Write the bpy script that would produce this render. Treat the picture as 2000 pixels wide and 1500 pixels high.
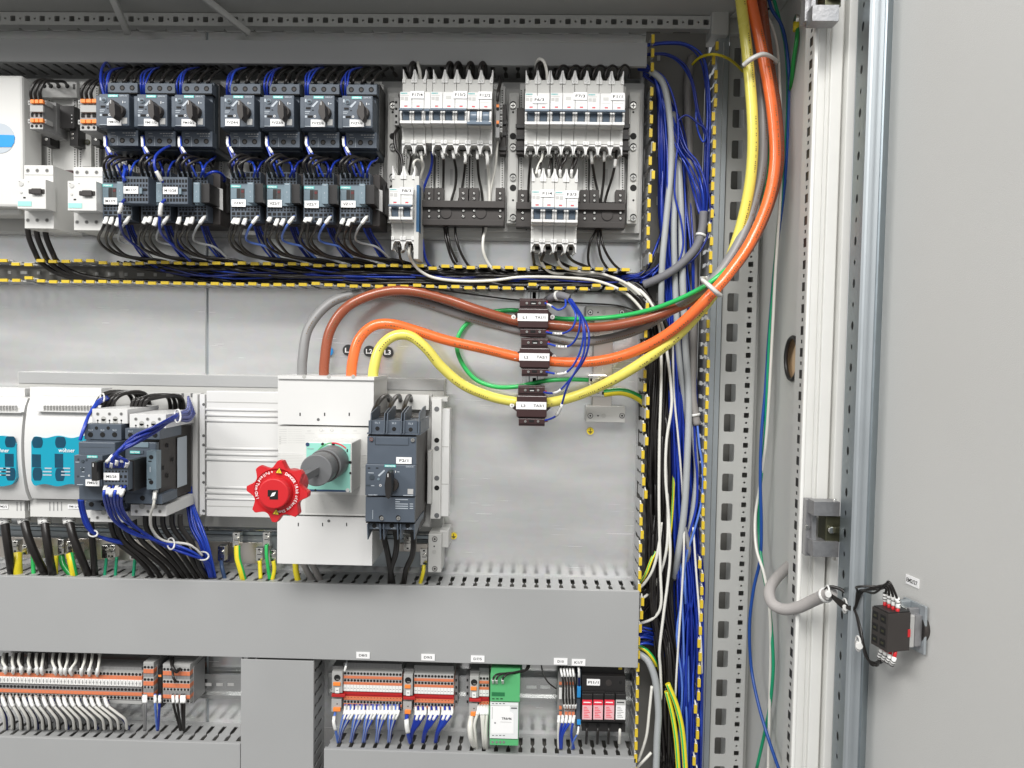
import bpy, math, random
from mathutils import Vector, Matrix
rnd = random.Random(7)
scene = bpy.context.scene
for o in list(bpy.data.objects): bpy.data.objects.remove(o)

# ---------------------------------------------------------------- camera
F = 1444.0; CX, CY = 1000.0, 750.0; D0 = 1.2
dy = Vector((36, 60, F)).normalized()                 # world +y (depth) in camera coords (x right, y up, z fwd)
_t = F * F / (60 + 36 * 0.0166)
dn = Vector((-0.0166 * _t, -_t, F)); dn = (dn - dn.dot(dy) * dy).normalized()
wz = -dn; wx = dy.cross(wz).normalized()
if wx.x < 0: wx = -wx
cam_d = bpy.data.cameras.new("camera"); cam = bpy.data.objects.new("camera", cam_d)
scene.collection.objects.link(cam); scene.camera = cam
def c2w(c): return Vector((c.dot(wx), c.dot(dy), c.dot(wz)))
R = Matrix((c2w(Vector((1, 0, 0))), c2w(Vector((0, 1, 0))), -c2w(Vector((0, 0, 1))))).transposed()
cam.matrix_world = Matrix.Translation((0, -D0, 0)) @ R.to_4x4()
cam_d.sensor_width = 36; cam_d.lens = 36 * F / 2000; cam_d.clip_start = 0.02; cam_d.clip_end = 100
cam_d.dof.use_dof = False

# ---------------------------------------------------------------- light: a bright hall with overhead tubes, plus added fill areas
w = bpy.data.worlds.new("World"); scene.world = w; w.use_nodes = True
nt = w.node_tree; bg = nt.nodes['Background']
tc = nt.nodes.new('ShaderNodeTexCoord'); sx = nt.nodes.new('ShaderNodeSeparateXYZ')
nt.links.new(tc.outputs['Generated'], sx.inputs[0])
cr = nt.nodes.new('ShaderNodeValToRGB'); nt.links.new(sx.outputs['Z'], cr.inputs[0])
mr = nt.nodes.new('ShaderNodeMapRange'); nt.links.new(sx.outputs['Z'], mr.inputs[0])
mr.inputs[1].default_value = -1; mr.inputs[2].default_value = 1
nt.links.new(mr.outputs[0], cr.inputs[0])
cr.color_ramp.elements[0].color = (.20, .195, .19, 1); cr.color_ramp.elements[1].color = (.50, .51, .53, 1)
e = cr.color_ramp.elements.new(.36); e.color = (.44, .435, .43, 1)
e = cr.color_ramp.elements.new(.5); e.color = (.62, .62, .61, 1)
e = cr.color_ramp.elements.new(.60); e.color = (.58, .59, .60, 1)
wn = nt.nodes.new('ShaderNodeTexNoise'); wn.inputs['Scale'].default_value = 3.2; wn.inputs['Detail'].default_value = 3
nt.links.new(tc.outputs['Generated'], wn.inputs[0])
wm = nt.nodes.new('ShaderNodeMapRange'); wm.inputs[1].default_value = .32; wm.inputs[2].default_value = .68; wm.inputs[3].default_value = .45; wm.inputs[4].default_value = 1.6; nt.links.new(wn.outputs['Fac'], wm.inputs[0])
wx_m = nt.nodes.new('ShaderNodeVectorMath'); wx_m.operation = 'SCALE'; nt.links.new(cr.outputs[0], wx_m.inputs[0]); nt.links.new(wm.outputs[0], wx_m.inputs['Scale'])
nt.links.new(wx_m.outputs[0], bg.inputs[0]); bg.inputs[1].default_value = 0.76
def area(name, loc, target, sx_, sy_, power, col=(1, .98, .95)):
    l = bpy.data.lights.new(name, 'AREA'); l.shape = 'RECTANGLE'; l.size = sx_; l.size_y = sy_; l.energy = power; l.color = col
    o = bpy.data.objects.new(name, l); scene.collection.objects.link(o); o.location = loc
    o.rotation_euler = (Vector(target) - Vector(loc)).to_track_quat('-Z', 'Y').to_euler(); return o
area("hall_or_fill_light", (-.2, -2.5, 2.4), (0, 0, -.2), 2.0, .7, 98)
area("hall_or_fill_light", (.3, -4.0, 2.7), (.1, 0, -.1), 3.6, 1.0, 78)  # added fill from behind the viewer, brightens the plate and device fronts
area("hall_or_fill_light", (-2.7, -2.4, 1.9), (.35, -.3, -.2), 1.4, 1.0, 62)  # added side fill that brightens the door and side panel
scene.view_settings.view_transform = 'Standard'; scene.view_settings.look = 'None'
scene.view_settings.exposure = 0.0; scene.view_settings.gamma = 1
scene.render.engine = 'CYCLES'
scene.render.resolution_x = 1024; scene.render.resolution_y = 768

# ---------------------------------------------------------------- helpers
def ray(px, py):
    c = Vector((px - CX, CY - py, F)); return c2w(c)
def P(px, py, d=0.0):
    r = ray(px, py); t = (D0 - d) / r.y
    return Vector((r.x * t, -d, r.z * t))
def S(d=0.0): return (D0 - d) / F
MATS = {}
def mat(name, col, rough=.45, metal=0.0, bump=0.0, bscale=400, var=0.04, vscale=30, coat=0, trans=0, emit=None):
    m = bpy.data.materials.new(name); m.use_nodes = True; n = m.node_tree; b = n.nodes['Principled BSDF']
    tcn = n.nodes.new('ShaderNodeTexCoord'); ns = n.nodes.new('ShaderNodeTexNoise'); ns.inputs['Scale'].default_value = vscale
    ns.inputs['Detail'].default_value = 4
    n.links.new(tcn.outputs['Object'], ns.inputs['Vector'])
    mx = n.nodes.new('ShaderNodeMix'); mx.data_type = 'RGBA'
    c = Vector(col)
    mx.inputs[6].default_value = (*(c * (1 - var)), 1); mx.inputs[7].default_value = (*[min(1, v * (1 + var)) for v in col], 1)
    n.links.new(ns.outputs['Fac'], mx.inputs[0]); n.links.new(mx.outputs[2], b.inputs['Base Color'])
    rr = n.nodes.new('ShaderNodeMapRange'); rr.inputs[3].default_value = rough * .82; rr.inputs[4].default_value = min(1, rough * 1.2)
    n.links.new(ns.outputs['Fac'], rr.inputs[0]); n.links.new(rr.outputs[0], b.inputs['Roughness'])
    b.inputs['Metallic'].default_value = metal; b.inputs['Coat Weight'].default_value = coat
    b.inputs['Transmission Weight'].default_value = trans
    if bump:
        n2 = n.nodes.new('ShaderNodeTexNoise'); n2.inputs['Scale'].default_value = bscale
        n.links.new(tcn.outputs['Object'], n2.inputs['Vector'])
        bp = n.nodes.new('ShaderNodeBump'); bp.inputs['Strength'].default_value = bump; bp.inputs['Distance'].default_value = .0005
        n.links.new(n2.outputs['Fac'], bp.inputs['Height']); n.links.new(bp.outputs[0], b.inputs['Normal'])
    MATS[name] = m; return m
mat('enclosure', (.56, .565, .545), .42, bump=.25, bscale=900, var=.02)
mat('door_paint', (.54, .54, .525), .42, bump=.5, bscale=1100, var=.04, vscale=3.5)
mat('channel_white', (.80, .80, .77), .35, var=.03)
mat('duct', (.36, .365, .365), .42, bump=.18, bscale=700, var=.045, vscale=9)
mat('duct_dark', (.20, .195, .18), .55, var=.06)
mat('tip_yellow', (.68, .49, .03), .45, var=.08, vscale=200)
mat('zinc', (.46, .50, .525), .5, .75, bump=.1, var=.08, vscale=14)
mat('zinc_dark', (.33, .38, .41), .42, 1, var=.12, vscale=60)
mat('rail_metal', (.72, .73, .72), .25, 1, var=.06, vscale=60)
mat('cast', (.34, .34, .35), .42, .7, bump=.6, bscale=250, var=.2, vscale=150)
mat('brass_dark', (.11, .11, .07), .4, .8, var=.2)
mat('steel', (.75, .74, .70), .2, 1, var=.1, vscale=300)
mat('adapter', (.52, .52, .505), .4, var=.04)
mat('bracket', (.50, .50, .48), .38, bump=.1, var=.04)
mat('mcb', (.55, .55, .53), .38, var=.03)
mat('mcb_face', (.72, .72, .71), .3, var=.01)
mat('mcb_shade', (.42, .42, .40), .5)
mat('white', (.66, .66, .64), .38, var=.035, bump=.1, bscale=600)
mat('white_trim', (.68, .68, .67), .36, var=.03, vscale=14, bump=.1, bscale=600)
mat('label', (.88, .88, .88), .35, var=.01)
mat('ink', (.03, .03, .03), .6)
mat('ink_grey', (.30, .30, .30), .6)
mat('print_grey', (.5, .5, .49), .5)
mat('print_light', (.45, .5, .55), .5)
mat('tag_teal', (.10, .55, .52), .4)
mat('starter_tag', (.33, .66, .62), .4)
mat('slate', (.080, .100, .128), .42, bump=.08, var=.08, vscale=60)
mat('slate_light', (.17, .23, .27), .35, var=.08)
mat('slate_dark', (.045, .06, .075), .45)
mat('lever', (.13, .17, .22), .28)
mat('black', (.016, .015, .015), .42, var=.2)
mat('black_soft', (.035, .03, .028), .5, var=.2)
mat('hole', (.006, .006, .006), .8)
mat('hole_grey', (.12, .12, .12), .7)
mat('brown_case', (.045, .02, .02), .3, var=.1, coat=.2)
mat('red', (.56, .016, .022), .38, bump=.1, var=.04)
mat('window_red', (.10, .01, .012), .5)
mat('red_dark', (.35, .01, .015), .4)
mat('mint', (.30, .66, .56), .4, var=.02)
mat('shaft_grey', (.14, .145, .15), .42, var=.06)
mat('navy', (.03, .06, .14), .4)
mat('warn_yellow', (.85, .65, .03), .4)
mat('teal_window', (.003, .33, .47), .12, coat=.6, var=.1, vscale=20)
mat('teal_window_dark', (.003, .06, .11), .15, coat=.5, var=.3, vscale=60)
mat('terminal', (.25, .25, .25), .45, var=.06)
mat('terminal_lt', (.40, .40, .39), .45)
mat('orange', (.68, .20, .09), .45, var=.08, vscale=200)
mat('orange_hot', (.95, .27, .05), .4)
mat('jumper_red', (.45, .02, .02), .4)
mat('green_case', (.10, .43, .17), .4, var=.03)
mat('green_dark', (.02, .17, .06), .45)
mat('panel_white', (.75, .77, .77), .4)
mat('pink', (.80, .45, .48), .4)
mat('red_print', (.75, .03, .06), .4)
mat('sky_blue', (.03, .32, .75), .35)
mat('blue_strip', (.018, .09, .20), .45)
mat('blue_disc', (.02, .30, .72), .25)
mat('copper', (.75, .70, .64), .28, 1, var=.05, vscale=30)
mat('beige', (.72, .52, .32), .6)
# cables
mat('w_black', (.016, .014, .013), .33, var=.2)
mat('w_blue', (.010, .035, .33), .33, var=.15, vscale=80)
mat('w_blue_dk', (.006, .014, .12), .35, var=.15)
mat('w_blue_b', (.018, .06, .45), .3, var=.15)
mat('w_blue_c', (.008, .022, .22), .36, var=.15)
mat('w_lblue', (.10, .20, .62), .35)
mat('w_white', (.74, .73, .68), .4, var=.05)
mat('w_grey', (.38, .40, .41), .4, var=.04)
mat('w_greymid', (.25, .25, .25), .4, var=.04)
mat('w_taupe', (.27, .255, .245), .45, var=.04)
mat('w_brown', (.31, .085, .042), .26, var=.04, coat=.3)
mat('w_orange', (.92, .18, .045), .26, var=.03, coat=.3)
mat('w_yellow', (.84, .75, .14), .26, var=.03, coat=.3)
mat('w_green', (.01, .27, .05), .3, coat=.2)
mat('w_lgreen', (.03, .50, .12), .3, coat=.2)
mat('w_gteal', (.01, .33, .16), .35)
mat('w_cobalt', (.012, .07, .32), .35)
mat('gy_yellow', (.82, .68, .03), .35)
mat('cable_print', (.20, .12, .06), .5)
mat('tie', (.80, .80, .78), .3, trans=.1)
mat('sleeve', (.84, .84, .82), .4)
mat('sleeve_grey', (.16, .16, .175), .6, bump=.8, bscale=1500)
mat('braid', (.42, .40, .39), .6, bump=.9, bscale=900)

# galvanised sheet: reflective metal, faint spangle and long soft streaks
def galv():
    m = bpy.data.materials.new('galvanised'); m.use_nodes = True; n = m.node_tree; b = n.nodes['Principled BSDF']
    tcn = n.nodes.new('ShaderNodeTexCoord'); mp = n.nodes.new('ShaderNodeMapping'); mp.inputs['Scale'].default_value = (1, 1, 6)
    n.links.new(tcn.outputs['Object'], mp.inputs[0])
    a = n.nodes.new('ShaderNodeTexNoise'); a.inputs['Scale'].default_value = 5; a.inputs['Detail'].default_value = 6
    n.links.new(mp.outputs[0], a.inputs[0])
    v = n.nodes.new('ShaderNodeTexVoronoi'); v.inputs['Scale'].default_value = 90; n.links.new(tcn.outputs['Object'], v.inputs[0])
    cr1 = n.nodes.new('ShaderNodeValToRGB'); n.links.new(a.outputs['Fac'], cr1.inputs[0])
    cr1.color_ramp.elements[0].position = .3; cr1.color_ramp.elements[0].color = (.76, .77, .77, 1)
    cr1.color_ramp.elements[1].position = .7; cr1.color_ramp.elements[1].color = (.90, .90, .89, 1)
    mx = n.nodes.new('ShaderNodeMix'); mx.data_type = 'RGBA'; mx.blend_type = 'MULTIPLY'; mx.inputs[0].default_value = .04
    n.links.new(cr1.outputs[0], mx.inputs[6]); n.links.new(v.outputs['Color'], mx.inputs[7]); n.links.new(mx.outputs[2], b.inputs['Base Color'])
    b.inputs['Metallic'].default_value = .8
    r = n.nodes.new('ShaderNodeMapRange'); r.inputs[3].default_value = .13; r.inputs[4].default_value = .24
    n.links.new(a.outputs['Fac'], r.inputs[0]); n.links.new(r.outputs[0], b.inputs['Roughness'])
    g = n.nodes.new('ShaderNodeTexNoise'); g.inputs['Scale'].default_value = 260; g.inputs['Detail'].default_value = 3
    mp2 = n.nodes.new('ShaderNodeMapping'); mp2.inputs['Scale'].default_value = (.15, 1, 1); n.links.new(tcn.outputs['Object'], mp2.inputs[0])
    n.links.new(mp2.outputs[0], g.inputs[0])
    bp = n.nodes.new('ShaderNodeBump'); bp.inputs['Strength'].default_value = .05; bp.inputs['Distance'].default_value = .0002
    n.links.new(g.outputs['Fac'], bp.inputs['Height']); n.links.new(bp.outputs[0], b.inputs['Normal'])
    # hairline scratches and rubbed patches
    mp3 = n.nodes.new('ShaderNodeMapping'); mp3.inputs['Scale'].default_value = (3, 1, 150); mp3.inputs['Rotation'].default_value = (0, .12, 0); n.links.new(tcn.outputs['Object'], mp3.inputs[0])
    sc = n.nodes.new('ShaderNodeTexNoise'); sc.inputs['Scale'].default_value = 4; sc.inputs['Detail'].default_value = 2; n.links.new(mp3.outputs[0], sc.inputs[0])
    big = n.nodes.new('ShaderNodeTexNoise'); big.inputs['Scale'].default_value = 7; n.links.new(tcn.outputs['Object'], big.inputs[0])
    t1 = n.nodes.new('ShaderNodeMapRange'); t1.inputs[1].default_value = .66; t1.inputs[2].default_value = .74; n.links.new(sc.outputs['Fac'], t1.inputs[0])
    t2 = n.nodes.new('ShaderNodeMapRange'); t2.inputs[1].default_value = .5; t2.inputs[2].default_value = .66; n.links.new(big.outputs['Fac'], t2.inputs[0])
    ml = n.nodes.new('ShaderNodeMath'); ml.operation = 'MULTIPLY'; n.links.new(t1.outputs[0], ml.inputs[0]); n.links.new(t2.outputs[0], ml.inputs[1])
    ad = n.nodes.new('ShaderNodeMath'); ad.operation = 'MULTIPLY_ADD'; n.links.new(ml.outputs[0], ad.inputs[0]); ad.inputs[1].default_value = .35; n.links.new(r.outputs[0], ad.inputs[2]); n.links.new(ad.outputs[0], b.inputs['Roughness'])
    m2x = n.nodes.new('ShaderNodeMath'); m2x.operation = 'MULTIPLY_ADD'; n.links.new(ml.outputs[0], m2x.inputs[0]); m2x.inputs[1].default_value = -.5; m2x.inputs[2].default_value = .70; n.links.new(m2x.outputs[0], b.inputs['Metallic'])
    MATS['galv'] = m
galv()

class MB:
    def __init__(s): s.v = []; s.f = []; s.m = []; s.names = []; s.smooth = []
    def mi(s, name):
        if name not in s.names: s.names.append(name)
        return s.names.index(name)
    def face(s, idx, m, sm=False): s.f.append(idx); s.m.append(s.mi(m)); s.smooth.append(sm)
    def hexa(s, pts, m):
        b = len(s.v); s.v += [Vector(p) for p in pts]
        for q in ((0, 1, 2, 3), (7, 6, 5, 4), (0, 4, 5, 1), (1, 5, 6, 2), (2, 6, 7, 3), (3, 7, 4, 0)):
            s.face([b + i for i in q], m)
    def box(s, x0, x1, y0, y1, z0, z1, m):      # world metres
        s.hexa([(x0, y0, z0), (x1, y0, z0), (x1, y0, z1), (x0, y0, z1), (x0, y1, z0), (x1, y1, z0), (x1, y1, z1), (x0, y1, z1)], m)
    def bx(s, x0, y0, x1, y1, df, db, m, k=1.0):    # pixel rectangle of the photo at depth df, back to db
        c = P((x0 + x1) / 2, (y0 + y1) / 2, df); w_ = (x1 - x0) * S(df) / 2; h = (y1 - y0) * S(df) / 2
        X, Z = c.x, c.z; s.hexa([(X - w_*k, -df, Z - h*k), (X + w_*k, -df, Z - h*k), (X + w_*k, -df, Z + h*k), (X - w_*k, -df, Z + h*k),
                (X - w_, -db, Z - h), (X + w_, -db, Z - h), (X + w_, -db, Z + h), (X - w_, -db, Z + h)], m)
    def cyl(s, a, b, r, m, seg=14, r2=None, cap=True, smooth=True):
        a = Vector(a); b = Vector(b); r2 = r if r2 is None else r2
        d = (b - a).normalized(); u = d.orthogonal().normalized(); v = d.cross(u)
        i0 = len(s.v)
        for k in range(seg):
            t = 2 * math.pi * k / seg; o = u * math.cos(t) + v * math.sin(t); s.v += [a + o * r, b + o * r2]
        for k in range(seg):
            j = (k + 1) % seg; s.face([i0 + 2*k, i0 + 2*k + 1, i0 + 2*j + 1, i0 + 2*j], m, smooth)
        if cap:
            s.face([i0 + 2*k for k in range(seg)], m); s.face([i0 + 2*k + 1 for k in reversed(range(seg))], m)
    def cy(s, px, py, r, df, db, m, seg=14, r2=None):        # round thing facing the viewer, r in pixels at df
        c = P(px, py, df); s.cyl((c.x, -db, c.z), (c.x, -df, c.z), (r2 or r) * S(df), m, seg, r * S(df))
    def screw(s, px, py, r, d, m='steel'):
        s.cy(px, py, r, d + .002, d, m, 12, r * 1.05)
        s.bx(px - r*.7, py - r*.16, px + r*.7, py + r*.16, d + .0023, d + .0019, 'hole_grey')
        s.bx(px - r*.16, py - r*.7, px + r*.16, py + r*.7, d + .0024, d + .0019, 'hole_grey')
    def poly(s, pts, df, db, m):               # pixel outline at depth df
        w3 = [P(x, y, df) for x, y in pts]; s.ext(w3, Vector((0, df - db, 0)), m)
    def ext(s, pts, off, m):
        i = len(s.v); n = len(pts); s.v += [Vector(p) for p in pts] + [Vector(p) + off for p in pts]
        s.face([i + k for k in range(n)], m); s.face([i + n + k for k in reversed(range(n))], m)
        for k in range(n):
            j = (k + 1) % n; s.face([i + k, i + n + k, i + n + j, i + j], m)
    def tube(s, pts, r, m, seg=8, cap=True, m2=None):
        n = len(pts); i0 = len(s.v); up = None
        for k in range(n):
            t = (pts[min(k + 1, n - 1)] - pts[max(k - 1, 0)]).normalized()
            if up is None: up = t.orthogonal().normalized()
            up = (up - t * up.dot(t)).normalized(); sd = t.cross(up)
            rr = r[k] if isinstance(r, list) else r
            for q in range(seg):
                a = 2 * math.pi * q / seg; s.v.append(pts[k] + (up * math.cos(a) + sd * math.sin(a)) * rr)
        for k in range(n - 1):
            for q in range(seg):
                j = (q + 1) % seg; mm = m
                if m2 and (q % seg) in m2[1]: mm = m2[0]
                s.face([i0 + k*seg + q, i0 + k*seg + j, i0 + (k+1)*seg + j, i0 + (k+1)*seg + q], mm, True)
        if cap:
            s.face([i0 + q for q in reversed(range(seg))], m); s.face([i0 + (n-1)*seg + q for q in range(seg)], m)
    def text(s, string, px, py, h, d, m='ink', bold=0.0, rot=0.0, wpx=None):
        vs, fs = glyphs(string, bold)
        if not vs: return
        xs = [a[0] for a in vs]; ys = [a[1] for a in vs]; x0, x1 = min(xs), max(xs); y0, y1 = min(ys), max(ys)
        k = h * S(d) / max(.01, (y1 - y0)) if len(string) > 1 or string.isupper() else h * S(d) / .7
        kx = k if wpx is None else wpx * S(d) / (x1 - x0)
        c = P(px, py, d); ca, sa = math.cos(rot), math.sin(rot); i = len(s.v)
        for a in vs:
            X = (a[0] - (x0 + x1) / 2) * kx; Z = (a[1] - (y0 + y1) / 2) * k
            s.v.append(Vector((c.x + X*ca - Z*sa, -d, c.z + X*sa + Z*ca)))
        for f in fs: s.face([i + q for q in f], m)
    def build(s, name, parent=None, bevel=0, label=None, solid=0):
        me = bpy.data.meshes.new(name)
        if parent is not None: org = ROOT[parent.name]
        else:
            lo = Vector([min(v[i] for v in s.v) for i in range(3)]); hi = Vector([max(v[i] for v in s.v) for i in range(3)])
            org = Vector(((lo.x + hi.x) / 2, hi.y, lo.z))
        me.from_pydata([tuple(v - org) for v in s.v], [], s.f); me.update()
        for nm in s.names: me.materials.append(MATS[nm])
        me.polygons.foreach_set('material_index', s.m); me.polygons.foreach_set('use_smooth', s.smooth)
        o = bpy.data.objects.new(name, me); scene.collection.objects.link(o)
        if parent is not None: o.parent = parent; ROOT[o.name] = org
        else: o.location = org; ROOT[o.name] = org
        if bevel:
            md = o.modifiers.new('b', 'BEVEL'); md.width = bevel; md.segments = 2; md.limit_method = 'ANGLE'; md.angle_limit = .7
        if label: o['label'] = label
        return o
ROOT = {}
_gl = {}
def glyphs(t, bold=0.0):
    key = (t, bold)
    if key not in _gl:
        cu = bpy.data.curves.new('t', 'FONT'); cu.body = t; cu.size = 1; cu.resolution_u = 2; cu.offset = bold; cu.fill_mode = 'FRONT'
        ob = bpy.data.objects.new('t', cu); scene.collection.objects.link(ob)
        me = bpy.data.meshes.new_from_object(ob)
        _gl[key] = ([tuple(v.co) for v in me.vertices], [list(p.vertices) for p in me.polygons])
        bpy.data.objects.remove(ob); bpy.data.meshes.remove(me); bpy.data.curves.remove(cu)
    return _gl[key]
def thing(name, label, cat, loc, group=None):
    o = bpy.data.objects.new(name, None); scene.collection.objects.link(o); o.location = loc; o.empty_display_size = .01
    ROOT[o.name] = Vector(loc); o['label'] = label; o['category'] = cat
    if group: o['group'] = group
    return o
def tag(o, label, cat, group=None, kind=None):
    o['label'] = label
    if kind: o['kind'] = kind
    if cat: o['category'] = cat
    if group: o['group'] = group
    return o
def dup(src, loc, label):
    r = src.copy(); scene.collection.objects.link(r); r.location = loc; r['label'] = label; ROOT[r.name] = Vector(loc)
    def rec(a, b):
        for ch in a.children:
            c = ch.copy(); scene.collection.objects.link(c); c.parent = b; ROOT[c.name] = Vector(loc); rec(ch, c)
    rec(src, r); return r
def sticker(root, text, x0, y0, x1, y1, d, th=None, name='label_plate'):
    mb = MB(); mb.bx(x0, y0, x1, y1, d + .0006, d - .0004, 'label')
    h = (y1 - y0) * .46 if th is None else th
    p = mb.build(name, root)
    t = MB(); t.text(text, (x0 + x1) / 2, (y0 + y1) / 2, h, d + .0008, 'ink', .015, 0, min((x1 - x0) * .8, len(text) * h * .82))
    t.build('lettering', p); return p
def spline(pts, sub=7):
    out = []; n = len(pts)
    for i in range(n - 1):
        p0 = pts[max(i - 1, 0)]; p1 = pts[i]; p2 = pts[i + 1]; p3 = pts[min(i + 2, n - 1)]
        for k in range(sub):
            t = k / sub; t2 = t*t; t3 = t2*t
            out.append(.5 * ((2*p1) + (p2 - p0)*t + (2*p0 - 5*p1 + 4*p2 - p3)*t2 + (3*p1 - p0 - 3*p2 + p3)*t3))
    out.append(pts[-1].copy()); return out
WIRES = [0]
def BLU(m): return rnd.choice(('w_blue', 'w_blue', 'w_blue_b', 'w_blue_c')) if m == 'w_blue' else m
def wire(pts, rpx, m, name, label, cat='wire', group=None, marks=(), sub=7, seg=7, m2=None, d=.08, mk='sleeve', ties=()):
    """pts = (px, py, depth); rpx = radius in pixels at depth 0.1"""
    w3 = [P(p[0], p[1], p[2] if len(p) > 2 else d) for p in pts]; path = spline(w3, sub); r = rpx * S(.1); m = BLU(m)
    mb = MB(); mb.tube(path, r, m, seg, m2=m2); o = mb.build(name)
    tag(o, label, cat, group); n = len(path) - 1
    for t0, t1 in marks:
        a = int(t0 * n); b = max(a + 1, int(round(t1 * n))); q = MB()
        q.tube([x + (path[b]-path[a]).normalized().cross(Vector((0,1,0)))*rnd.uniform(-.0004,.0004) for x in path[a:b + 1]], max(r * 1.5, 2.2 * S(.1)), mk, 4)
        nn = b - a; pm = path[a].lerp(path[b], .5); dr = (path[b] - path[a])
        if dr.length > 0:
            dr.normalize(); rr = max(r * 1.5, 2.2 * S(.1)) * .8
            for s_ in (-.3, .05, .35):
                c = pm + dr * ((path[b] - path[a]).length * s_)
                q.cyl(c - dr * .0006, c + dr * .0006, rr, 'ink_grey' if s_ == .05 else 'ink', 7, cap=False)
        q.build('marker_sleeve', o)
    for t0, mm in ties:
        a = max(1, min(n - 1, int(t0 * n))); q = MB(); dr = (path[a+1] - path[a-1]).normalized()
        q.cyl(path[a] - dr*.0018, path[a] + dr*.0018, r * 1.25, mm, 12); q.build('cable_tie', o)
    if name == 'power_cable':          # faint printed legend along the sheath
        q = MB(); acc = 0
        for i in range(12, n - 3):
            a, b = path[i], path[i+1]; seg_ = (b - a); L_ = seg_.length; t_ = seg_.normalized(); up_ = Vector((0, -1, 0)); up_ = (up_ - t_*up_.dot(t_)).normalized(); sd_ = t_.cross(up_); s_ = 0
            while s_ < L_:
                acc += .0032
                if (int(acc / .045) % 3) != 1 and rnd.random() < .8:
                    c_ = a + t_*s_ + up_*(r*.93) + sd_*(r*.32); w2 = t_*rnd.uniform(.0004, .0009); h2 = (sd_ - up_*.3)*.0008
                    k_ = len(q.v); q.v += [c_ - w2 - h2 + up_*.0004, c_ + w2 - h2 + up_*.0004, c_ + w2 + h2 + up_*.0004, c_ - w2 + h2 + up_*.0004]; q.face([k_, k_+1, k_+2, k_+3], 'cable_print')
                s_ += .0032
        q.build('printing', o)
    WIRES[0] += 1; return o
# ================================================================= STRUCTURE
def X(px, d=0.0): return P(px, 700, d).x
def Z(py, d=0.0): return P(1036, py, d).z
mb = MB()
zt, zb = Z(66), Z(1640)
mb.box(X(-320), X(404), 0, .003, zb, zt, 'galv'); mb.box(X(407.5), X(1362), 0, .003, zb, zt, 'galv')
mb.box(X(404), X(407.5), .002, .0032, zb, zt, 'zinc'); mb.box(X(401.6), X(404), -.0014, .0001, zb, zt, 'rail_metal')
plate = mb.build('mounting_plate'); tag(plate, 'galvanised sheet steel mounting plate behind all the devices', None, kind='structure')

cab = thing('electrical_cabinet', 'light grey electrical cabinet with its door swung open on the right', 'cabinet', (X(1000), .1, zb))
# plate edge fold
mb = MB(); mb.box(X(1385, .015), X(1407, .015), -.015, .004, zb, Z(62, .015), 'zinc'); mb.box(X(1396, .016), X(1397.5, .016), -.0162, -.0149, zb, Z(80, .015), 'rail_metal')
mb.build('plate_flange', cab, .001)

def holed(mb, org, u, v, L, W, holes, th, m, edge=None):
    """sheet of length L (along u) and width W (along v) with holes [(uc, vc, hw, hh, kind)], laid in one row; extruded by vector th"""
    holes = sorted(holes); edge = edge or m
    org = Vector(org); u = Vector(u); v = Vector(v)
    def q(a, b, c, d_):
        pts = [org + u*x + v*y for x, y in (a, b, c, d_)]; i = len(mb.v)
        mb.v += pts; mb.face([i, i+1, i+2, i+3], m)
    cur = 0
    for (uc, vc, hw, hh, kind) in holes:
        m0, m1 = uc - hw * 1.3, uc + hw * 1.3; v0, v1 = 0, W
        q((cur, 0), (m0, 0), (m0, W), (cur, W)); cur = m1
        if kind == 'circle': inner = [(uc + hw*math.cos(a), vc + hh*math.sin(a)) for a in [2*math.pi*(k+.5)/12 for k in range(12)]]
        elif kind == 'rrect':
            inner = []
            rr = min(hw, hh) * .3
            for sx_, sy_, a0 in ((1, 1, 0), (-1, 1, 90), (-1, -1, 180), (1, -1, 270)):
                for a in (0, 45, 90):
                    t = math.radians(a0 + a); inner.append((uc + sx_*(hw-rr) + rr*math.cos(t), vc + sy_*(hh-rr) + rr*math.sin(t)))
        else: inner = [(uc+hw, vc+hh), (uc-hw, vc+hh), (uc-hw, vc-hh), (uc+hw, vc-hh)]
        corners = [(m1, v1), (m0, v1), (m0, v0), (m1, v0)]
        n = len(inner); b0 = len(mb.v)
        mb.v += [org + u*x + v*y for x, y in inner]; ci = len(mb.v); mb.v += [org + u*x + v*y for x, y in corners]
        def quad(p):
            dx, dy_ = p[0] - uc, p[1] - vc
            return 0 if dx > 0 and dy_ > 0 else 1 if dx <= 0 and dy_ > 0 else 2 if dx <= 0 else 3
        for k in range(n):
            j = (k + 1) % n; a, b = quad(inner[k]), quad(inner[j])
            if a == b: mb.face([b0 + k, b0 + j, ci + a], m)
            else: mb.face([b0 + k, b0 + j, ci + b, ci + a], m)
        # rim of the hole
        r0 = len(mb.v); mb.v += [org + u*x + v*y + th for x, y in inner]
        for k in range(n):
            j = (k + 1) % n; mb.face([b0 + k, r0 + k, r0 + j, b0 + j], edge)
    q((cur, 0), (L, 0), (L, W), (cur, W))
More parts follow.
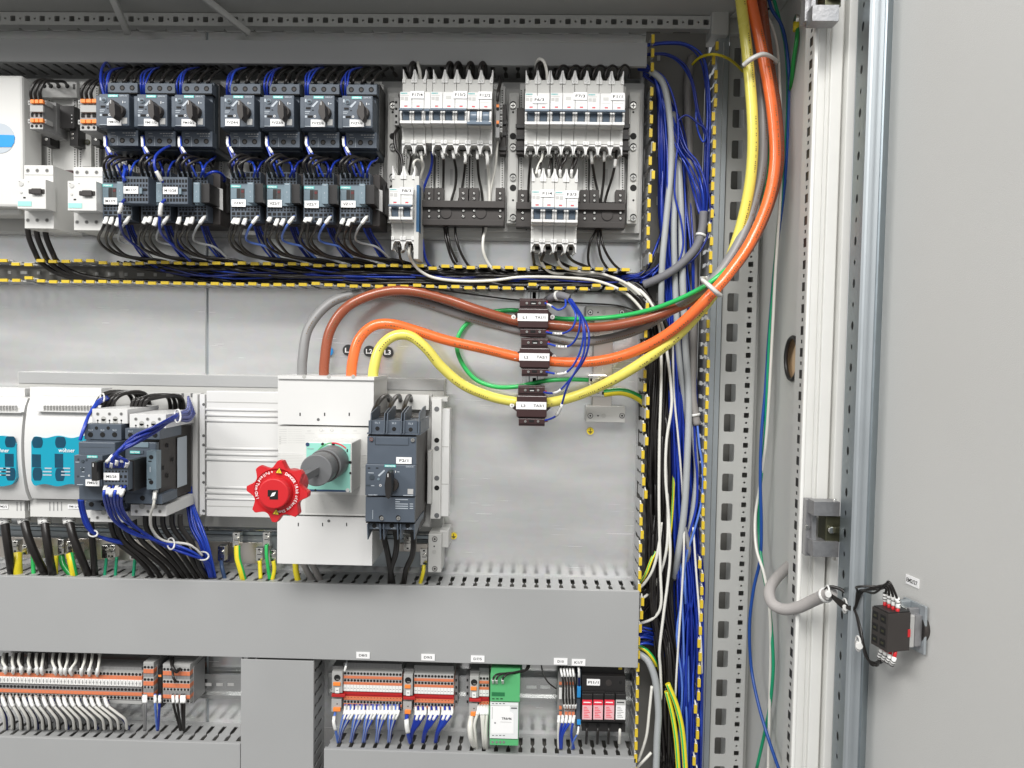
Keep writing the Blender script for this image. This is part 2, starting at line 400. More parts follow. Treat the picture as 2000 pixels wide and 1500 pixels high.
# top rail of the rear frame: face with square holes and dots, underside with slots
dR = .0; thv = Vector((0, .0025, 0))
xa, xb = X(-150), X(1387)
def px2m(n, d=0.0): return n * S(d)
mb = MB(); d_ = .02; zt0, zb0 = Z(29, d_), Z(54, d_); L = X(1387, d_) - X(-150, d_)
hs = []; k = 0; u = px2m(14, d_)
while u < L - px2m(12, d_):
    hs.append((u, (zt0 - zb0) * .5, px2m(5.3, d_) if k % 2 == 0 else px2m(2.2, d_), px2m(5.3, d_) if k % 2 == 0 else px2m(2.2, d_), 'rrect' if k % 2 == 0 else 'circle'))
    u += px2m(14.6, d_); k += 1
holed(mb, (X(-150, d_), -d_, zb0), (1, 0, 0), (0, 0, 1), L, zt0 - zb0, hs, thv, 'enclosure')
hs = []; u = px2m(30, d_)
while u < L - px2m(25, d_):
    hs.append((u, .021, px2m(17, d_), .0085, 'rrect')); u += px2m(58.4, d_)
holed(mb, (X(-150, d_), -d_, zb0), (1, 0, 0), (0, 1, 0), L, .05, hs, Vector((0, 0, .003)), 'enclosure')
mb.box(X(-150, d_), X(1387, d_), .05, .052, zb0 - .03, zt0, 'black_soft')
mb.build('top_rail', cab)
# roof panel
mb = MB(); mb.box(X(-400), X(1500), -.30, .055, Z(27, .02), Z(27, .02) + .003, 'enclosure'); mb.build('roof_panel', cab)
# roof braces hanging in front of the rail
for (x0, y0, x1, y1) in ((196, -60, 250, 66), (330, -60, 487, 66)):
    mb = MB(); a = P(x0, y0, .10); b = P(x1, y1, .03); mb.tube([a, a.lerp(b, .5), b], .0065, 'enclosure', 4); mb.build('roof_brace', cab, .001)
mb = MB(); mb.bx(1391, 14, 1424, 66, .03, -.02, 'enclosure'); mb.bx(1424, 34, 1492, 66, .012, -.02, 'enclosure'); mb.build('corner_bracket', cab, .002)
mb = MB(); zr = Z(27, .02) - .002; g0, g1, g2 = P(1404, 20, .03), P(1490, 30, .01), P(1560, 0, .16)
mb.ext([Vector((X(1400), -.02, zr)), Vector((XS_ := X(1486), -.02, zr)), Vector((XS_, -.17, zr)), Vector((XS_ - .02, -.17, zr))], Vector((0, 0, -.002)), 'enclosure')
for k in range(3): q_ = Vector((X(1486) - .026 - k*.006, -.05 - .03*k, zr - .0024)); mb.box(q_.x - .012, q_.x + .008, q_.y - .003, q_.y + .003, zr - .0026, zr - .0021, 'hole')
mb.build('corner_gusset', cab)
# rear corner post (right): big rectangular holes, then small squares with dots
mb = MB(); d_ = .0
x0, x1, x2 = X(1408), X(1448), X(1474.5); zt_, zb_ = Z(60), Z(1640); L = zt_ - zb_
hs = []; z = px2m(28)
while z < L - px2m(40): hs.append((z, px2m(20), px2m(17.5), px2m(10.8), 'rrect')); z += px2m(58.4)
holed(mb, (x0, 0, zb_), (0, 0, 1), (1, 0, 0), L, x1 - x0, hs, thv, 'enclosure')
hs = []; z = px2m(14); k = 0
while z < L - px2m(12):
    r = 5.0 if k % 2 == 0 else 2.2; hs.append((z, px2m(13), px2m(r), px2m(r), 'rrect' if k % 2 == 0 else 'circle')); z += px2m(14.6); k += 1
holed(mb, (x1, 0, zb_), (0, 0, 1), (1, 0, 0), L, x2 - x1, hs, thv, 'enclosure')
mb.box(x2 - .002, x2, .003, .05, zb_, zt_, 'enclosure'); mb.box(x1 - .0015, x1 + .001, .0032, .05, zb_, zt_, 'enclosure')
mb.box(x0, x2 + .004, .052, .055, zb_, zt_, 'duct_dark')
mb.build('corner_post', cab)
# back strip and side panel with a round cable entry
XS = X(1487)
mb = MB(); mb.box(x2 + .0035, XS + .004, .02, .022, zb_, zt_, 'enclosure')
mb.build('back_panel', cab)
mb = MB()
hole_d = D0 - XS * F / (1545 - 1036.) ; zc = P(1545, 700, hole_d).z; rh = .030; n = 28
ring = [(-hole_d + .026*math.cos(2*math.pi*k/n), zc + rh*math.sin(2*math.pi*k/n)) for k in range(n)]
y0_, y1_, z0_, z1_ = -.262, .02, zb_, Z(27, .02)
b0 = len(mb.v); mb.v += [Vector((XS, a, b)) for a, b in ring]; ci = len(mb.v)
mb.v += [Vector((XS, y1_, z1_)), Vector((XS, y0_, z1_)), Vector((XS, y0_, z0_)), Vector((XS, y1_, z0_))]
for k in range(n):
    j = (k+1) % n; qd = int(4*(k + .5)/n) % 4; qn = int(4*(k + 1.5)/n) % 4
    mb.face([b0+k, b0+j, ci+qd], 'enclosure')
    if qn != qd: mb.face([b0+j, ci+qn, ci+qd], 'enclosure')
# pressed profile ribs on the side panel
mb.build('side_panel', cab)
g = MB(); ringp = [Vector((XS - .002, -hole_d + .026*math.cos(2*math.pi*k/n), zc + rh*math.sin(2*math.pi*k/n))) for k in range(n)]
g.tube(ringp + [ringp[0], ringp[1]], .003, 'black', 6, cap=False); g.build('grommet', cab)
g = MB(); g.box(XS + .008, XS + .012, -hole_d - .05, -hole_d + .06, zc - .06, zc + .06, 'beige'); g.build('cover_plate', cab)
# front post of the right side
d_ = .235
mb = MB(); xf = P(1563, 700, d_).x; zt2, zb2 = Z(-220, .26), Z(1780, .26); L = zt2 - zb2
hs = []; z = px2m(12, d_); k = 0
while z < L - px2m(16, d_):
    r = 8.5 if k % 2 == 0 else 3.5
    hs.append((z, .0115, px2m(r, d_), .0052 if k % 2 == 0 else .0028, 'rect')); z += px2m(21.0, d_); k += 1
holed(mb, (xf, -d_ - .014, zb2), (0, 0, 1), (0, 1, 0), L, .03, hs, Vector((.0003, 0, 0)), 'enclosure')
mb.box(xf, XS - .0005, -d_ + .016, -d_ + .018, zb2, zt2, 'enclosure')
mb.box(xf + .0007, xf + .0016, -d_ - .012, -d_ + .015, zb2, zt2, 'black')  # black sheet added behind the slots so they look dark inside
mb.box(xf, P(1572, 700, .25).x + .001, -.251, -.249, zb2, zt2, 'enclosure')
mb.build('front_post', cab)
mb = MB(); d_ = .262
def vstrip(mb, pa, pb, df, db, m): mb.box(P(pa, 700, df).x, P(pb, 700, df).x, -df, -db, zb2, zt2, m)
vstrip(mb, 1572, 1579, .275, .269, 'channel_white'); vstrip(mb, 1579, 1645, .256, .25, 'channel_white')
vstrip(mb, 1594, 1602, .259, .2565, 'channel_white'); vstrip(mb, 1604, 1626, .264, .2565, 'channel_white'); vstrip(mb, 1636, 1652, .272, .2565, 'channel_white')
mb.build('gasket_channel', cab, .0015)
# hinges
def hinge(yc, label):
    r = MB(); s = MB()
    r.bx(1574, yc - 54, 1592, yc + 56, .285, .27, 'cast'); r.bx(1590, yc - 50, 1640, yc - 22, .305, .285, 'cast'); r.bx(1588, yc + 28, 1638, yc + 58, .305, .285, 'cast')
    r.bx(1586, yc - 50, 1594, yc + 56, .292, .272, 'cast'); r.screw(1578, yc, 4.5, .2855)
    h = r.build('hinge', cab, .002)
    s.bx(1613, yc - 22, 1643, yc + 29, .30, .275, 'brass_dark'); s.cy(1625, yc + 6, 7, .305, .30, 'steel', 10); s.bx(1630, yc, 1650, yc + 12, .308, .30, 'brass_dark')
    s.cyl(P(1630, yc - 56, .295), P(1630, yc + 64, .295), .0028, 'steel', 8)
    s.build('hinge_block', h, .001)
hinge(1030, ''); hinge(-18, '')
# door, open about 104 degrees
th = math.radians(76); DO = Vector((.399, -(D0 - .843), 0)); du = Vector((math.cos(th), -math.sin(th), 0)); dnr = Vector((-math.sin(th), -math.cos(th), 0))
door = MB()
def dbox(mb, u0, u1, n0, n1, z0, z1, m):
    pts = []
    for nn in (n1, n0):
        for uu, zz in ((u0, z0), (u1, z0), (u1, z1), (u0, z1)): pts.append(DO + du*uu + dnr*nn + Vector((0, 0, zz)))
    mb.hexa(pts, m)
dbox(door, -.02, .5, -.003, 0, -.95, .85, 'door_paint')
door_o = door.build('door', cab)
def dpt(px, py, off=0.0):
    r = ray(px, py); o = Vector((0, -D0, 0)); t = (DO + dnr*off - o).dot(dnr) / r.dot(dnr); return o + r * t
rl = MB()
# tubular door frame rail: light face and dark holed side
fa = dpt(1722, 700, .002); ua = (fa - DO).dot(du)
A = P(1672, 700, .335); B = P(1655, 700, .30)
def colbox(mb, p, q, m, t=.002):
    e = (q - p); e.z = 0; nrm = Vector((e.y, -e.x, 0)).normalized() * t
    mb.hexa([(p.x, p.y, -.95), (q.x, q.y, -.95), (q.x, q.y, .85), (p.x, p.y, .85), (p.x+nrm.x, p.y+nrm.y, -.95), (q.x+nrm.x, q.y+nrm.y, -.95), (q.x+nrm.x, q.y+nrm.y, .85), (p.x+nrm.x, p.y+nrm.y, .85)], m)
A = P(1676, 700, .36); B = P(1652, 700, .315); C = P(1705, 700, .372)
Ld = (A - B); Ld.z = 0; W_ = Ld.length; uv = Ld.normalized()
hs = []; z = .02; k = 0
while z < 1.78: hs.append((z, W_ * .45, .0052 if k % 2 == 0 else .003, .0042 if k % 2 == 0 else .0026, 'circle')); z += .0242; k += 1
holed(rl, (B.x, B.y, -.95), (0, 0, 1), uv, 1.8, W_, hs, Vector((.001, .001, 0)), 'zinc_dark')
colbox(rl, A, C, 'zinc'); colbox(rl, P(1680, 700, .3735), P(1684, 700, .3745), 'zinc', .001)
colbox(rl, B + Vector((.004, .003, 0)), A + Vector((.004, .006, 0)), 'black', .001)
colbox(rl, C, P(1716, 700, .348), 'zinc_dark')
rl.build('door_rail', door_o)
st = MB(); a = dpt(1769, 1121, .0008); b = dpt(1795, 1132, .0008); c = dpt(1794, 1150, .0008); dd = dpt(1769, 1139, .0008)
st.ext([a, b, c, dd], dnr * -.0006, 'label'); lp = st.build('label_plate', door_o)
t = MB(); vs, fs = glyphs('EM2/27', .015); ux = (b - a).normalized(); i = 0; xs = [v[0] for v in vs]; x0, x1 = min(xs), max(xs); k = (b - a).length * .82 / (x1 - x0); c0 = (a + c) / 2
t.v = [c0 + ux * ((v[0] - (x0+x1)/2) * k) + Vector((0, 0, (v[1] - .35) * k * 1.15)) + dnr*.0003 for v in vs]
for f in fs: t.face(f, 'ink')
t.build('lettering', lp)

# ================================================================= WIRING DUCTS
def fingers(mb, axis, fixed, s0, s1, side, tips, pitch=.0203, d0=.0, d1=.07, m='duct', jit=0, gap=.0065, tm='tip_yellow', thick=.0016, bulge=.0045):
    """a slotted duct wall. axis 'x': runs along x at z=fixed, axis 'z': runs along z at x=fixed. side = +1/-1: which way the thickness goes"""
    def pt(s, d, o=0.0): return Vector((s, -d, fixed + o)) if axis == 'x' else Vector((fixed + o, -d, s))
    def sheet(pts, o0, o1, m):
        if axis == 'x': mb.ext([pt(a, b, o0) for a, b in pts], Vector((0, 0, o1 - o0)), m)
        else: mb.ext([pt(a, b, o0) for a, b in pts], Vector((o1 - o0, 0, 0)), m)
    sheet([(s0, d0), (s1, d0), (s1, d0 + .012), (s0, d0 + .012)], 0, side * thick, m)
    s = s0 + pitch / 2; w_ = pitch - gap; k = 0
    while s + pitch / 2 <= s1 + 1e-6:
        o = rnd.uniform(-1, 1) * jit if jit else 0
        if jit and rnd.random() < .22: o -= side * .006 * rnd.random()
        s += rnd.uniform(-.0006, .0006) if jit else 0
        dm = (d0 + .012 + d1) / 2; h = w_ / 2
        e = d1 - .0035
        sheet([(s-h, d0+.0121), (s+h, d0+.0121), (s+h, dm-.006), (s+h+bulge*.55, dm), (s+h, dm+.006), (s+h, e-.006), (s+h+.0015, e), (s-h-.0015, e), (s-h, e-.006), (s-h, dm+.006), (s-h-bulge*.55, dm), (s-h, dm-.006)], o*.5, o*.5 + side * thick, m)
        if tips:
            hw = .0061
            sheet([(s-hw, e), (s+hw, e), (s+hw, d1), (s-hw, d1)], o - side*.0019, o + side*.0026, tm)
            sheet([(s+hw, e - .002), (s+h+.003, e - .007), (s+h+.003, e - .0045), (s+hw, e+.0012)], o, o + side*.002, 'w_white' if k % 1 == 0 else m)  # hooks coloured white to carry their pale highlights
            sheet([(s-hw-.001, e-.001), (s+hw+.001, e-.001), (s+hw+.001, e), (s-hw-.001, e)], o - side*.0013, o + side*.0022, m)
        s += pitch; k += 1
zc0 = zb
def ductthing(label, loc): return thing('wiring_duct', label, 'cable duct', loc)
# vertical open duct
vd = ductthing('tall open grey duct with yellow-tipped fingers, full of blue cables, right of the devices', (X(1300), 0, zb))
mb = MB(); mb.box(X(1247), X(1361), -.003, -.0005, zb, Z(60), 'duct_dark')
for i in range(30):
    py = 110 + i * 47
    for xx in ((1287 - py * .004, 1340)[i % 2],): mb.bx(xx - 3, py - 8, xx + 3, py + 8, .0042, .003, 'adapter')
mb.build('duct_base', vd)
xr = P(1383, 700, .07).x; xl = P(1261, 700, .07).x; pit = px2m(26.4, .07)
mb = MB(); fingers(mb, 'z', xr, Z(1640, .07), Z(58, .07), 1, True, pit, jit=.0006); mb.build('duct_wall', vd, label='right wall of the duct')
mb = MB(); fingers(mb, 'z', xl, Z(142, .07), Z(58, .07) , -1, True, pit); fingers(mb, 'z', xl, Z(515, .07), Z(142, .07), -1, True, pit, jit=.0006)
fingers(mb, 'z', xl, Z(1640, .07), Z(575, .07), -1, True, pit, jit=.0006); mb.build('duct_wall', vd, label='left wall of the duct')
# horizontal open duct
hd = ductthing('long open grey duct with yellow-tipped fingers between the upper and middle device rows', (X(500), 0, Z(560)))
zu = P(600, 517, .07).z; zl = P(600, 556, .07).z; pith = px2m(25, .07)
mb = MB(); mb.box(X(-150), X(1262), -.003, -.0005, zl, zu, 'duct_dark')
for i in range(40):
    px = 18 + i * 28.5; mb.bx(px - (7 if i % 2 else 3), 529 + px*.015, px + (7 if i % 2 else 3), 535 + px*.015, .0042, .003, 'adapter')
mb.build('duct_base', hd)
mb = MB(); fingers(mb, 'x', zu, P(-150, 500, .07).x, P(1255, 500, .07).x, 1, True, pith, jit=.0014); mb.build('duct_wall', hd, label='upper wall of the duct')
mb = MB(); fingers(mb, 'x', zl, P(-150, 560, .07).x, P(1248, 560, .07).x, -1, True, pith, jit=.0008); mb.build('duct_wall', hd, label='lower wall of the duct')
# covered ducts
def covered(label, x0, x1, y0, y1, df=.0735, ends=True, wall='both', vert=False, pitch=.0193, lip=.006):
    t = ductthing(label, (X((x0 + x1) / 2), 0, P(x0 if x0 > 0 else 600, y1, df).z))
    c0 = P((max(x0, 0) + x1) / 2, y0, df); c1 = P((max(x0, 0) + x1) / 2, y1, df)
    xa, xb = P(x0, (y0+y1)/2, df).x, P(x1, (y0+y1)/2, df).x
    mb = MB(); mb.box(xa, xb, -df, -df + .0022, c1.z, c0.z, 'duct')
    if not vert:
        mb.box(xa, xb, -df + .0022, -df + lip + .002, c0.z - .002, c0.z, 'duct'); mb.box(xa, xb, -df + .0022, -df + lip + .002, c1.z, c1.z + .002, 'duct')
    else:
        mb.box(xa, xa + .002, -df + .0022, -df + lip + .002, c1.z, c0.z, 'duct'); mb.box(xb - .002, xb, -df + .0022, -df + lip + .002, c1.z, c0.z, 'duct')
    mb.build('duct_cover', t, .0008)
    mb = MB()
    if not vert:
        fingers(mb, 'x', c0.z - .0042, xa, xb, 1, False, pitch, d1=df - .004); fingers(mb, 'x', c1.z + .0042, xa, xb, -1, False, pitch, d1=df - .004)
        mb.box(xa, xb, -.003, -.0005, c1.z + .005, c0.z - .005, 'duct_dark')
    else:
        fingers(mb, 'z', xa + .0042, c1.z, c0.z, -1, False, pitch, d1=df - .004); fingers(mb, 'z', xb - .0042, c1.z, c0.z, 1, False, pitch, d1=df - .004)
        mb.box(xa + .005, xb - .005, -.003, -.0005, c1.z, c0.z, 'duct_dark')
    mb.build('duct_body', t)
    return t
covered('covered grey duct along the top, under the perforated frame rail', -150, 1264, 79, 125, .075)
mdt = covered('widest covered grey duct across the middle, above the terminal strips', -150, 1248, 1140, 1288, .075)
covered('short upright covered grey duct between the two halves of the terminal row', 470, 612, 1289, 1600, .072, vert=True)
covered('covered grey duct along the bottom edge, under the left terminal strip', -150, 469, 1446, 1600, .07)
covered('covered grey duct along the bottom edge, under the green converter', 632, 1241, 1472, 1640, .07)
for (t_, x, y) in (('D8/5', 709, 1280), ('D9/5', 836, 1284), ('D7/5', 933, 1287), ('D10', 1095, 1292), ('K1/7', 1130, 1294)):
    sticker(mdt, t_, x - 13.5, y - 6.5, x + 13.5, y + 6.5, .0757, 5)
# ================================================================= UPPER FIELD: busbar board, adapters, brackets
mb = MB(); mb.bx(-150, 160, 1250, 458, .034, .004, 'adapter')
bb = mb.build('busbar_board', bevel=.001); tag(bb, 'long light grey busbar board carrying the two upper rows of devices', 'busbar board')
mb = MB(); mb.bx(757, 176, 1249, 450, .042, .0345, 'adapter'); mb.build('cover_strip', bb, .001)

def adapter(x0, x1, y0, y1, label, feet=True, d=.05, group='white adapters clipped to the busbar board'):
    c = P((x0 + x1) / 2, y1, d); t = thing('busbar_adapter', label, 'adapter', (c.x, -.034, c.z), group)
    mb = MB(); mb.bx(x0, y0, x1, y1, d, .0425, 'white'); mb.build('adapter_body', t, .0006)
    mb = MB()
    for xx in (x0 + 4, x1 - 4):
        mb.bx(xx - 4, y0, xx + 4, y1, d + .004, d, 'white')
        y = y0 + 4
        while y < y1 - 3:
            mb.bx(xx - 1.1, y, xx + 1.1, y + 2.2, d + .0043, d + .0039, 'hole'); y += 4.6
    mb.build('hole_strip', t)
    mb = MB(); mb.bx(x0 + (x1-x0)*.42, y0 + (y1-y0)*.72, x0 + (x1-x0)*.5, y0 + (y1-y0)*.86, d + .0004, d, 'print_grey')
    for k in range(4): mb.bx(x0 + (x1-x0)*(.56 + .05*k), y0 + (y1-y0)*.70, x0 + (x1-x0)*(.575 + .05*k), y0 + (y1-y0)*(.86 - .02*k), d + .0004, d, 'print_grey')
    mb.build('printing', t)
    mb = MB(); mb.bx(x0 + 2, y0 - 9, x1 - 2, y0 + 3, d + .003, .0425, 'white'); mb.build('top_hook', t, .0006)
    return t
AD = [(784, 848, 'second from the left'), (852, 914, 'third from the left')]
for i, (a, b, s_) in enumerate([(786, 847, 'F17/4 breaker'), (852, 916, 'F13/2 breaker'), (919, 985, 'F12/2 breaker'),
        (1014, 1078, 'F6/3 breaker'), (1081, 1149, 'F7/3 breaker'), (1154, 1220, 'F1/1 breaker')]):
    adapter(a, b, 172, 392, 'white busbar adapter behind the ' + s_)
for a, b, s_ in ((92, 150, 'beside the left white motor starter'), (153, 193, 'above the second white motor starter'), (205, 262, 'behind FM17/2'), (265, 340, 'behind FM11/2'), (342, 410, 'behind FM10/2'),
                 (428, 505, 'behind FVZ4/6'), (509, 582, 'behind FVZ3/6'), (586, 660, 'behind FVZ2/6'), (664, 748, 'behind FVZ1/6')):
    adapter(a, b, 168, 430, 'white busbar adapter with dotted hole strips ' + s_)

def bracket(px, label, y0=184, y1=434, w_=20):
    c = P(px, y1, .06); t = thing('bracket_bar', label, 'bracket', (c.x, -.034, c.z), 'grey screwed bracket bars on the busbar board')
    mb = MB(); mb.bx(px - w_/2, y0, px + w_/2, y1, .062, .0425, 'bracket'); mb.bx(px - w_/2 + 2.2, y0 + 8, px + w_/2 - 2.2, y1 - 6, .0634, .062, 'bracket')
    mb.build('bar', t, .0012); mb = MB()
    for yy in (206, 288, 347, 426): mb = MB(); mb.cy(px, yy - 2, 6.4, .0639, .063, 'hole', 16); mb.screw(px, yy, 5.6, .0645); mb.build('screw', t)
    mb = MB()
    for yy, r_ in ((266, 6.3), (367, 6.3), (219, 2), (391, 2)): mb = MB(); mb.cy(px, yy, r_, .0637, .063, 'hole', 18); mb.build('screw_hole', t)
    return t
bracket(767, 'grey screwed bracket bar at the left of the F17/4 breaker')
bracket(1002, 'grey screwed bracket bar between the two groups of miniature breakers')
bracket(1237, 'grey screwed bracket bar at the right end beside the yellow-tipped duct')

def foot(x0, x1, yb, tabs, circ, label):
    c = P((x0+x1)/2, yb + 48, .06); t = thing('rail_carrier', label, 'carrier', (c.x, -.05, c.z), 'black rail carriers under the miniature breakers')
    mb = MB(); mb.bx(x0, yb + 2, x1, yb + 48, .072, .05, 'black_soft'); mb.bx(x0, yb, x1, yb + 13, .078, .072, 'black_soft'); mb.bx(x0 + 2, yb + 37, x1 - 2, yb + 48, .076, .072, 'black_soft')
    for cx_ in circ: mb.cy(cx_, yb + 24, 11.5, .0728, .072, 'black', 20); mb.cy(cx_, yb + 24, 10.6, .0732, .072, 'black_soft', 20)
    mb.build('carrier_bar', t, .0008)
    for tx in tabs:
        mb = MB(); mb.bx(tx - 9, yb - 25, tx + 9, yb, .068, .05, 'black_soft')
        for yy in (yb - 14, yb - 4): mb.cy(tx, yy, 3.4, .0686, .068, 'hole', 10); mb.cy(tx, yy - .3, 2.4, .0689, .0685, 'steel', 8)
        for yy in (yb + 20, yb + 31): mb.cy(tx, yy, 3.4, .0728, .072, 'hole', 10); mb.cy(tx, yy - .3, 2.4, .0732, .0725, 'steel', 8)
        mb.build('carrier_tab', t, .0005)
    return t
foot(823, 985, 392, (838, 857, 905, 926, 977), (871, 939), 'black rail carrier with round bosses below the F13/2 and F12/2 breakers')
foot(1009, 1220, 396, (1021, 1142, 1161, 1212), (1186,), 'black rail carrier half hidden behind the F1/4 and F3/3 breakers')
for (x0, y0, x1, y1, s_) in ((976, 205, 988, 300, 'right of F12/2'), (1009, 212, 1024, 300, 'left of F6/3'), (1215, 212, 1228, 300, 'right of F1/1')):
    mb = MB(); mb.bx(x0, y0, x1, y1, .07, .05, 'black_soft')
    for yy in (y0 + 30, y0 + 52, y1 - 14): mb.bx(x0 - 2, yy, x1 + 2, yy + 8, .073, .07, 'black')
    o = mb.build('rail_clip', bevel=.0006); tag(o, 'black plastic rail clip ' + s_ + ' on the busbar board', 'clip', 'black rail clips beside the miniature breakers')

# ---------------------------------------------------------------- miniature circuit breakers
def mcb(x0, n, dy, text, label, tx, ty=0, up=True, aux=0, pw=23.6, group='white miniature circuit breakers', tint=None):
    df, dt = .125, .105
    yA = 181 + dy; xw = lambda p: P(x0, yA, df).x + (p) * S(df)
    W_ = n * pw + aux
    t = thing('miniature_breaker', label, 'circuit breaker', (xw(W_ / 2), -.055, P(x0, 300 + dy, dt).z), group)
    def B(mb, a, b, ya, yb, f, bk, m):
        za, zb_ = P(x0, ya + dy, f).z, P(x0, yb + dy, f).z; mb.box(xw(a), xw(b), -f, -bk, zb_, za, m)
    e = .35
    poles = [(i * pw, (i + 1) * pw) for i in range(n)] + ([(n * pw, n * pw + aux)] if aux else [])
    mb = MB()
    for a, b in poles:
        B(mb, a + e, b - e, 156, 182, dt, .06, 'mcb'); B(mb, a + e, b - e, 243.5, 281, dt, .06, 'mcb')
        B(mb, a + e, b - e, 243, 247, df - .006, dt, 'mcb')
        B(mb, a + e, b - e, 182.3, 243, df - .012, .061, 'mcb')
    mb.build('housing', t, .0006)
    mb = MB()
    for a, b in poles:
        B(mb, a + e, b - e, 181, 213.5, df, df - .014, 'mcb_face'); B(mb, a + e, b - e, 237, 242.5, df, df - .013, 'mcb_face')
    mb.build('front_cover', t, .0005)
    mb = MB()
    for a, b in poles:
        c = (a + b) / 2; small = (b - a) < 18
        for s_ in (-1, 1):                   # rounded white cheeks either side of every lever
            ex = a if s_ < 0 else b; wI = 2.6 if small else 4.6
            xA, xB = sorted((ex - s_ * e, ex - s_ * wI)); zc_ = P(x0, 227.5 + dy, df).z
            mb.cyl((xw(xA), -df + .0085, zc_), (xw(xB), -df + .0085, zc_), .0095, 'mcb_face', 20)
        if not small:
            B(mb, c - 3, c + 3.2, 208.5, 210.3, df + .0002, df - .001, 'red_print'); B(mb, c - 3, c + 3.2, 207.4, 208.6, df + .0002, df - .001, 'ink_grey')
    mb.build('lever_cheeks', t)
    mb = MB()
    for a, b in poles: B(mb, a + 3, b - 3, 213, 238, df - .0115, df - .02, 'slate_dark')
    mb.build('lever_slot', t)
    for a, b in poles:
        small = (b - a) < 18; mb = MB(); zc_ = P(x0, 227 + dy, df).z; i0, i1 = (a + 3, b - 3) if small else (a + 5.4, b - 5.4)
        mb.cyl((xw(i0), -df + .009, zc_), (xw(i1), -df + .009, zc_), .0088, 'lever', 20)
        if up: B(mb, i0, i1, 214, 219, df + .006, df - .004, 'lever')
        else: B(mb, i0, i1, 236, 241, df + .006, df - .004, 'lever')
        mb.build('lever', t, .0004)
    mb = MB()
    if up: B(mb, .6, n * pw - .6, 212.5, 217, df + .009, df + .004, 'lever')
    else: B(mb, .6, n * pw - .6, 238, 243.5, df + .009, df + .002, 'lever')
    mb.build('tie_bar', t, .0008)
    if aux:
        mb = MB(); B(mb, n*pw + .6, W_ - .6, 213.5, 218, df + .007, df + .002, 'lever'); mb.build('auxiliary_tie_bar', t, .0006)
    # terminal shrouds: pointed fins on top, arched funnels below
    def tri(pts, f, bk, m):
        w3 = [Vector((xw(a), -f, P(x0, y + dy, f).z)) for a, y in pts]; mb.ext(w3, Vector((0, f - bk, 0)), m)
    for a, b in poles:
        if b - a < 18: continue
        mb = MB()
        tri([(a + e, 156), (a + e, 137.5), (a + 1.6, 137.5), (a + 3.2, 147), (a + 6.2, 156)], dt - .002, dt - .008, 'mcb_face')
        tri([(b - e, 156), (b - 6.2, 156), (b - 3.2, 147), (b - 1.6, 137.5), (b - e, 137.5)], dt - .002, dt - .008, 'mcb_face')
        tri([(a + e, 156), (a + e, 140), (a + 2.5, 145), (a + 8, 156)], dt - .012, dt - .03, 'mcb')
        tri([(b - e, 156), (b - 8, 156), (b - 2.5, 145), (b - e, 140)], dt - .012, dt - .03, 'mcb')
        B(mb, a + e, a + 5.8, 156, 163, dt + .0018, dt - .001, 'mcb_face'); B(mb, b - 5.8, b - e, 156, 163, dt + .0018, dt - .001, 'mcb_face')
        B(mb, a + 2.6, a + 3.3, 157.5, 160.5, dt + .002, dt, 'ink_grey'); B(mb, b - 3.3, b - 2.6, 157.5, 160.5, dt + .002, dt, 'ink_grey')
        B(mb, a + e, a + 5.8, 275, 282, dt + .0018, dt - .001, 'mcb_face'); B(mb, b - 5.8, b - e, 275, 282, dt + .0018, dt - .001, 'mcb_face')
        B(mb, a + 2.6, a + 3.3, 277, 280, dt + .002, dt, 'ink_grey'); B(mb, b - 3.3, b - 2.6, 277, 280, dt + .002, dt, 'ink_grey')
        B(mb, a + e, a + 6, 250, 257, dt + .0012, dt - .001, 'mcb'); B(mb, b - 6, b - e, 250, 257, dt + .0012, dt - .001, 'mcb')
        # arch
        tri([(a + e, 281.5), (b - e, 281.5), (b - 7, 284.5), (a + 7, 284.5)], dt - .001, dt - .03, 'mcb_face')
        tri([(a + e, 281.5), (a + 7, 284.5), (a + 3.2, 291), (a + 1.5, 301), (a + e, 302)], dt - .001, dt - .014, 'mcb_face')
        tri([(b - e, 281.5), (b - e, 302), (b - 1.5, 301), (b - 3.2, 291), (b - 7, 284.5)], dt - .001, dt - .014, 'mcb_face')
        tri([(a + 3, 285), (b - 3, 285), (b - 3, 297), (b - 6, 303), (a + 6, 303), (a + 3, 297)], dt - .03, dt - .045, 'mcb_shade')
        tri([(a + 6.5, 287), (b - 6.5, 287), (b - 5, 296), (a + 5, 296)], dt - .0285, dt - .03, 'hole')
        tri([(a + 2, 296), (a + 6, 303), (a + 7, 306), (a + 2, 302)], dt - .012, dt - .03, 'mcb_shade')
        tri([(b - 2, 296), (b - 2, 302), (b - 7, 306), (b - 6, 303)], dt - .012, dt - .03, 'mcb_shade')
        mb.build('terminal_shroud', t)
    mb = MB(); c = P(x0, yA, df)
    def L(a, b, ya, yb, m): B(mb, a, b, ya, yb, df + .0002, df - .0002, m)
    L(2, 14, 182.6, 184.4, 'tag_teal' if False else 'print_light'); L(2, 18, 187.6, 188.4, 'print_grey'); L(2, 8, 191, 197, 'print_grey'); L(9.5, 16, 191, 198, 'print_grey')
    for i in range(1, n):
        L(i*pw + 6, i*pw + 16, 189, 195, 'mcb'); L(i*pw + 2, i*pw + 20, 200.5, 201, 'mcb')
    mb.build('printing', t)
    mb = MB(); mb.text('SIEMENS', x0 + 8, 184 + dy, 2.2, df + .0003, 'tag_teal', .02, 0, 13); mb.build('lettering', t)
    fx = x0 + tx; fy = 187.5 + dy + ty
    sticker(t, text, fx - 13, fy - 7, fx + 13, fy + 7, df + .0006, 5.6)
    return t
mcb(781, 2, -2, 'F17/4', 'two-pole white breaker with slim side module, sticker F17/4, far left of its group', 34, -.5, aux=12.5)
mcb(841, 3, -2, 'F13/2', 'three-pole white miniature breaker with sticker F13/2', 58, -.5, pw=23.7)
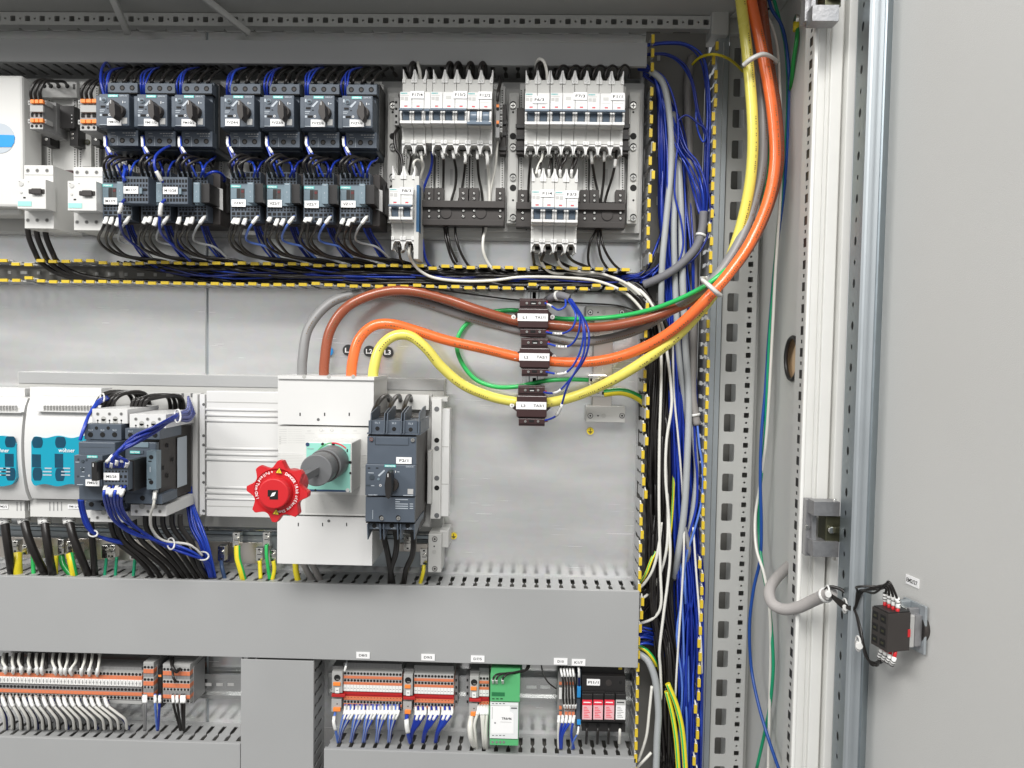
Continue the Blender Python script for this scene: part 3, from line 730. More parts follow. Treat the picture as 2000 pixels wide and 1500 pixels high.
mcb(913, 2, -1, 'F12/2', 'two-pole white breaker with levers down and sticker F12/2', 34.5, -.5, up=False, pw=23.8)
mcb(1025.5, 2, 0, 'F6/3', 'two-pole white miniature breaker with sticker F6/3', 28, 7, pw=24)
mcb(1075, 3, 0, 'F7/3', 'three-pole white miniature breaker with sticker F7/3', 58.5, 0, pw=24)
mcb(1148, 3, 1, 'F1/1', 'three-pole white miniature breaker with sticker F1/1, far right', 58.5, 0, pw=24)
f8 = mcb(760, 2, 186, 'F8/3', 'two-pole white breaker with sticker F8/3 and blue side strip, hanging below the rest', 34, -1, pw=23.2)
mb = MB(); mb.bx(808.5, 345, 818, 505, .108, .06, 'mcb'); mb.build('side_module', f8, .0006); mb = MB(); mb.bx(813.2, 362, 818.6, 452, .1086, .09, 'blue_strip'); mb.build('blue_strip', f8)
mcb(1038, 2, 191, 'F1/4', 'two-pole white breaker with sticker F1/4, lower left of the hanging pair', 22.5 + 8.5, -1, pw=22.7)
mcb(1083.8, 2, 192, 'F3/3', 'two-pole white breaker with sticker F3/3, lower right of the hanging pair', 33, 0, pw=22.7)

# grey relay terminals with orange dots right of F12/2 and left of F17/4
def smallterm(x0, x1, y0, y1, label, d=.1, side=True):
    c = P((x0+x1)/2, y1, d); t = thing('terminal_block', label, 'terminal block', (c.x, -.05, c.z))
    mb = MB(); mb.bx(x0, y0, x1, y1, d, .055, 'terminal')
    if side:
        for yy in range(int(y0) + 6, int(y1) - 6, 12): mb.bx(x1, yy, x1 + 5, yy + 8, d - .004, .06, 'terminal_lt'); mb.bx(x1 + 1.5, yy + 2, x1 + 3.6, yy + 6, d - .0036, d - .005, 'hole')
    mb.build('housing', t, .0006)
    for yy in (y0 + (y1-y0)*.1, y0 + (y1-y0)*.55):
        mb = MB(); mb.bx(x0 + 1.5, yy, x1 - 1.5, yy + 6, d + .0015, d, 'orange_hot'); mb.cy((x0+x1)/2, yy + 10, 3, d + .0005, d, 'hole', 10); mb.build('push_button', t, .0003)
    return t
smallterm(968, 976, 196, 268, 'narrow dark grey terminal with orange push buttons right of F12/2')
mb = MB(); mb.bx(770, 192, 779, 244, .08, .0645, 'terminal_lt')
for yy in (197, 210, 224, 236): mb.bx(771.5, yy, 776, yy + 5, .0804, .0795, 'hole')
o = mb.build('end_clamp', bevel=.0005); tag(o, 'small grey end clamp with square holes just left of F17/4', 'clamp')

# ---------------------------------------------------------------- dark motor protection breakers (seven)
def motor_breaker():
    t = thing('motor_breaker', 'slate grey rotary motor breaker with sticker FVZ1/6, right end of the upper row', 'motor breaker', P(686, 175, .125), 'slate rotary motor breakers in the upper row')
    mb = MB(); mb.bx(676, 164, 736, 297, .112, .054, 'slate_dark'); mb.bx(678, 188, 734, 258, .118, .112, 'slate'); mb.build('housing', t, .0012)
    mb = MB(); mb.bx(677, 165.5, 735.5, 184, .126, .111, 'slate'); mb.bx(678, 184, 735, 186.5, .1255, .112, 'hole')
    for x in (686, 705.5, 725): mb.cy(x, 175, 5.1, .1263, .1255, 'hole', 16); mb.cy(x, 175.4, 3.2, .1265, .1262, 'black_soft', 10)
    mb.build('top_terminal_block', t, .0007)
    mb = MB(); mb.bx(675, 259, 735.5, 288.5, .126, .111, 'slate'); mb.bx(676, 288.5, 736, 292, .120, .11, 'slate_dark')
    for x in (684.7, 703.9, 723.5): mb.cy(x, 278.5, 5.1, .1263, .1255, 'hole', 16); mb.cy(x, 278.8, 3.2, .1265, .1262, 'black_soft', 10)
    mb.bx(694, 270, 694.6, 288, .1262, .126, 'print_light')
    for k in range(5): mb.bx(705 + k*5.6, 263, 709 + k*5.6, 264.5, .1262, .126, 'print_grey'); mb.bx(711 + k*4, 268, 714 + k*4, 269, .1262, .126, 'print_grey')
    mb.bx(682, 263, 690, 263.8, .1262, .126, 'print_grey'); mb.bx(683, 268.5, 692, 269.2, .1262, .126, 'print_grey')
    mb.build('bottom_terminal_block', t, .0007)
    mb = MB(); mb.bx(660, 191, 727.5, 250.5, .143, .117, 'slate'); mb.bx(668, 187.5, 727.5, 249, .1475, .142, 'slate'); mb.bx(668.2, 197, 676, 244, .148, .1474, 'slate_light') if False else None
    mb.bx(662, 251, 728, 256, .134, .112, 'slate_dark'); mb.build('front_cover', t, .0012)
    mb = MB(); mb.bx(687, 188.3, 706.5, 193.2, .148, .1474, 'tag_teal'); p = mb.build('brand_tag', t)
    mb = MB(); mb.text('SIEMENS', 696.8, 190.8, 3.0, .1482, 'label', .02, 0, 17); mb.build('lettering', p)
    mb = MB(); mb.text('SIRIUS', 717, 190.8, 3.0, .1482, 'print_light', .01, 0, 14); mb.text('I', 716, 203, 4.5, .1482, 'label', .03, 0, 1); mb.text('O', 689.5, 228, 4.5, .1482, 'label', .03, 0, 4.5)
    mb.bx(718, 202.5, 722, 204, .1479, .1474, 'print_light'); mb.bx(670, 194, 673, 200, .1479, .1474, 'print_light'); mb.bx(670, 226.5, 674, 230.5, .1479, .1474, 'print_light')
    mb.bx(669.5, 247, 684, 248, .1479, .1474, 'print_light'); mb.bx(714, 234, 724, 245.5, .1479, .1474, 'print_grey')
    i = P(688, 203, .148); mb.hexa([(i.x-.004, -.1479, i.z-.004), (i.x-.001, -.1479, i.z-.005), (i.x+.006, -.1479, i.z+.003), (i.x+.004, -.1479, i.z+.004), (i.x-.004, -.1474, i.z-.004), (i.x-.001, -.1474, i.z-.005), (i.x+.006, -.1474, i.z+.003), (i.x+.004, -.1474, i.z+.004)], 'print_light')
    mb.bx(670, 218, 680, 219.2, .1479, .1474, 'print_light'); mb.bx(670, 221.5, 678, 222.5, .1479, .1474, 'print_light'); mb.build('printing', t)
    mb = MB(); mb.cy(678.5, 199, 5.2, .1485, .1474, 'slate_light', 16); mb.cy(678.5, 199, 3.8, .1492, .148, 'slate', 14); mb.bx(676, 198.3, 681, 199.7, .1495, .149, 'hole'); mb.build('setting_dial', t)
    mb = MB(); mb.bx(672, 210, 681, 213.5, .1482, .1474, 'hole'); mb.bx(675.5, 226, 685, 230, .1482, .1474, 'hole'); mb.bx(684, 215, 687, 216.5, .148, .1474, 'hole'); mb.build('test_slots', t)
    k = MB(); k.cy(708, 218.5, 11.5, .156, .147, 'black_soft', 24, 12)
    k.poly([(703.5, 196.5), (706.5, 198), (710.5, 206), (711.5, 228), (708, 235.5), (703, 231), (699.5, 222), (699, 207)], .172, .155, 'black_soft')
    k.bx(702.8, 199, 703.8, 206, .1724, .172, 'label'); k.build('rotary_knob', t, .0015)
    mb = MB(); mb.bx(736, 166, 742, 292, .098, .056, 'black'); mb.bx(737, 205, 741, 214, .0985, .09, 'hole'); mb.bx(737, 224, 741, 232, .0985, .09, 'hole'); mb.build('side_latch', t, .001)
    return t
m7 = motor_breaker(); m7z = [('FVZ1/6', 686, 175, 697, 240.5)]
def fitlab(t, s_, x, y): sticker(t, s_, x - 14, y - 6.8, x + 14, y + 6.8, .1482, 4.6)
fits = [(220, 171.5, 'FM17/2', 223, 238, 'slate grey rotary motor breaker with sticker FM17/2, left end of the upper row'),
        (293, 172.5, 'FM11/2', 295, 239, 'slate grey rotary motor breaker with sticker FM11/2'), (365, 173, 'FM10/2', 368.5, 239.5, 'slate grey rotary motor breaker with sticker FM10/2'),
        (459.5, 173.5, 'FVZ4/6', 454, 239, 'slate grey rotary motor breaker with sticker FVZ4/6'), (535.5, 174, 'FVZ3/6', 542, 239.5, 'slate grey rotary motor breaker with sticker FVZ3/6'),
        (613, 174.3, 'FVZ2/6', 621, 240.5, 'slate grey rotary motor breaker with sticker FVZ2/6')]
for (x, y, s_, lx, ly, lab) in fits:
    q = dup(m7, P(x, y, .125), lab); fitlab(q, s_, lx, ly)
fitlab(m7, 'FVZ1/6', 697, 240.5)

# ---------------------------------------------------------------- contactors
def grid(mb, x0, y0, x1, y1, nx, ny, d, m='hole', fill=.72):
    wx_, wy_ = (x1-x0)/nx, (y1-y0)/ny
    for i in range(nx):
        for j in range(ny):
            cx_, cy_ = x0 + (i+.5)*wx_, y0 + (j+.5)*wy_; mb.bx(cx_ - wx_*fill/2, cy_ - wy_*fill/2, cx_ + wx_*fill/2, cy_ + wy_*fill/2, d + .0004, d - .0004, m)
def contactor():
    t = thing('contactor', 'slate contactor with sticker VZ1/7, right end of the contactor row', 'contactor', P(664, 340, .13), 'slate contactors in the second row')
    mb = MB(); mb.bx(668, 341, 742, 441, .112, .054, 'black_soft'); mb.bx(664, 352, 722, 432, .128, .112, 'slate_dark'); mb.build('housing', t, .001)
    mb = MB(); mb.bx(663.5, 338, 723, 362, .132, .112, 'slate'); grid(mb, 665, 339, 722, 349, 6, 1, .132, fill=.74); grid(mb, 665, 350, 722, 361, 9, 2, .132, fill=.66); mb.build('top_terminal_block', t, .0005)
    mb = MB(); mb.bx(663.5, 404, 722, 434, .132, .112, 'slate'); grid(mb, 665, 405, 721, 415, 9, 2, .132, fill=.66); grid(mb, 665, 416, 721, 432, 6, 2, .132, fill=.7); mb.build('bottom_terminal_block', t, .0005)
    mb = MB(); mb.bx(664.5, 362.5, 714, 403.5, .1345, .12, 'slate_light'); mb.bx(665.5, 374, 676, 390, .1348, .134, 'slate_light'); mb.bx(676.5, 371, 684, 390, .1349, .1335, 'black'); mb.bx(684.5, 371, 692, 390, .1349, .1335, 'black_soft'); mb.bx(685.5, 374, 691, 379, .1352, .1348, 'window_red'); mb.build('front_plate', t, .0006)
    mb = MB(); mb.bx(665, 364, 685, 369, .1351, .1344, 'tag_teal'); p = mb.build('brand_tag', t); mb = MB(); mb.text('SIEMENS', 675, 366.5, 3, .1353, 'label', .02, 0, 17); mb.build('lettering', p)
    mb = MB(); mb.bx(701, 359, 713, 398, .152, .134, 'slate_light'); mb.bx(713.2, 361, 731, 398, .147, .11, 'black')
    mb.bx(703, 361, 711, 362.3, .1524, .1518, 'print_light'); mb.bx(706, 375, 707, 379, .1524, .1518, 'print_light'); mb.bx(706, 386, 708, 387, .1524, .1518, 'print_light'); mb.build('auxiliary_slider', t, .0008)
    mb = MB(); mb.bx(738, 362, 752, 418, .092, .055, 'black'); mb.poly([(733, 368), (747, 372), (747, 414), (733, 408)], .1125, .1118, 'print_grey'); mb.build('side_plate', t, .0008)
    return t
c7 = contactor()
for (x, y, s_, lab) in ((593, 340, 'VZ2/7', 'slate contactor with sticker VZ2/7'), (521, 338.5, 'VZ3/7', 'slate contactor with sticker VZ3/7'), (450.5, 337.5, 'VZ4/7', 'slate contactor with sticker VZ4/7'),
                        (201, 336, None, 'slate contactor half behind the M11/7 block, left end of the row'), (276, 337, None, 'slate contactor between the M11/7 and M10/28 blocks'), (347.5, 337.5, None, 'slate contactor with grey side label, right of the M10/28 block')):
    q = dup(c7, P(x, y, .13), lab)
    if s_: sticker(q, s_, x + 1.5, y + 53 - (1 if x < 600 else 0), x + 29.5, y + 67 - (1 if x < 600 else 0), .1352, 4.8)
    elif x == 201: sticker(q, 'M17/9', 202.5, 386, 229, 399, .1352, 4.8)
sticker(c7, 'VZ1/7', 666, 392, 694.5, 405, .1352, 4.8)
def aux(x0, y0, s_, label):
    w_, h = 50, 52; t = thing('auxiliary_contact_block', label, 'contact block', P(x0, y0 + h, .15)); d = .158
    mb = MB(); mb.bx(x0, y0, x0 + w_, y0 + h, d, .136, 'slate'); mb.bx(x0 + w_ + .2, y0 + 2, x0 + w_ + 9, y0 + h, d - .014, .136, 'black')
    grid(mb, x0 + 2, y0 + 3, x0 + w_ - 1, y0 + 12, 8, 1, d, fill=.7); grid(mb, x0 + 2, y0 + 13, x0 + w_ - 1, y0 + 21, 8, 1, d, fill=.6)
    grid(mb, x0 + 2, y0 + 33, x0 + w_ - 1, y0 + 40, 8, 1, d, fill=.6); grid(mb, x0 + 2, y0 + 40, x0 + w_ - 1, y0 + 49, 8, 1, d, fill=.7)
    mb.build('housing', t, .0006); mb = MB(); mb.bx(x0 + 32, y0 + 22, x0 + 37, y0 + 33, d + .003, d, 'slate_light'); mb.bx(x0 + 38, y0 + 23, x0 + w_ - 3, y0 + 27, d + .001, d, 'hole'); mb.build('slider', t)
    sticker(t, s_, x0 + 1, y0 + 19, x0 + 30, y0 + 33, d + .0006, 5); return t
aux(240, 345, 'M11/7', 'slate auxiliary contact block with terminal grid and sticker M11/7')
aux(317, 346, 'M10/28', 'slate auxiliary contact block with terminal grid and sticker M10/28')

# ---------------------------------------------------------------- white motor starters (two)
def starter():
    t = thing('motor_starter', 'white manual motor starter beside the big white box, left one of the pair', 'motor starter', P(47, 324, .13), 'white manual motor starters with black rocker')
    mb = MB(); mb.bx(47, 323, 105, 446, .125, .055, 'white'); mb.bx(48, 340.5, 104, 342.5, .1253, .124, 'mcb_shade')
    for x in (54, 72.5, 91.5): mb.cy(x, 333, 4.2, .1254, .1248, 'mcb_shade', 14); mb.cy(x, 333, 3, .1256, .1252, 'hole_grey', 10); mb.cy(x, 430, 4.2, .1254, .1248, 'mcb_shade', 14); mb.cy(x, 430, 3, .1256, .1252, 'hole_grey', 10)
    mb.build('housing', t, .001)
    mb = MB(); mb.bx(33, 350, 90, 407.5, .148, .1255, 'white'); mb.cy(41, 359, 4.6, .1488, .148, 'mcb', 16); mb.cy(41, 376, 2.4, .1488, .148, 'mcb', 12); mb.bx(45, 384.5, 50, 387.5, .1484, .1478, 'hole')
    for x, y in ((36, 354), (54, 354.5)): mb.bx(x, y, x + 3, y + 1, .1484, .1478, 'hole_grey')
    mb.build('front_cover', t, .0014)
    mb = MB(); mb.bx(54.5, 369, 86.5, 378, .1495, .147, 'black_soft'); mb.bx(60, 367.5, 80, 379.5, .152, .1495, 'black_soft'); mb.build('rocker_switch', t, .0012)
    mb = MB(); mb.bx(34.5, 393, 61.5, 402.5, .1486, .1479, 'starter_tag'); mb.build('brand_tag', t)
    mb = MB(); mb.bx(113, 332, 142, 375, .075, .052, 'brown_case'); mb.bx(112, 348, 141, 450, .068, .052, 'bracket'); mb.build('side_carrier', t, .001)
    mb = MB()
    for y in (357, 368, 387, 404): mb.bx(95, y, 99, y + 3, .1256, .125, 'hole')
    mb.build('side_slots', t)
    return t
s1 = starter(); dup(s1, P(144, 327.5, .13), 'white manual motor starter beside the contactors, right one of the pair')
# big white box at the left edge
t = thing('fuse_switch', 'tall white switch housing with a blue disc, cut off by the left edge', 'switch', P(-20, 402, .1))
mb = MB(); mb.bx(-170, 147, 47, 403, .105, .06, 'white'); mb.build('housing', t, .004)
mb = MB(); mb.cy(0, 270, 29, .1056, .1045, 'print_light', 40); mb.build('dial_recess', t)
mb = MB(); mb.poly([(-29, 262), (27, 264), (28.3, 268), (27, 279), (22, 287), (-29, 287)], .1062, .105, 'blue_disc'); mb.build('blue_disc', t)
mb = MB(); mb.bx(-120, 404, 40, 418, .09, .05, 'white'); mb.build('lower_cover', t, .004)

# terminals with orange levers left of the motor breakers
def relay_terms(x0, x1, y0, y1, label, side):
    d = .118; t = thing('relay_terminal', label, 'terminal block', P((x0+x1)/2, y1, d), 'grey terminals with orange push levers at the upper left')
    mb = MB(); mb.bx(x0, y0, x1, y1, d, .06, 'terminal'); mb.bx(x0, y0 + (y1-y0)*.2, x1, y0 + (y1-y0)*.42, d + .004, d, 'terminal_lt'); mb.bx(x0, y1 - (y1-y0)*.16, x1, y1, d + .0015, d, 'terminal_lt')
    if side: mb.bx(x1, y0 + 6, x1 + 26, y1 + 6, d - .03, .06, 'terminal')
    n = 3; w_ = (x1-x0)/n
    for i in range(n): mb.cy(x0 + (i+.5)*w_, y1 - 6, 3, d + .002, d, 'hole', 12); mb.bx(x0 + i*w_ + 2, y0 + (y1-y0)*.46, x0 + (i+1)*w_ - 2, y0 + (y1-y0)*.58, d + .001, d, 'hole')
    for xx in (x0 - 4, x1 + 1):
        for yy in (y0 + 2, y0 + (y1-y0)*.66): mb.bx(xx, yy, xx + 5, yy + 9, d - .004, d - .02, 'terminal_lt'); mb.bx(xx + 1.5, yy + 3, xx + 3.5, yy + 6, d - .0036, d - .005, 'hole')
    mb.build('housing', t, .0006)
    for i in range(n):
        for yy in (y0, y0 + (y1-y0)*.64): mb = MB(); mb.bx(x0 + i*w_ + .7, yy, x0 + (i+1)*w_ - .7, yy + 7.5, d + .005, d, 'orange_hot'); mb.build('push_lever', t, .0006)
    return t
relay_terms(58, 84, 194, 252, 'grey terminal with orange levers between the white box and the black socket', True)
relay_terms(156, 189, 193, 255, 'grey terminal with orange levers directly left of FM17/2', False)
mb = MB(); mb.bx(117, 207, 145, 250, .085, .052, 'black'); mb.bx(136, 250, 152, 284, .08, .052, 'black'); mb.cy(141, 262, 2, .0805, .08, 'steel', 8); mb.cy(141, 270, 2.5, .0805, .08, 'steel', 8)
for y in (224, 231, 238): mb.bx(139, y, 141, y + 2, .0853, .085, 'label')
o = mb.build('relay_socket', bevel=.001); tag(o, 'black relay socket to the right of the left grey terminal', 'socket')
for (x, s_) in ((90, 'below the left grey terminal'), (187, 'below the terminal beside FM17/2')):
    mb = MB(); mb.bx(x - 8, 266, x + 8, 283, .075, .052, 'black'); mb.cy(x, 272, 3, .0755, .075, 'steel', 10); o = mb.build('mounting_block', bevel=.0008); tag(o, 'small black clamp foot ' + s_, 'clamp', 'small black clamp feet at the upper left')
bracket(169, 'narrow grey bracket bar with one screw above the second white starter', 258, 322, 18) if False else None
mb = MB(); mb.bx(160, 250, 178, 325, .06, .05, 'bracket'); mb.screw(170, 277, 5, .0605, 'brass_dark'); o = mb.build('mounting_bar', bevel=.001); tag(o, 'narrow grey mounting bar with one dull screw above the second white starter', 'bar')
mb = MB(); mb.bx(50, 165, 95, 322, .048, .0425, 'print_grey'); o = mb.build('side_plate', bevel=.001); tag(o, 'flat grey plate right of the big white box behind the terminal', 'plate')
mb = MB(); mb.bx(82, 161, 150, 190, .062, .052, 'white'); 
for x in (86, 99, 114, 131): mb.cy(x, 168, 4.4, .0626, .062, 'hole', 12)
mb.bx(142, 164, 147, 174, .0624, .062, 'hole_grey'); o = mb.build('wire_entry', bevel=.001); tag(o, 'white wire entry with round holes, top left above the relay socket', 'cable entry')
# ================================================================= MIDDLE FIELD
def solo(mb, name, label, cat, group=None, bevel=0): return tag(mb.build(name, bevel=bevel), label, cat, group)
mb = MB(); mb.bx(23, 731, 874, 1033, .022, .004, 'bracket'); mb.bx(24, 733, 873, 756, .0235, .022, 'duct'); solo(mb, 'busbar_board', 'light grey busbar board carrying the middle device row', 'busbar board', bevel=.001)
mb = MB(); mb.bx(-150, 1036, 880, 1042, .02, .012, 'zinc_dark'); mb.bx(-150, 1043, 880, 1098, .008, .004, 'zinc'); solo(mb, 'shadow_band_rail', 'added dark-edged rail standing in for the shadow band under the middle device row', 'rail')  # rail added, its dark strip stands in for a band of reflection and shadow
# wide white fuse switches with teal windows
def wavy(x0, x1, y0, y1, amp=5, n=44, lobes=2.5, flatleft=False):
    pts = []; w_ = x1 - x0
    for k in range(n + 1): s = k / n; pts.append((x0 + w_*s, y0 + amp*.9*(1 - math.cos(2*math.pi*lobes*s))*.5 + (12*(1 - s*14)**2 if s < .07 else 0) + (12*(1-(1-s)*14)**2 if s > .93 else 0)))
    bot = [(x, y1 - (y - y0)) for x, y in reversed(pts)]
    return pts + bot
def fuse(x0, x1, wx0, wx1, label, words, wx_, cells, st):
    t = thing('fuse_switch', label, 'fuse switch', P((x0+x1)/2, 1010, .08), 'white fuse switches with teal windows')
    mb = MB(); mb.bx(x0, 757, x1, 778, .06, .03, 'white_trim'); mb.bx(x0, 976, x1 + 1, 1011, .085, .03, 'white')
    for k in range(4): xx = (83 if x0 < 0 else 92) - (51 if x0 < 0 else 0) + k * 7.6 + (0 if x0 < 0 else 4); mb.bx(xx, 980, xx + 2.2, 998, .0854, .0848, 'ink_grey')
    mb.build('housing', t, .0014)
    # bulging front door of the switch
    mb = MB(); n = 12; prev = None; prof = []
    for k in range(n + 1):
        s = k / n; prof.append((776 + 199*s, .095 + .016*math.sin(math.pi*min(1, max(0, s)))**.6))
    xa, xb = P(x0 + 1, 870, .1).x, P(x1 - 1, 870, .1).x
    i0 = len(mb.v)
    for y, d in prof: z = P((x0+x1)/2, y, d).z; mb.v += [Vector((xa, -d, z)), Vector((xb, -d, z))]
    for k in range(n): a = i0 + 2*k; mb.face([a, a+2, a+3, a+1], 'white_trim', True)
    z0 = P((x0+x1)/2, 776, .095).z; z1 = P((x0+x1)/2, 975, .095).z; mb.box(xa, xb, -.0945, -.061, z1, z0, 'white')
    j = len(mb.v); mb.v += [v.copy() for v in mb.v[i0:i0+2*(n+1):2]]; mb.face(list(range(j, j+n+1)), 'white_trim'); j = len(mb.v); mb.v += [v.copy() for v in mb.v[i0+1:i0+2*(n+1):2]]; mb.face(list(reversed(range(j, j+n+1))), 'white_trim')
    for k in range(26):
        xx = x0 + 28 + k * 6.0
        if xx < x1 - 8: mb.bx(xx, 792, xx + 1.4, 802, .1095, .104, 'print_grey')
    mb.bx(x0 + 12, 803, x1 - 8, 805, .1125, .104, 'white_trim'); mb.build('switch_door', t)
    mb = MB(); mb.poly([(a, b) for a, b in wavy(wx0, wx1, 851, 950)], .1135, .105, 'teal_window')
    w_ = mb.build('teal_window', t)
    for (cx_, cy_, hw, hh) in cells:
        mb = MB()
        if hh > 8 and cy_ > 890 and cy_ < 905: mb.bx(cx_ - hw, cy_ - hh, cx_ + hw, cy_ + hh, .1138, .1134, 'teal_window_dark')
        else: mb.poly([(cx_ + hw*math.cos(a)*1.05, cy_ + hh*max(-.9, min(.9, 1.2*math.sin(a)))) for a in [2*math.pi*k/16 for k in range(16)]], .1138, .1134, 'teal_window_dark')
        mb.build('fuse_chamber', w_)
    mb = MB(); mb.text(words, wx_, 879.5, 8, .1142, 'label', .012, 0, 33); mb.build('lettering', w_)
    mb = MB()
    for gx in ([91, 127] if x0 > 0 else [2, 10]):
        for k in range(3): mb.bx(gx - 8 + (k == 0) * 4, 913.5 + 6.5*k, gx + 10, 916 + 6.5*k, .1141, .1136, 'print_light')
    mb.build('printing', w_)
    sticker(t, st, (132 if x0 > 0 else -4), 985, (156 if x0 > 0 else 16), 994, .0856, 4)
fuse(-150, 52, -110, 31.5, 'white fuse switch with teal window, cut off by the left edge', 'wöhner', 2, [(20, 863, 10, 12), (18, 899, 9, 13), (21, 926, 9, 14)], 'FM2/2')
fuse(56, 200, 61, 190, 'white fuse switch with teal window, partly behind the dark contactors', 'wöhner', 130, [(73, 864, 10, 12), (118, 864, 10, 12), (71, 900, 9, 13), (115, 900, 8.5, 14), (73, 926, 9, 14), (117, 927, 9, 14)], 'FM12/1')
# light adapter behind the two big starters
mb = MB(); mb.bx(205, 764, 396, 1010, .04, .031, 'adapter'); mb.bx(376, 768, 386, 1009, .048, .04, 'white')
for i in range(5): mb.bx(300 + i*18, 768, 305 + i*18, 776, .0405, .04, 'hole_grey')
solo(mb, 'busbar_adapter', 'tall white adapter behind the pair of big dark starters', 'adapter', bevel=.0006)
# ribbed white cover
t = thing('ribbed_cover', 'white plastic cover with horizontal ribs left of the red rotary handle', 'cover', P(470, 1012, .07))
mb = MB(); mb.bx(401, 763, 560, 1013, .066, .031, 'white_trim'); mb.build('cover_plate', t, .001)
mb = MB()
for y0, y1 in ((785.5, 787), (798, 804), (809, 815), (820, 826), (874, 880), (885, 891), (896, 902), (950, 956), (961, 967), (973, 978), (989, 990.5)):
    if y1 - y0 < 3: mb.bx(402, y0, 559, y1, .0663, .066, 'mcb_shade')
    else: c0 = P(402, (y0+y1)/2, .066); c1 = P(559, (y0+y1)/2, .066); mb.cyl((c0.x, -.0655, c0.z + (c1.z-c0.z)/2), (c1.x, -.0655, c0.z + (c1.z-c0.z)/2), (y1-y0)/2*S(.066), 'white_trim', 12)
mb.build('ribs', t)
mb = MB(); mb.bx(390, 768, 400, 1008, .058, .031, 'mcb_face')
for yy in (790, 851, 869, 924, 942, 998): mb.cy(397.5, yy, 3, .0584, .058, 'hole_grey', 12)
mb.build('side_strip', t, .0005)

# ---------------------------------------------------------------- big white main switch with the red handle
ms = thing('main_switch', 'large white main switch with mint plate and red star-shaped rotary handle', 'main switch', P(636, 1104, .1))
mb = MB(); mb.bx(541, 741, 731, 831, .135, .035, 'white_trim'); mb.bx(541, 735, 732, 741.5, .138, .035, 'white_trim')
for x in (586, 634, 682): mb.bx(x - 1.2, 806, x + 1.2, 812.5, .1353, .135, 'hole')
mb.cy(621.5, 819.5, 3, .1354, .135, 'hole_grey', 12)
for x in (594, 642, 690): mb.cy(x, 735.5, 4, .1384, .138, 'mcb_shade', 12)
mb.build('upper_cover', ms, .0016)
mb = MB(); mb.bx(541, 831.5, 731, 1008, .132, .035, 'white'); mb.bx(541, 886, 731, 887, .1323, .132, 'mcb_face')
mb.bx(595, 966, 726, 1003, .1323, .132, 'mcb')
for k in range(9): mb.bx(541, 889 + k*3, 592, 890 + k*3, .1322, .132, 'mcb'); mb.bx(706, 889 + k*3, 727, 890 + k*3, .1322, .132, 'mcb')
for k in range(7):
    mb.bx(545, 838 + k*4.4, 560, 838.8 + k*4.4, .1322, .132, 'print_grey'); mb.bx(562, 838 + k*4.4, 590, 838.5 + k*4.4, .1322, .132, 'mcb')
    if k > 2: mb.bx(545, 840 + k*4.4, 549, 841 + k*4.4, .1322, .132, 'mcb_shade'); mb.bx(578, 838 + k*4.4, 596, 838.5 + k*4.4, .1322, .132, 'print_grey')
for x in (600, 627, 645, 668, 690): mb.bx(x, 841, x + 7, 842.2, .1322, .132, 'print_grey'); mb.bx(x - 4, 846, x + 14, 846.5, .1322, .132, 'print_grey'); mb.bx(x, 979, x + 5, 980, .1325, .132, 'print_grey'); mb.bx(x + 5, 992, x + 9, 993, .1325, .132, 'print_grey')
for x in (627, 648): mb.cy(x, 840, 3.4, .1322, .1319, 'print_grey', 14); mb.cy(x, 840, 2.5, .1324, .1319, 'white', 14)
mb.build('rating_plate', ms, .0012)
mb = MB(); mb.bx(539, 1009, 729, 1104, .135, .035, 'white_trim')
for x in (582.5, 630, 677): mb.bx(x - 1, 1021, x + 1, 1028, .1353, .135, 'hole')
mb.cy(642, 1017.5, 3, .1354, .135, 'hole_grey', 12); mb.build('lower_cover', ms, .0016)
mb = MB(); mb.bx(596, 863.5, 687.5, 963, .187, .1325, 'white'); mb.build('drive_box', ms, .001)
mb = MB(); mb.bx(597.5, 865, 685, 961, .1876, .187, 'mint'); mb.cy(600.5, 868, 3.8, .1882, .1876, 'navy', 16)
mb.bx(601, 956.5, 684, 960.2, .1879, .1876, 'navy'); mb.cy(679, 957.5, 4, .1884, .1876, 'white', 16)
for x, y, r in ((630, 867.5, 3), (651, 867.5, 3), (684, 903, 3), (684, 924, 2.2), (616, 957.5, 2.4)): mb.cy(x, y, r, .188, .1876, 'hole', 12)
mb.bx(677, 877, 679.4, 883, .188, .1876, 'hole'); mb.bx(636, 866, 646, 869.5, .188, .1876, 'label'); mb.bx(600, 876, 613, 877, .188, .1876, 'ink_grey')
mb.build('mint_plate', ms)
cS = P(617, 919, .27)
def arc(mb, r0, r1, a0, a1, d, m, n=14):
    for k in range(n):
        p = [math.radians(a0 + (a1-a0)*(k + q)/n) for q in (0, 1)]; i = len(mb.v)
        mb.v += [Vector((cS.x + r*math.cos(a), -d, cS.z + r*math.sin(a))) for r, a in ((r0, p[0]), (r1, p[0]), (r1, p[1]), (r0, p[1]))]; mb.face([i, i+1, i+2, i+3], m)
mb = MB(); arc(mb, .0245, .0262, 45, 95, .1882, 'red_print'); arc(mb, .0245, .0262, 95, 145, .1882, 'green_case'); mb.build('position_arc', ms)
mb = MB(); mb.cyl((cS.x, -.1885, cS.z), (cS.x, -.232, cS.z), .0225, 'shaft_grey', 40); mb.cyl((cS.x, -.232, cS.z), (cS.x, -.27, cS.z), .0205, 'shaft_grey', 40); mb.cyl((cS.x, -.236, cS.z), (cS.x, -.240, cS.z), .0213, 'black_soft', 40)
mb.build('shaft_housing', ms, .0012)
mb = MB(); mb.box(cS.x - .0045, cS.x + .0045, -.375, -.2702, cS.z - .0045, cS.z + .0045, 'shaft_grey'); mb.build('drive_shaft', ms, .0005)
KD = .415; kc = Vector((cS.x, -KD, cS.z)); hd_ = MB()
hd_.cyl((kc.x, -.355, kc.z), (kc.x, -.404, kc.z), .0165, 'red', 44, .0175)
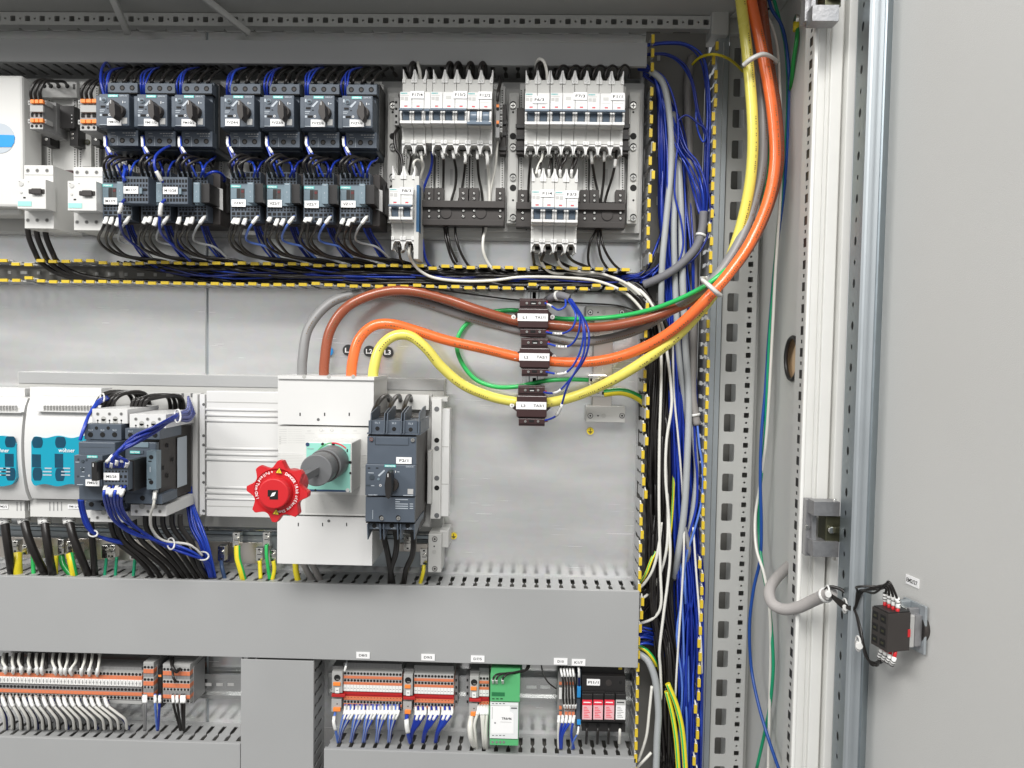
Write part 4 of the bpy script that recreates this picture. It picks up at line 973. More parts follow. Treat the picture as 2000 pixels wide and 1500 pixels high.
hand = hd_.build('rotary_handle', ms, .001)
mb = MB(); N = 160; front = []
def lobe(t): 
    c = 1 - abs(math.sin(4 * (t - math.radians(85)))); return .0262 + .0076 * min(1, c * 1.42) ** 1.15
prof = [(KD - .012, .985), (KD - .010, 1.0), (KD - .0015, 1.0), (KD, .975), (KD, .80), (KD - .002, .74), (KD - .002, .52)]
i0 = len(mb.v)
for d, k in prof:
    for j in range(N):
        t = 2*math.pi*j/N; r = lobe(t)
        if k < .9: r = .0315 * k
        else: r *= k
        mb.v.append(Vector((kc.x + r*math.cos(t), -d, kc.z + r*math.sin(t))))
for q in range(len(prof) - 1):
    for j in range(N): jj = (j+1) % N; mb.face([i0 + q*N + j, i0 + q*N + jj, i0 + (q+1)*N + jj, i0 + (q+1)*N + j], 'red', True)
mb.face([i0 + j for j in range(N)], 'red'); st_ = mb.build('star_grip', hand)
md = st_.modifiers.new('e', 'EDGE_SPLIT'); md.split_angle = .5
mb = MB(); mb.cyl((kc.x, -(KD - .003), kc.z), (kc.x, -(KD + .011), kc.z), .0172, 'red', 44, .0162); mb.build('centre_boss', hand, .0012)
mb = MB(); z = KD + .0113
mb.box(kc.x - .004, kc.x + .005, -z, -z + .0004, kc.z - .006, kc.z + .004, 'hole'); mb.box(kc.x - .006, kc.x - .004, -z, -z + .0004, kc.z - .003, kc.z + .004, 'hole'); mb.build('keyway', hand)
mb = MB(); a = Vector((kc.x - .003, -z - .0003, kc.z - .003)); mb.hexa([a, a + Vector((.004, 0, .001)), a + Vector((.006, 0, .005)), a + Vector((.002, 0, .004)), a + Vector((0, .0002, 0)), a + Vector((.004, .0002, .001)), a + Vector((.006, .0002, .005)), a + Vector((.002, .0002, .004))], 'label'); mb.build('key_pin', hand)
mb = MB()
def ringtext(mb, s_, a0, step, r, h, d, inv=False):
    a = a0
    for ch in s_:
        if ch != ' ':
            vs, fs = glyphs(ch, .02); xs = [v[0] for v in vs]; k = h / .72; t = math.radians(a); rot = t + (math.pi/2 if inv else -math.pi/2); i = len(mb.v); ca, sa = math.cos(rot), math.sin(rot); cx_ = (min(xs) + max(xs)) / 2
            for v in vs:
                X_ = (v[0] - cx_) * k * .85; Z_ = (v[1] - .35) * k; mb.v.append(Vector((kc.x + r*math.cos(t) + X_*ca - Z_*sa, -d, kc.z + r*math.sin(t) + X_*sa + Z_*ca)))
            for f in fs: mb.face([i + q for q in f], 'label')
        a -= (-step if inv else step) * (.55 if ch in 'iIl! tfr' else 1)
ringtext(mb, 'DANGER ! Risk of Electric Shock', 62, 6.3, .0222, .0033, KD + .0004)
ringtext(mb, '+ Pull and Turn ON !', 104, 6.2, .0222, .0033, KD + .0004, True)
mb.build('lettering', hand)
for ang in (84, 268):
    mb = MB(); t = math.radians(ang); c = Vector((kc.x + .0225*math.cos(t), -(KD + .0005), kc.z + .0225*math.sin(t)))
    def tr(k, d, m): i = len(mb.v); mb.v += [c + Vector((k*math.cos(math.radians(q)), -d, k*math.sin(math.radians(q)))) for q in (84, 204, 324)]; mb.face([i, i+1, i+2], m)
    tr(.0046, 0, 'ink'); tr(.0036, .0002, 'warn_yellow'); mb.cyl(c + Vector((-.0002, -.0003, -.0012)), c + Vector((.0003, -.0003, .0016)), .0003, 'ink', 5); mb.build('warning_triangle', hand)

# ---------------------------------------------------------------- slate breaker F2/1 with its adapter
mb = MB(); mb.bx(757, 769, 842, 1030, .045, .031, 'adapter'); mb.bx(758, 771, 838, 800, .06, .045, 'white'); mb.bx(842, 778, 861, 1015, .07, .031, 'white'); mb.bx(862, 797, 877, 1010, .055, .031, 'mcb_face')
mb.bx(842, 776, 874, 784, .06, .031, 'adapter')
for yy in (799, 860, 876, 934, 953, 1007): mb.cy(853, yy, 5, .0706, .07, 'hole' if yy in (860, 953) else 'shaft_grey', 14)
mb.bx(761, 774, 765, 779, .0604, .06, 'hole')
for yy in (872, 945): mb.bx(862.5, yy, 876.5, yy + 1.2, .0555, .055, 'mcb_shade')
solo(mb, 'busbar_adapter', 'white adapter with row of round holes behind breaker F2/1', 'adapter', bevel=.0006)
fb = thing('motor_breaker', 'large slate breaker with rotary knob and sticker F2/1, right of the main switch', 'motor breaker', P(765, 1055, .19))
mb = MB(); mb.bx(717, 848, 812, 1022, .187, .07, 'black_soft'); mb.bx(722, 812, 820, 1040, .14, .07, 'black_soft'); mb.build('housing', fb, .0012)
mb = MB(); mb.bx(716.5, 853, 813, 907, .195, .187, 'slate'); mb.bx(733, 854.5, 798, 868.5, .1955, .195, 'slate'); mb.bx(733, 868.5, 798, 869.2, .1958, .195, 'slate_dark'); mb.bx(732.5, 854, 733.2, 869, .1958, .195, 'slate_dark'); mb.bx(797.6, 854, 798.2, 869, .1958, .195, 'slate_dark')
mb.build('upper_cover', fb, .001)
mb = MB(); mb.bx(712.5, 907, 812, 969.5, .198, .187, 'slate'); mb.build('front_panel', fb, .001)
mb = MB(); mb.bx(713, 970.5, 810.5, 1020, .195, .187, 'slate'); mb.bx(713.5, 1020, 811, 1022.5, .19, .187, 'hole')
for x in (744.5, 777.5): mb.cy(x, 1011, 4.8, .1956, .195, 'hole', 14)
mb.build('lower_cover', fb, .001)
for x, y in ((725, 858), (806, 859.5), (745.5, 1012.5), (778, 1012.5)): mb = MB(); mb.screw(x, y, 3.8, .1957); mb.build('screw', fb)
mb = MB(); mb.bx(719, 822, 822, 848, .187, .10, 'slate'); mb.bx(716, 846, 822, 849, .191, .12, 'slate')
for k, x in enumerate((737, 769.5, 802)):
    mb.bx(x - 13, 821, x + 13, 846, .189, .186, 'slate'); mb.cy(x, 837 + k, 4.2, .1895, .189, 'hole', 14); mb.text(('1L1', '3L2', '5L3')[k], x, 825.5 + k, 3.6, .1893, 'print_light', .01, 0, 9)
mb.build('top_terminal_block', fb, .0008)
for x in (723.5, 750, 755.5, 783, 788.5, 817.5):
    mb = MB(); a = P(x, 846, .19); top = P(x, 807, .19)
    mb.ext([Vector((a.x, -.194, a.z)), Vector((a.x, -.19, top.z)), Vector((a.x, -.15, top.z + .006)), Vector((a.x, -.13, top.z + .006)), Vector((a.x, -.13, a.z))], Vector((.0014, 0, 0)), 'slate'); mb.build('phase_fin', fb)
mb = MB(); mb.bx(718, 1023, 812, 1034, .185, .10, 'slate')
for k, x in enumerate((734, 768, 799)): mb.cy(x - 3, 1027, 4.5, .1855, .185, 'hole', 14); mb.text(('2T1', '4T2', '6T3')[k], x, 1035 + k*.6 - 4, 3.2, .1853, 'print_light', .01, 0, 9)
mb.build('bottom_terminal_block', fb, .0008)
for x in (717.5, 742, 749, 776, 782, 808.5):
    mb = MB(); a = P(x, 1023, .19); b_ = P(x, 1054, .19)
    mb.ext([Vector((a.x, -.193, a.z)), Vector((a.x, -.189, b_.z)), Vector((a.x, -.12, a.z - .004)), Vector((a.x, -.12, a.z))], Vector((.0014, 0, 0)), 'slate'); mb.build('phase_fin', fb)
mb = MB(); mb.cy(764, 948, 13, .205, .198, 'black_soft', 26, 14); mb.poly([(754.5, 925), (758, 920), (763, 924), (765, 950), (763, 966), (759, 975), (753, 970), (751, 948)], .226, .204, 'black'); mb.bx(757, 925, 758.4, 932, .2264, .226, 'label'); mb.build('rotary_knob', fb, .002)
mb = MB(); mb.bx(751, 907.8, 773, 912.4, .1985, .1979, 'tag_teal'); p = mb.build('brand_tag', fb); mb = MB(); mb.text('SIEMENS', 762, 910.2, 2.8, .1987, 'label', .02, 0, 19); mb.build('lettering', p)
mb = MB(); mb.text('SIRIUS', 800, 911.5, 3, .1985, 'print_light', .01, 0, 15); mb.text('I', 772.5, 921.5, 4.5, .1985, 'label', .03, 0, 1.2); mb.text('O', 743, 948, 4.8, .1985, 'label', .03, 0, 5)
for x, y, w_ in ((719, 923, 11), (725, 948, 6), (776, 921, 4), (719, 966, 9), (729, 966, 8), (787, 967, 20)): mb.bx(x, y, x + w_, y + 1.4, .1984, .198, 'print_light')
for k in range(5):
    mb.bx(772, 975 + k*4.3, 797 - (k == 1)*16, 976.6 + k*4.3, .1954, .195, 'print_light')
    if k > 1: mb.bx(800, 975 + k*4.3, 807, 976.6 + k*4.3, .1954, .195, 'print_light')
mb.bx(796, 955, 807, 965.5, .1984, .198, 'print_grey'); mb.bx(727.5, 996, 728.3, 1014, .1954, .195, 'print_light')
a = P(745, 923, .1984); mb.hexa([(a.x-.005, a.y, a.z-.004), (a.x-.003, a.y, a.z-.0055), (a.x+.005, a.y, a.z+.0025), (a.x+.0035, a.y, a.z+.004)] + [(a.x-.005, a.y+.0003, a.z-.004), (a.x-.003, a.y+.0003, a.z-.0055), (a.x+.005, a.y+.0003, a.z+.0025), (a.x+.0035, a.y+.0003, a.z+.004)], 'print_light')
mb.build('printing', fb)
mb = MB(); mb.bx(718, 913.2, 723, 915, .1984, .198, 'hole'); mb.bx(734, 913.2, 739, 915, .1984, .198, 'hole'); mb.cy(726, 932, 5, .1992, .198, 'slate_dark', 14); mb.cy(739, 936, 2.6, .1992, .198, 'slate_light', 12); mb.bx(715, 946.5, 723, 950, .1984, .198, 'slate_dark'); mb.build('setting_dials', fb)
sticker(fb, 'F2/1', 773.5, 893, 804, 906, .1964, 5.4)
mb = MB(); mb.bx(835, 880, 842, 985, .09, .07, 'adapter'); mb.build('side_plate', fb, .0005)

# ---------------------------------------------------------------- the two big dark starters at the left
sb = thing('motor_breaker', 'dark motor breaker with rotary knob and white terminal blocks, in front of the teal windows', 'motor breaker', P(205, 1020, .12))
mb = MB(); mb.bx(166, 830, 250, 992, .145, .05, 'slate'); mb.bx(152, 862, 226, 979, .18, .145, 'slate'); mb.build('housing', sb, .0015)
mb = MB(); mb.bx(163.5, 828, 238, 859, .16, .10, 'slate')
for k, x in enumerate((176.5, 200, 223.5)): mb.cy(x, 849, 5.2, .1606, .16, 'hole', 16); mb.text(('1L1', '3L2', '5L3')[k], x, 840, 3.4, .1604, 'print_light', .01, 0, 8)
for x in (188, 211): mb.cy(x, 836, 3.4, .1606, .16, 'hole', 14)
mb.build('top_terminal_block', sb, .001)
mb = MB(); mb.bx(165, 981, 240, 997, .155, .10, 'slate')
for x in (178, 202, 226): mb.cy(x, 985, 5, .1556, .155, 'hole', 16)
mb.build('bottom_terminal_block', sb, .001)
mb = MB(); mb.bx(179, 799, 250, 827, .150, .06, 'white_trim')
for x in (190.5, 213.5, 236.5): mb.cy(x, 808.5, 3.6, .1505, .15, 'mcb_shade', 14); mb.cy(x, 808.5, 2.6, .1507, .15, 'hole_grey', 12); mb.cy(x, 821, 1.8, .1507, .15, 'hole', 8); mb.bx(x - .5, 821, x + .5, 827, .1506, .15, 'hole')
for x in (202, 225): mb.cy(x, 818, 5, .1505, .15, 'mcb_shade', 16); mb.bx(x - 5, 818, x + 5, 827, .1505, .15, 'mcb_shade')
mb.build('upper_terminal_cover', sb, .001)
mb = MB(); mb.bx(175, 998, 252, 1020, .14, .06, 'white_trim')
for x in (190, 213, 236.5): mb.cy(x, 1011, 3.8, .1405, .14, 'mcb_shade', 14); mb.cy(x, 1011, 2.6, .1407, .14, 'hole_grey', 12)
for x in (202, 227): mb.cy(x, 1001, 5, .1406, .14, 'mcb_shade', 14)
mb.build('lower_terminal_cover', sb, .001)
mb = MB(); mb.bx(144, 889, 201, 950, .20, .18, 'slate'); mb.bx(155, 873, 218, 873.8, .1805, .18, 'slate_dark'); mb.build('front_panel', sb, .0015)
mb = MB(); mb.cy(190, 920, 11, .204, .20, 'black_soft', 22); mb.bx(178.5, 902, 189, 940, .224, .204, 'black'); mb.bx(181, 905, 182.4, 912, .2244, .224, 'label'); mb.build('rotary_knob', sb, .002)
mb = MB(); mb.bx(169.5, 889.5, 190.5, 894.5, .2005, .20, 'tag_teal'); p = mb.build('brand_tag', sb); mb = MB(); mb.text('SIEMENS', 180, 892, 2.8, .2007, 'label', .02, 0, 18); mb.build('lettering', p)
mb = MB()
for x, y, w_ in ((147, 902, 8), (157, 913, 8), (160, 921, 5), (157, 930, 8), (150, 946, 12)): mb.bx(x, y, x + w_, y + 1.2, .2004, .2, 'print_light')
mb.text('O', 174, 929, 4, .2004, 'label', .03, 0, 4); mb.build('printing', sb)
mb = MB()
for x, y, r in ((161, 901, 3), (152, 897, 1.6), (168, 898, 1.8), (160, 916, 3.4), (151, 930, 1.4)): mb.cy(x, y, r, .2012, .20, 'slate_dark', 12)
mb.build('setting_dials', sb)
sticker(sb, 'FM5/2', 166.5, 936.5, 194.5, 949.5, .2008, 5)
kc_ = thing('contactor', 'big slate contactor with white terminal blocks and M5/28 auxiliary block', 'contactor', P(300, 1012, .12))
mb = MB(); mb.bx(245, 840, 313, 986, .155, .055, 'black_soft'); mb.bx(243, 862, 306, 985, .164, .155, 'slate'); mb.build('housing', kc_, .0015)
mb = MB(); mb.bx(243.5, 837, 313, 858, .165, .10, 'slate'); 
for x in (254.5, 302.5): mb.cy(x, 850, 5, .1656, .165, 'hole', 16); mb.text('1L1' if x < 260 else '5L3', x, 842, 3.2, .1654, 'print_light', .01, 0, 8)
mb.bx(243, 859, 306, 861.5, .163, .15, 'hole'); mb.bx(260, 864, 290, 874, .1655, .164, 'slate_light'); mb.build('top_terminal_block', kc_, .001)
mb = MB(); mb.bx(252, 809, 325, 836, .15, .06, 'white_trim')
for x in (265, 288, 311): mb.cy(x, 818.5, 3.6, .1505, .15, 'mcb_shade', 14); mb.cy(x, 818.5, 2.6, .1507, .15, 'hole_grey', 12); mb.cy(x, 831, 1.8, .1507, .15, 'hole', 8); mb.bx(x - .5, 831, x + .5, 836, .1506, .15, 'hole')
for x in (276.5, 299.5): mb.cy(x, 827, 5, .1505, .15, 'mcb_shade', 16); mb.bx(x - 5, 827, x + 5, 836, .1505, .15, 'mcb_shade')
mb.build('upper_terminal_cover', kc_, .001)
mb = MB(); mb.bx(254, 985.5, 326, 1008, .148, .06, 'white_trim')
for x in (266, 289, 312): mb.cy(x, 999, 3.8, .1485, .148, 'mcb_shade', 14); mb.cy(x, 999, 2.6, .1487, .148, 'hole_grey', 12)
for x in (277, 302): mb.cy(x, 989, 5.5, .1486, .148, 'mcb_shade', 14)
mb.build('lower_terminal_cover', kc_, .001)
mb = MB(); mb.bx(243, 965, 318, 984, .165, .12, 'slate')
for x in (278,): mb.cy(x, 973, 5, .1656, .165, 'hole', 16)
mb.build('bottom_terminal_block', kc_, .001)
mb = MB(); mb.bx(286, 880, 305.5, 957, .178, .164, 'slate_light')
for y in (893, 942): mb.cy(295, y, 4.4, .1785, .178, 'hole', 14)
mb.bx(289, 900, 296, 902, .1784, .178, 'hole'); mb.bx(289, 935, 296, 937, .1784, .178, 'hole'); mb.bx(292, 912, 294, 922, .1784, .178, 'print_light'); mb.build('coil_block', kc_, .001)
mb = MB(); mb.bx(252, 880, 280, 886, .1655, .164, 'slate'); mb.bx(253.5, 880.5, 273.5, 886, .166, .1654, 'tag_teal'); p = mb.build('brand_tag', kc_); mb = MB(); mb.text('SIEMENS', 263.5, 883.3, 2.8, .1663, 'label', .02, 0, 18); mb.build('lettering', p)
mb = MB(); mb.bx(201, 903, 250.5, 958, .212, .166, 'slate'); grid(mb, 204, 906, 249, 916, 6, 1, .212, fill=.7); grid(mb, 204, 918, 249, 924, 7, 1, .212, fill=.6); grid(mb, 232, 926, 249, 936, 2, 1, .212, fill=.6); grid(mb, 204, 937, 249, 943, 7, 1, .212, fill=.6); grid(mb, 204, 945, 249, 955, 6, 1, .212, fill=.7)
mb.bx(250.8, 898, 262, 960, .20, .166, 'black'); ab = mb.build('auxiliary_block', kc_, .001)
sticker(kc_, 'M5/28', 202, 923.5, 233, 938, .2132, 5)
lp_ = MB(); d1, d2 = .105, .075; x_ = P(313, 900, .155).x + .0006
lp_.hexa([(x_, -d1, P(300, 852, .09).z), (x_, -d2, P(300, 852, .09).z), (x_, -d2, P(300, 948, .09).z), (x_, -d1, P(300, 948, .09).z)] + [(x_ + .0006, -d1, P(300, 852, .09).z), (x_ + .0006, -d2, P(300, 852, .09).z), (x_ + .0006, -d2, P(300, 948, .09).z), (x_ + .0006, -d1, P(300, 948, .09).z)], 'print_light'); lp_.build('rating_label', kc_)
mb = MB()
for dd_, yy in ((.135, 873), (.135, 933), (.148, 915), (.12, 904)): z = P(313, yy, .155).z; mb.box(x_, x_ + .0006, -dd_ - .002, -dd_ + .002, z - .003, z + .003, 'hole')
mb.build('side_slots', kc_)

# ---------------------------------------------------------------- right half: transformers, rail, earth bar, stickers
mb = MB(); mb.bx(1021, 566, 1064, 762, .011, .004, 'rail_metal'); mb.bx(1021, 566, 1029, 762, .0165, .011, 'rail_metal'); mb.bx(1057, 566, 1064, 762, .0165, .011, 'rail_metal'); mb.bx(1034, 566, 1036, 762, .0125, .011, 'zinc'); mb.bx(1050, 566, 1052, 762, .0125, .011, 'zinc')
mb.bx(1040, 568, 1047, 582, .0114, .0108, 'hole'); mb.cy(1043.5, 582, 3.6, .0114, .0108, 'hole', 12); mb.bx(1040, 738, 1047, 746, .0114, .0108, 'hole')
solo(mb, 'din_rail', 'short upright steel rail holding the three brown transformers', 'rail', bevel=.0005)
def ct(x, y, hh, l1, l2, label):
    t = thing('current_transformer', label, 'current transformer', P(x + 29, y + hh, .055), 'brown current transformers on the upright rail'); b0_ = y + hh
    mb = MB(); mb.bx(x, y + 20, x + 59, b0_ - 17, .062, .018, 'brown_case'); mb.bx(x + 2, y + 18, x + 57, b0_ - 15, .055, .018, 'brown_case'); mb.build('core_housing', t, .0012)
    mb = MB(); mb.bx(x + 3, y, x + 55, y + 19, .057, .018, 'brown_case'); mb.bx(x + 3, y + 3, x + 55, y + 15, .0595, .057, 'brown_case'); mb.bx(x + 24, y + 5, x + 36, y + 12, .0602, .0594, 'hole'); mb.bx(x + 26, y + 9, x + 34, y + 11, .0606, .06, 'print_grey')
    mb.build('upper_terminals', t, .001)
    mb = MB(); mb.bx(x + 4, b0_ - 16, x + 55, b0_, .057, .018, 'brown_case'); mb.bx(x + 4, b0_ - 14, x + 55, b0_ - 4, .0595, .057, 'brown_case'); mb.bx(x + 24, b0_ - 12, x + 34, b0_ - 7, .0602, .0594, 'hole'); mb.build('lower_terminals', t, .001)
    for sx_, sy_ in ((x + 17, y + 9), (x + 42, y + 9), (x + 17, b0_ - 9), (x + 42, b0_ - 9)): mb = MB(); mb.screw(sx_, sy_, 2.4, .0597); mb.build('screw', t)
    for ex, s_ in ((x - 9, -1), (x + 67, 1)):
        yy = y + hh * .49
        mb = MB(); mb.poly([(x if s_ < 0 else x + 59, yy - 12), (ex + s_*0, yy - 5), (ex + s_*5, yy), (ex, yy + 5), (x if s_ < 0 else x + 59, yy + 12)], .045, .02, 'brown_case'); mb.cy(ex, yy, 4.6, .0475, .045, 'sleeve', 16); mb.cy(ex, yy, 2, .048, .047, 'mcb_shade', 8); mb.build('cable_clamp', t, .0006)
    mb = MB(); mb.bx(x - 1, y + hh*.5 - 7.5, x + 58, y + hh*.5 + 7, .0628, .0615, 'label'); mb.bx(x + 28, y + hh*.5 - 6, x + 28.4, y + hh*.5 + 5, .063, .0627, 'mcb_shade'); p = mb.build('label_plate', t)
    mb = MB(); mb.text(l1, x + 13, y + hh*.5, 5.2, .0631, 'ink', .015, 0, 8); mb.text(l2, x + 43, y + hh*.5, 5.2, .0631, 'ink', .015, 0, 20); mb.build('lettering', p)
ct(1012, 583, 74, 'L1', 'TA1/1', 'brown current transformer labelled L1 TA1/1, threaded by the brown cable')
ct(1015, 660, 75, 'L2', 'TA2/1', 'brown current transformer labelled L2 TA2/1, threaded by the orange cable')
ct(1009, 753, 79, 'L3', 'TA3/1', 'brown current transformer labelled L3 TA3/1, threaded by the yellow cable')
eb = thing('earth_bar', 'upright tinned copper earth bar held by two grey brackets right of the transformers', 'earth bar', P(1178, 826, .02))
mb = MB(); mb.bx(1159.5, 600, 1196, 805, .018, .013, 'copper'); mb.build('bar', eb, .0006)
for y0, y1 in ((598, 623), (793, 825)):
    mb = MB(); mb.bx(1144.5, y0, 1221, y1, .022, .004, 'bracket')
    mb.build('bracket', eb, .001)
    yc = y0 + 12 if y0 < 700 else y0 + 19
    for x in (1153, 1215): mb = MB(); mb.cy(x, yc, 5.5, .0226, .022, 'hole_grey', 16); mb.cy(x, yc, 4.2, .0235, .0225, 'steel', 14); mb.cy(x, yc, 2, .0238, .023, 'hole', 6); mb.build('screw', eb)
    mb = MB(); mb.cy(1179, yc, 4.6, .0224, .022, 'mcb_shade', 14); mb.cy(1168, yc, 1.6, .0224, .022, 'hole', 8); mb.build('rivet', eb)
def clampbit(x, y, w_, h, d, label, nm='cable_clamp', group='steel cable clamps', vertical=False):
    t = thing(nm, label, 'clamp', P(x, y + h/2, d), group)
    mb = MB(); mb.bx(x - w_/2, y - h/2, x + w_/2, y + h/2, d, d - .012, 'steel'); mb.build('clamp_body', t, .0008)
    mb = MB(); mb.cy(x, y, min(w_, h) * .33, d + .004, d, 'steel', 12); mb.bx(x - min(w_, h)*.25, y - .6, x + min(w_, h)*.25, y + .6, d + .0043, d + .0038, 'hole'); mb.build('screw', t)
    mb = MB()
    if w_ > h:
        for s_ in (-1, 1): mb.bx(x + s_*w_*.34 - 2, y - 3, x + s_*w_*.34 + 2, y + 3, d + .0003, d - .0003, 'hole')
    else:
        for s_ in (-1, 1): mb.bx(x - 2, y + s_*h*.36 - 1.5, x + 2, y + s_*h*.36 + 1.5, d + .0003, d - .0003, 'hole')
    mb.build('slot', t); return t
clampbit(1167, 742, 36, 19, .034, 'steel screw clamp holding the green wire on the earth bar')
clampbit(1167, 768, 32, 15, .028, 'steel screw clamp behind the yellow cable, holding the green-yellow cable')
def disc(x, y, r, d, txt, m, mi, label, name='phase_sticker', grp=None):
    t = thing(name, label, 'sticker', P(x, y, d), grp); mb = MB(); mb.cy(x, y, r, d, d - .0008, m, 28); p = mb.build('disc', t)
    mb = MB()
    if txt: mb.text(txt, x, y, r * .85, d + .0003, mi, .02, 0, r * 1.15)
    else:
        mb.bx(x - .6, y - r*.7, x + .6, y + .2, d + .0003, d, mi)
        for k in range(3): mb.bx(x - r*(.6 - .18*k), y + r*.05 + k*r*.24, x + r*(.6 - .18*k), y + r*.05 + k*r*.24 + 1.1, d + .0003, d, mi)
    mb.build('lettering' if txt else 'earth_symbol', t)
disc(680, 684, 11, .0042, 'L1', 'ink', 'label', 'round black sticker L1 half hidden by the orange cable'); disc(721, 686, 11, .0042, 'L2', 'ink', 'label', 'round black sticker L2 half hidden by the yellow cable')
disc(757, 688, 11, .0042, 'L3', 'ink', 'label', 'round black sticker L3 fully visible on the plate'); disc(640, 686, 10, .0042, 'N', 'blue_disc', 'label', 'round blue sticker peeking out beside the brown cable')
disc(1153, 842, 7, .0042, None, 'warn_yellow', 'ink', 'round yellow earth sticker below the earth bar', 'earth_sticker'); disc(886, 1047, 6.5, .0042, None, 'warn_yellow', 'ink', 'round yellow earth sticker right of the grey clamp box', 'earth_sticker')
t = thing('clamp_box', 'small grey box with two screws below breaker F2/1', 'bracket', P(855, 1118, .05))
mb = MB(); mb.bx(836, 1042, 862, 1119, .068, .02, 'bracket'); mb.bx(858, 1036, 876, 1070, .055, .01, 'adapter'); mb.build('box', t, .001)
for y in (1053, 1111): mb = MB(); mb.cy(849, y, 5.6, .0686, .068, 'hole_grey', 16); mb.cy(849, y, 4.2, .0695, .0685, 'steel', 14); mb.cy(849, y, 2, .0698, .069, 'hole', 6); mb.build('screw', t)
mb = MB(); mb.cy(848, 1078, 4.4, .0684, .068, 'mcb_shade', 14); mb.cy(848, 1067, 1.5, .0684, .068, 'hole', 8); mb.build('rivet', t)
mb = MB(); mb.bx(780, 1062, 836, 1078, .03, .022, 'copper'); mb.bx(-150, 1052, 540, 1094, .016, .012, 'copper'); solo(mb, 'earth_bar', 'long tinned copper earth bar along the bottom of the middle field', 'earth bar', bevel=.0005)
for i, (x, y, h, s_) in enumerate(((461, 1055, 30, 'with the thick green-yellow cable'), (432, 1081, 30, 'with the thin black-sleeved earth wire'), (520, 1054, 28, 'with the lime earth wire'), (506, 1083, 26, 'beside the lime earth wire'), (532, 1086, 24, 'at the left edge of the main switch'), (796, 1061, 28, 'behind the cables of F2/1'), (828, 1088, 34, 'left of the small grey box'), (29, 1068, 24, 'nearest the left edge'), (118, 1068, 30, 'between the second and third black cable'), (48, 1074, 20, 'behind the first black cables'), (136, 1070, 26, 'right of the third black cable'), (204, 1078, 26, 'under the dark motor breaker'), (219, 1077, 26, 'second under the dark motor breaker'), (258, 1080, 26, 'left of the crowd of black cables'), (150, 1073, 22, 'left of the fourth black cable'))):
    clampbit(x, y, 15 if i < 7 else 13, h, .04 + .004*(i % 3), 'steel clamp on the long earth bar ' + s_)

# ================================================================= BOTTOM FIELD
mb = MB(); mb.bx(-150, 1312, 632, 1360, .012, .004, 'rail_metal'); mb.bx(-150, 1312, 632, 1322, .018, .012, 'rail_metal'); mb.bx(-150, 1352, 632, 1360, .018, .012, 'rail_metal')
for i in range(3): mb.bx(400 + i*22, 1334, 413 + i*22, 1340, .0124, .0118, 'adapter')
solo(mb, 'din_rail', 'long steel rail under the left terminal strip, seen left of the upright duct', 'rail', bevel=.001)
mb = MB(); mb.bx(633, 1325, 1242, 1368, .012, .004, 'rail_metal'); mb.bx(633, 1322, 1242, 1331, .018, .012, 'rail_metal'); mb.bx(633, 1360, 1242, 1368, .018, .012, 'rail_metal')
for i in range(2): mb.bx(1028 + i*27, 1339, 1048 + i*27, 1345, .0124, .0118, 'label')
solo(mb, 'din_rail', 'long steel rail under the right terminal strips, seen beside the green converter', 'rail', bevel=.001)
def slot_shadow(): pass
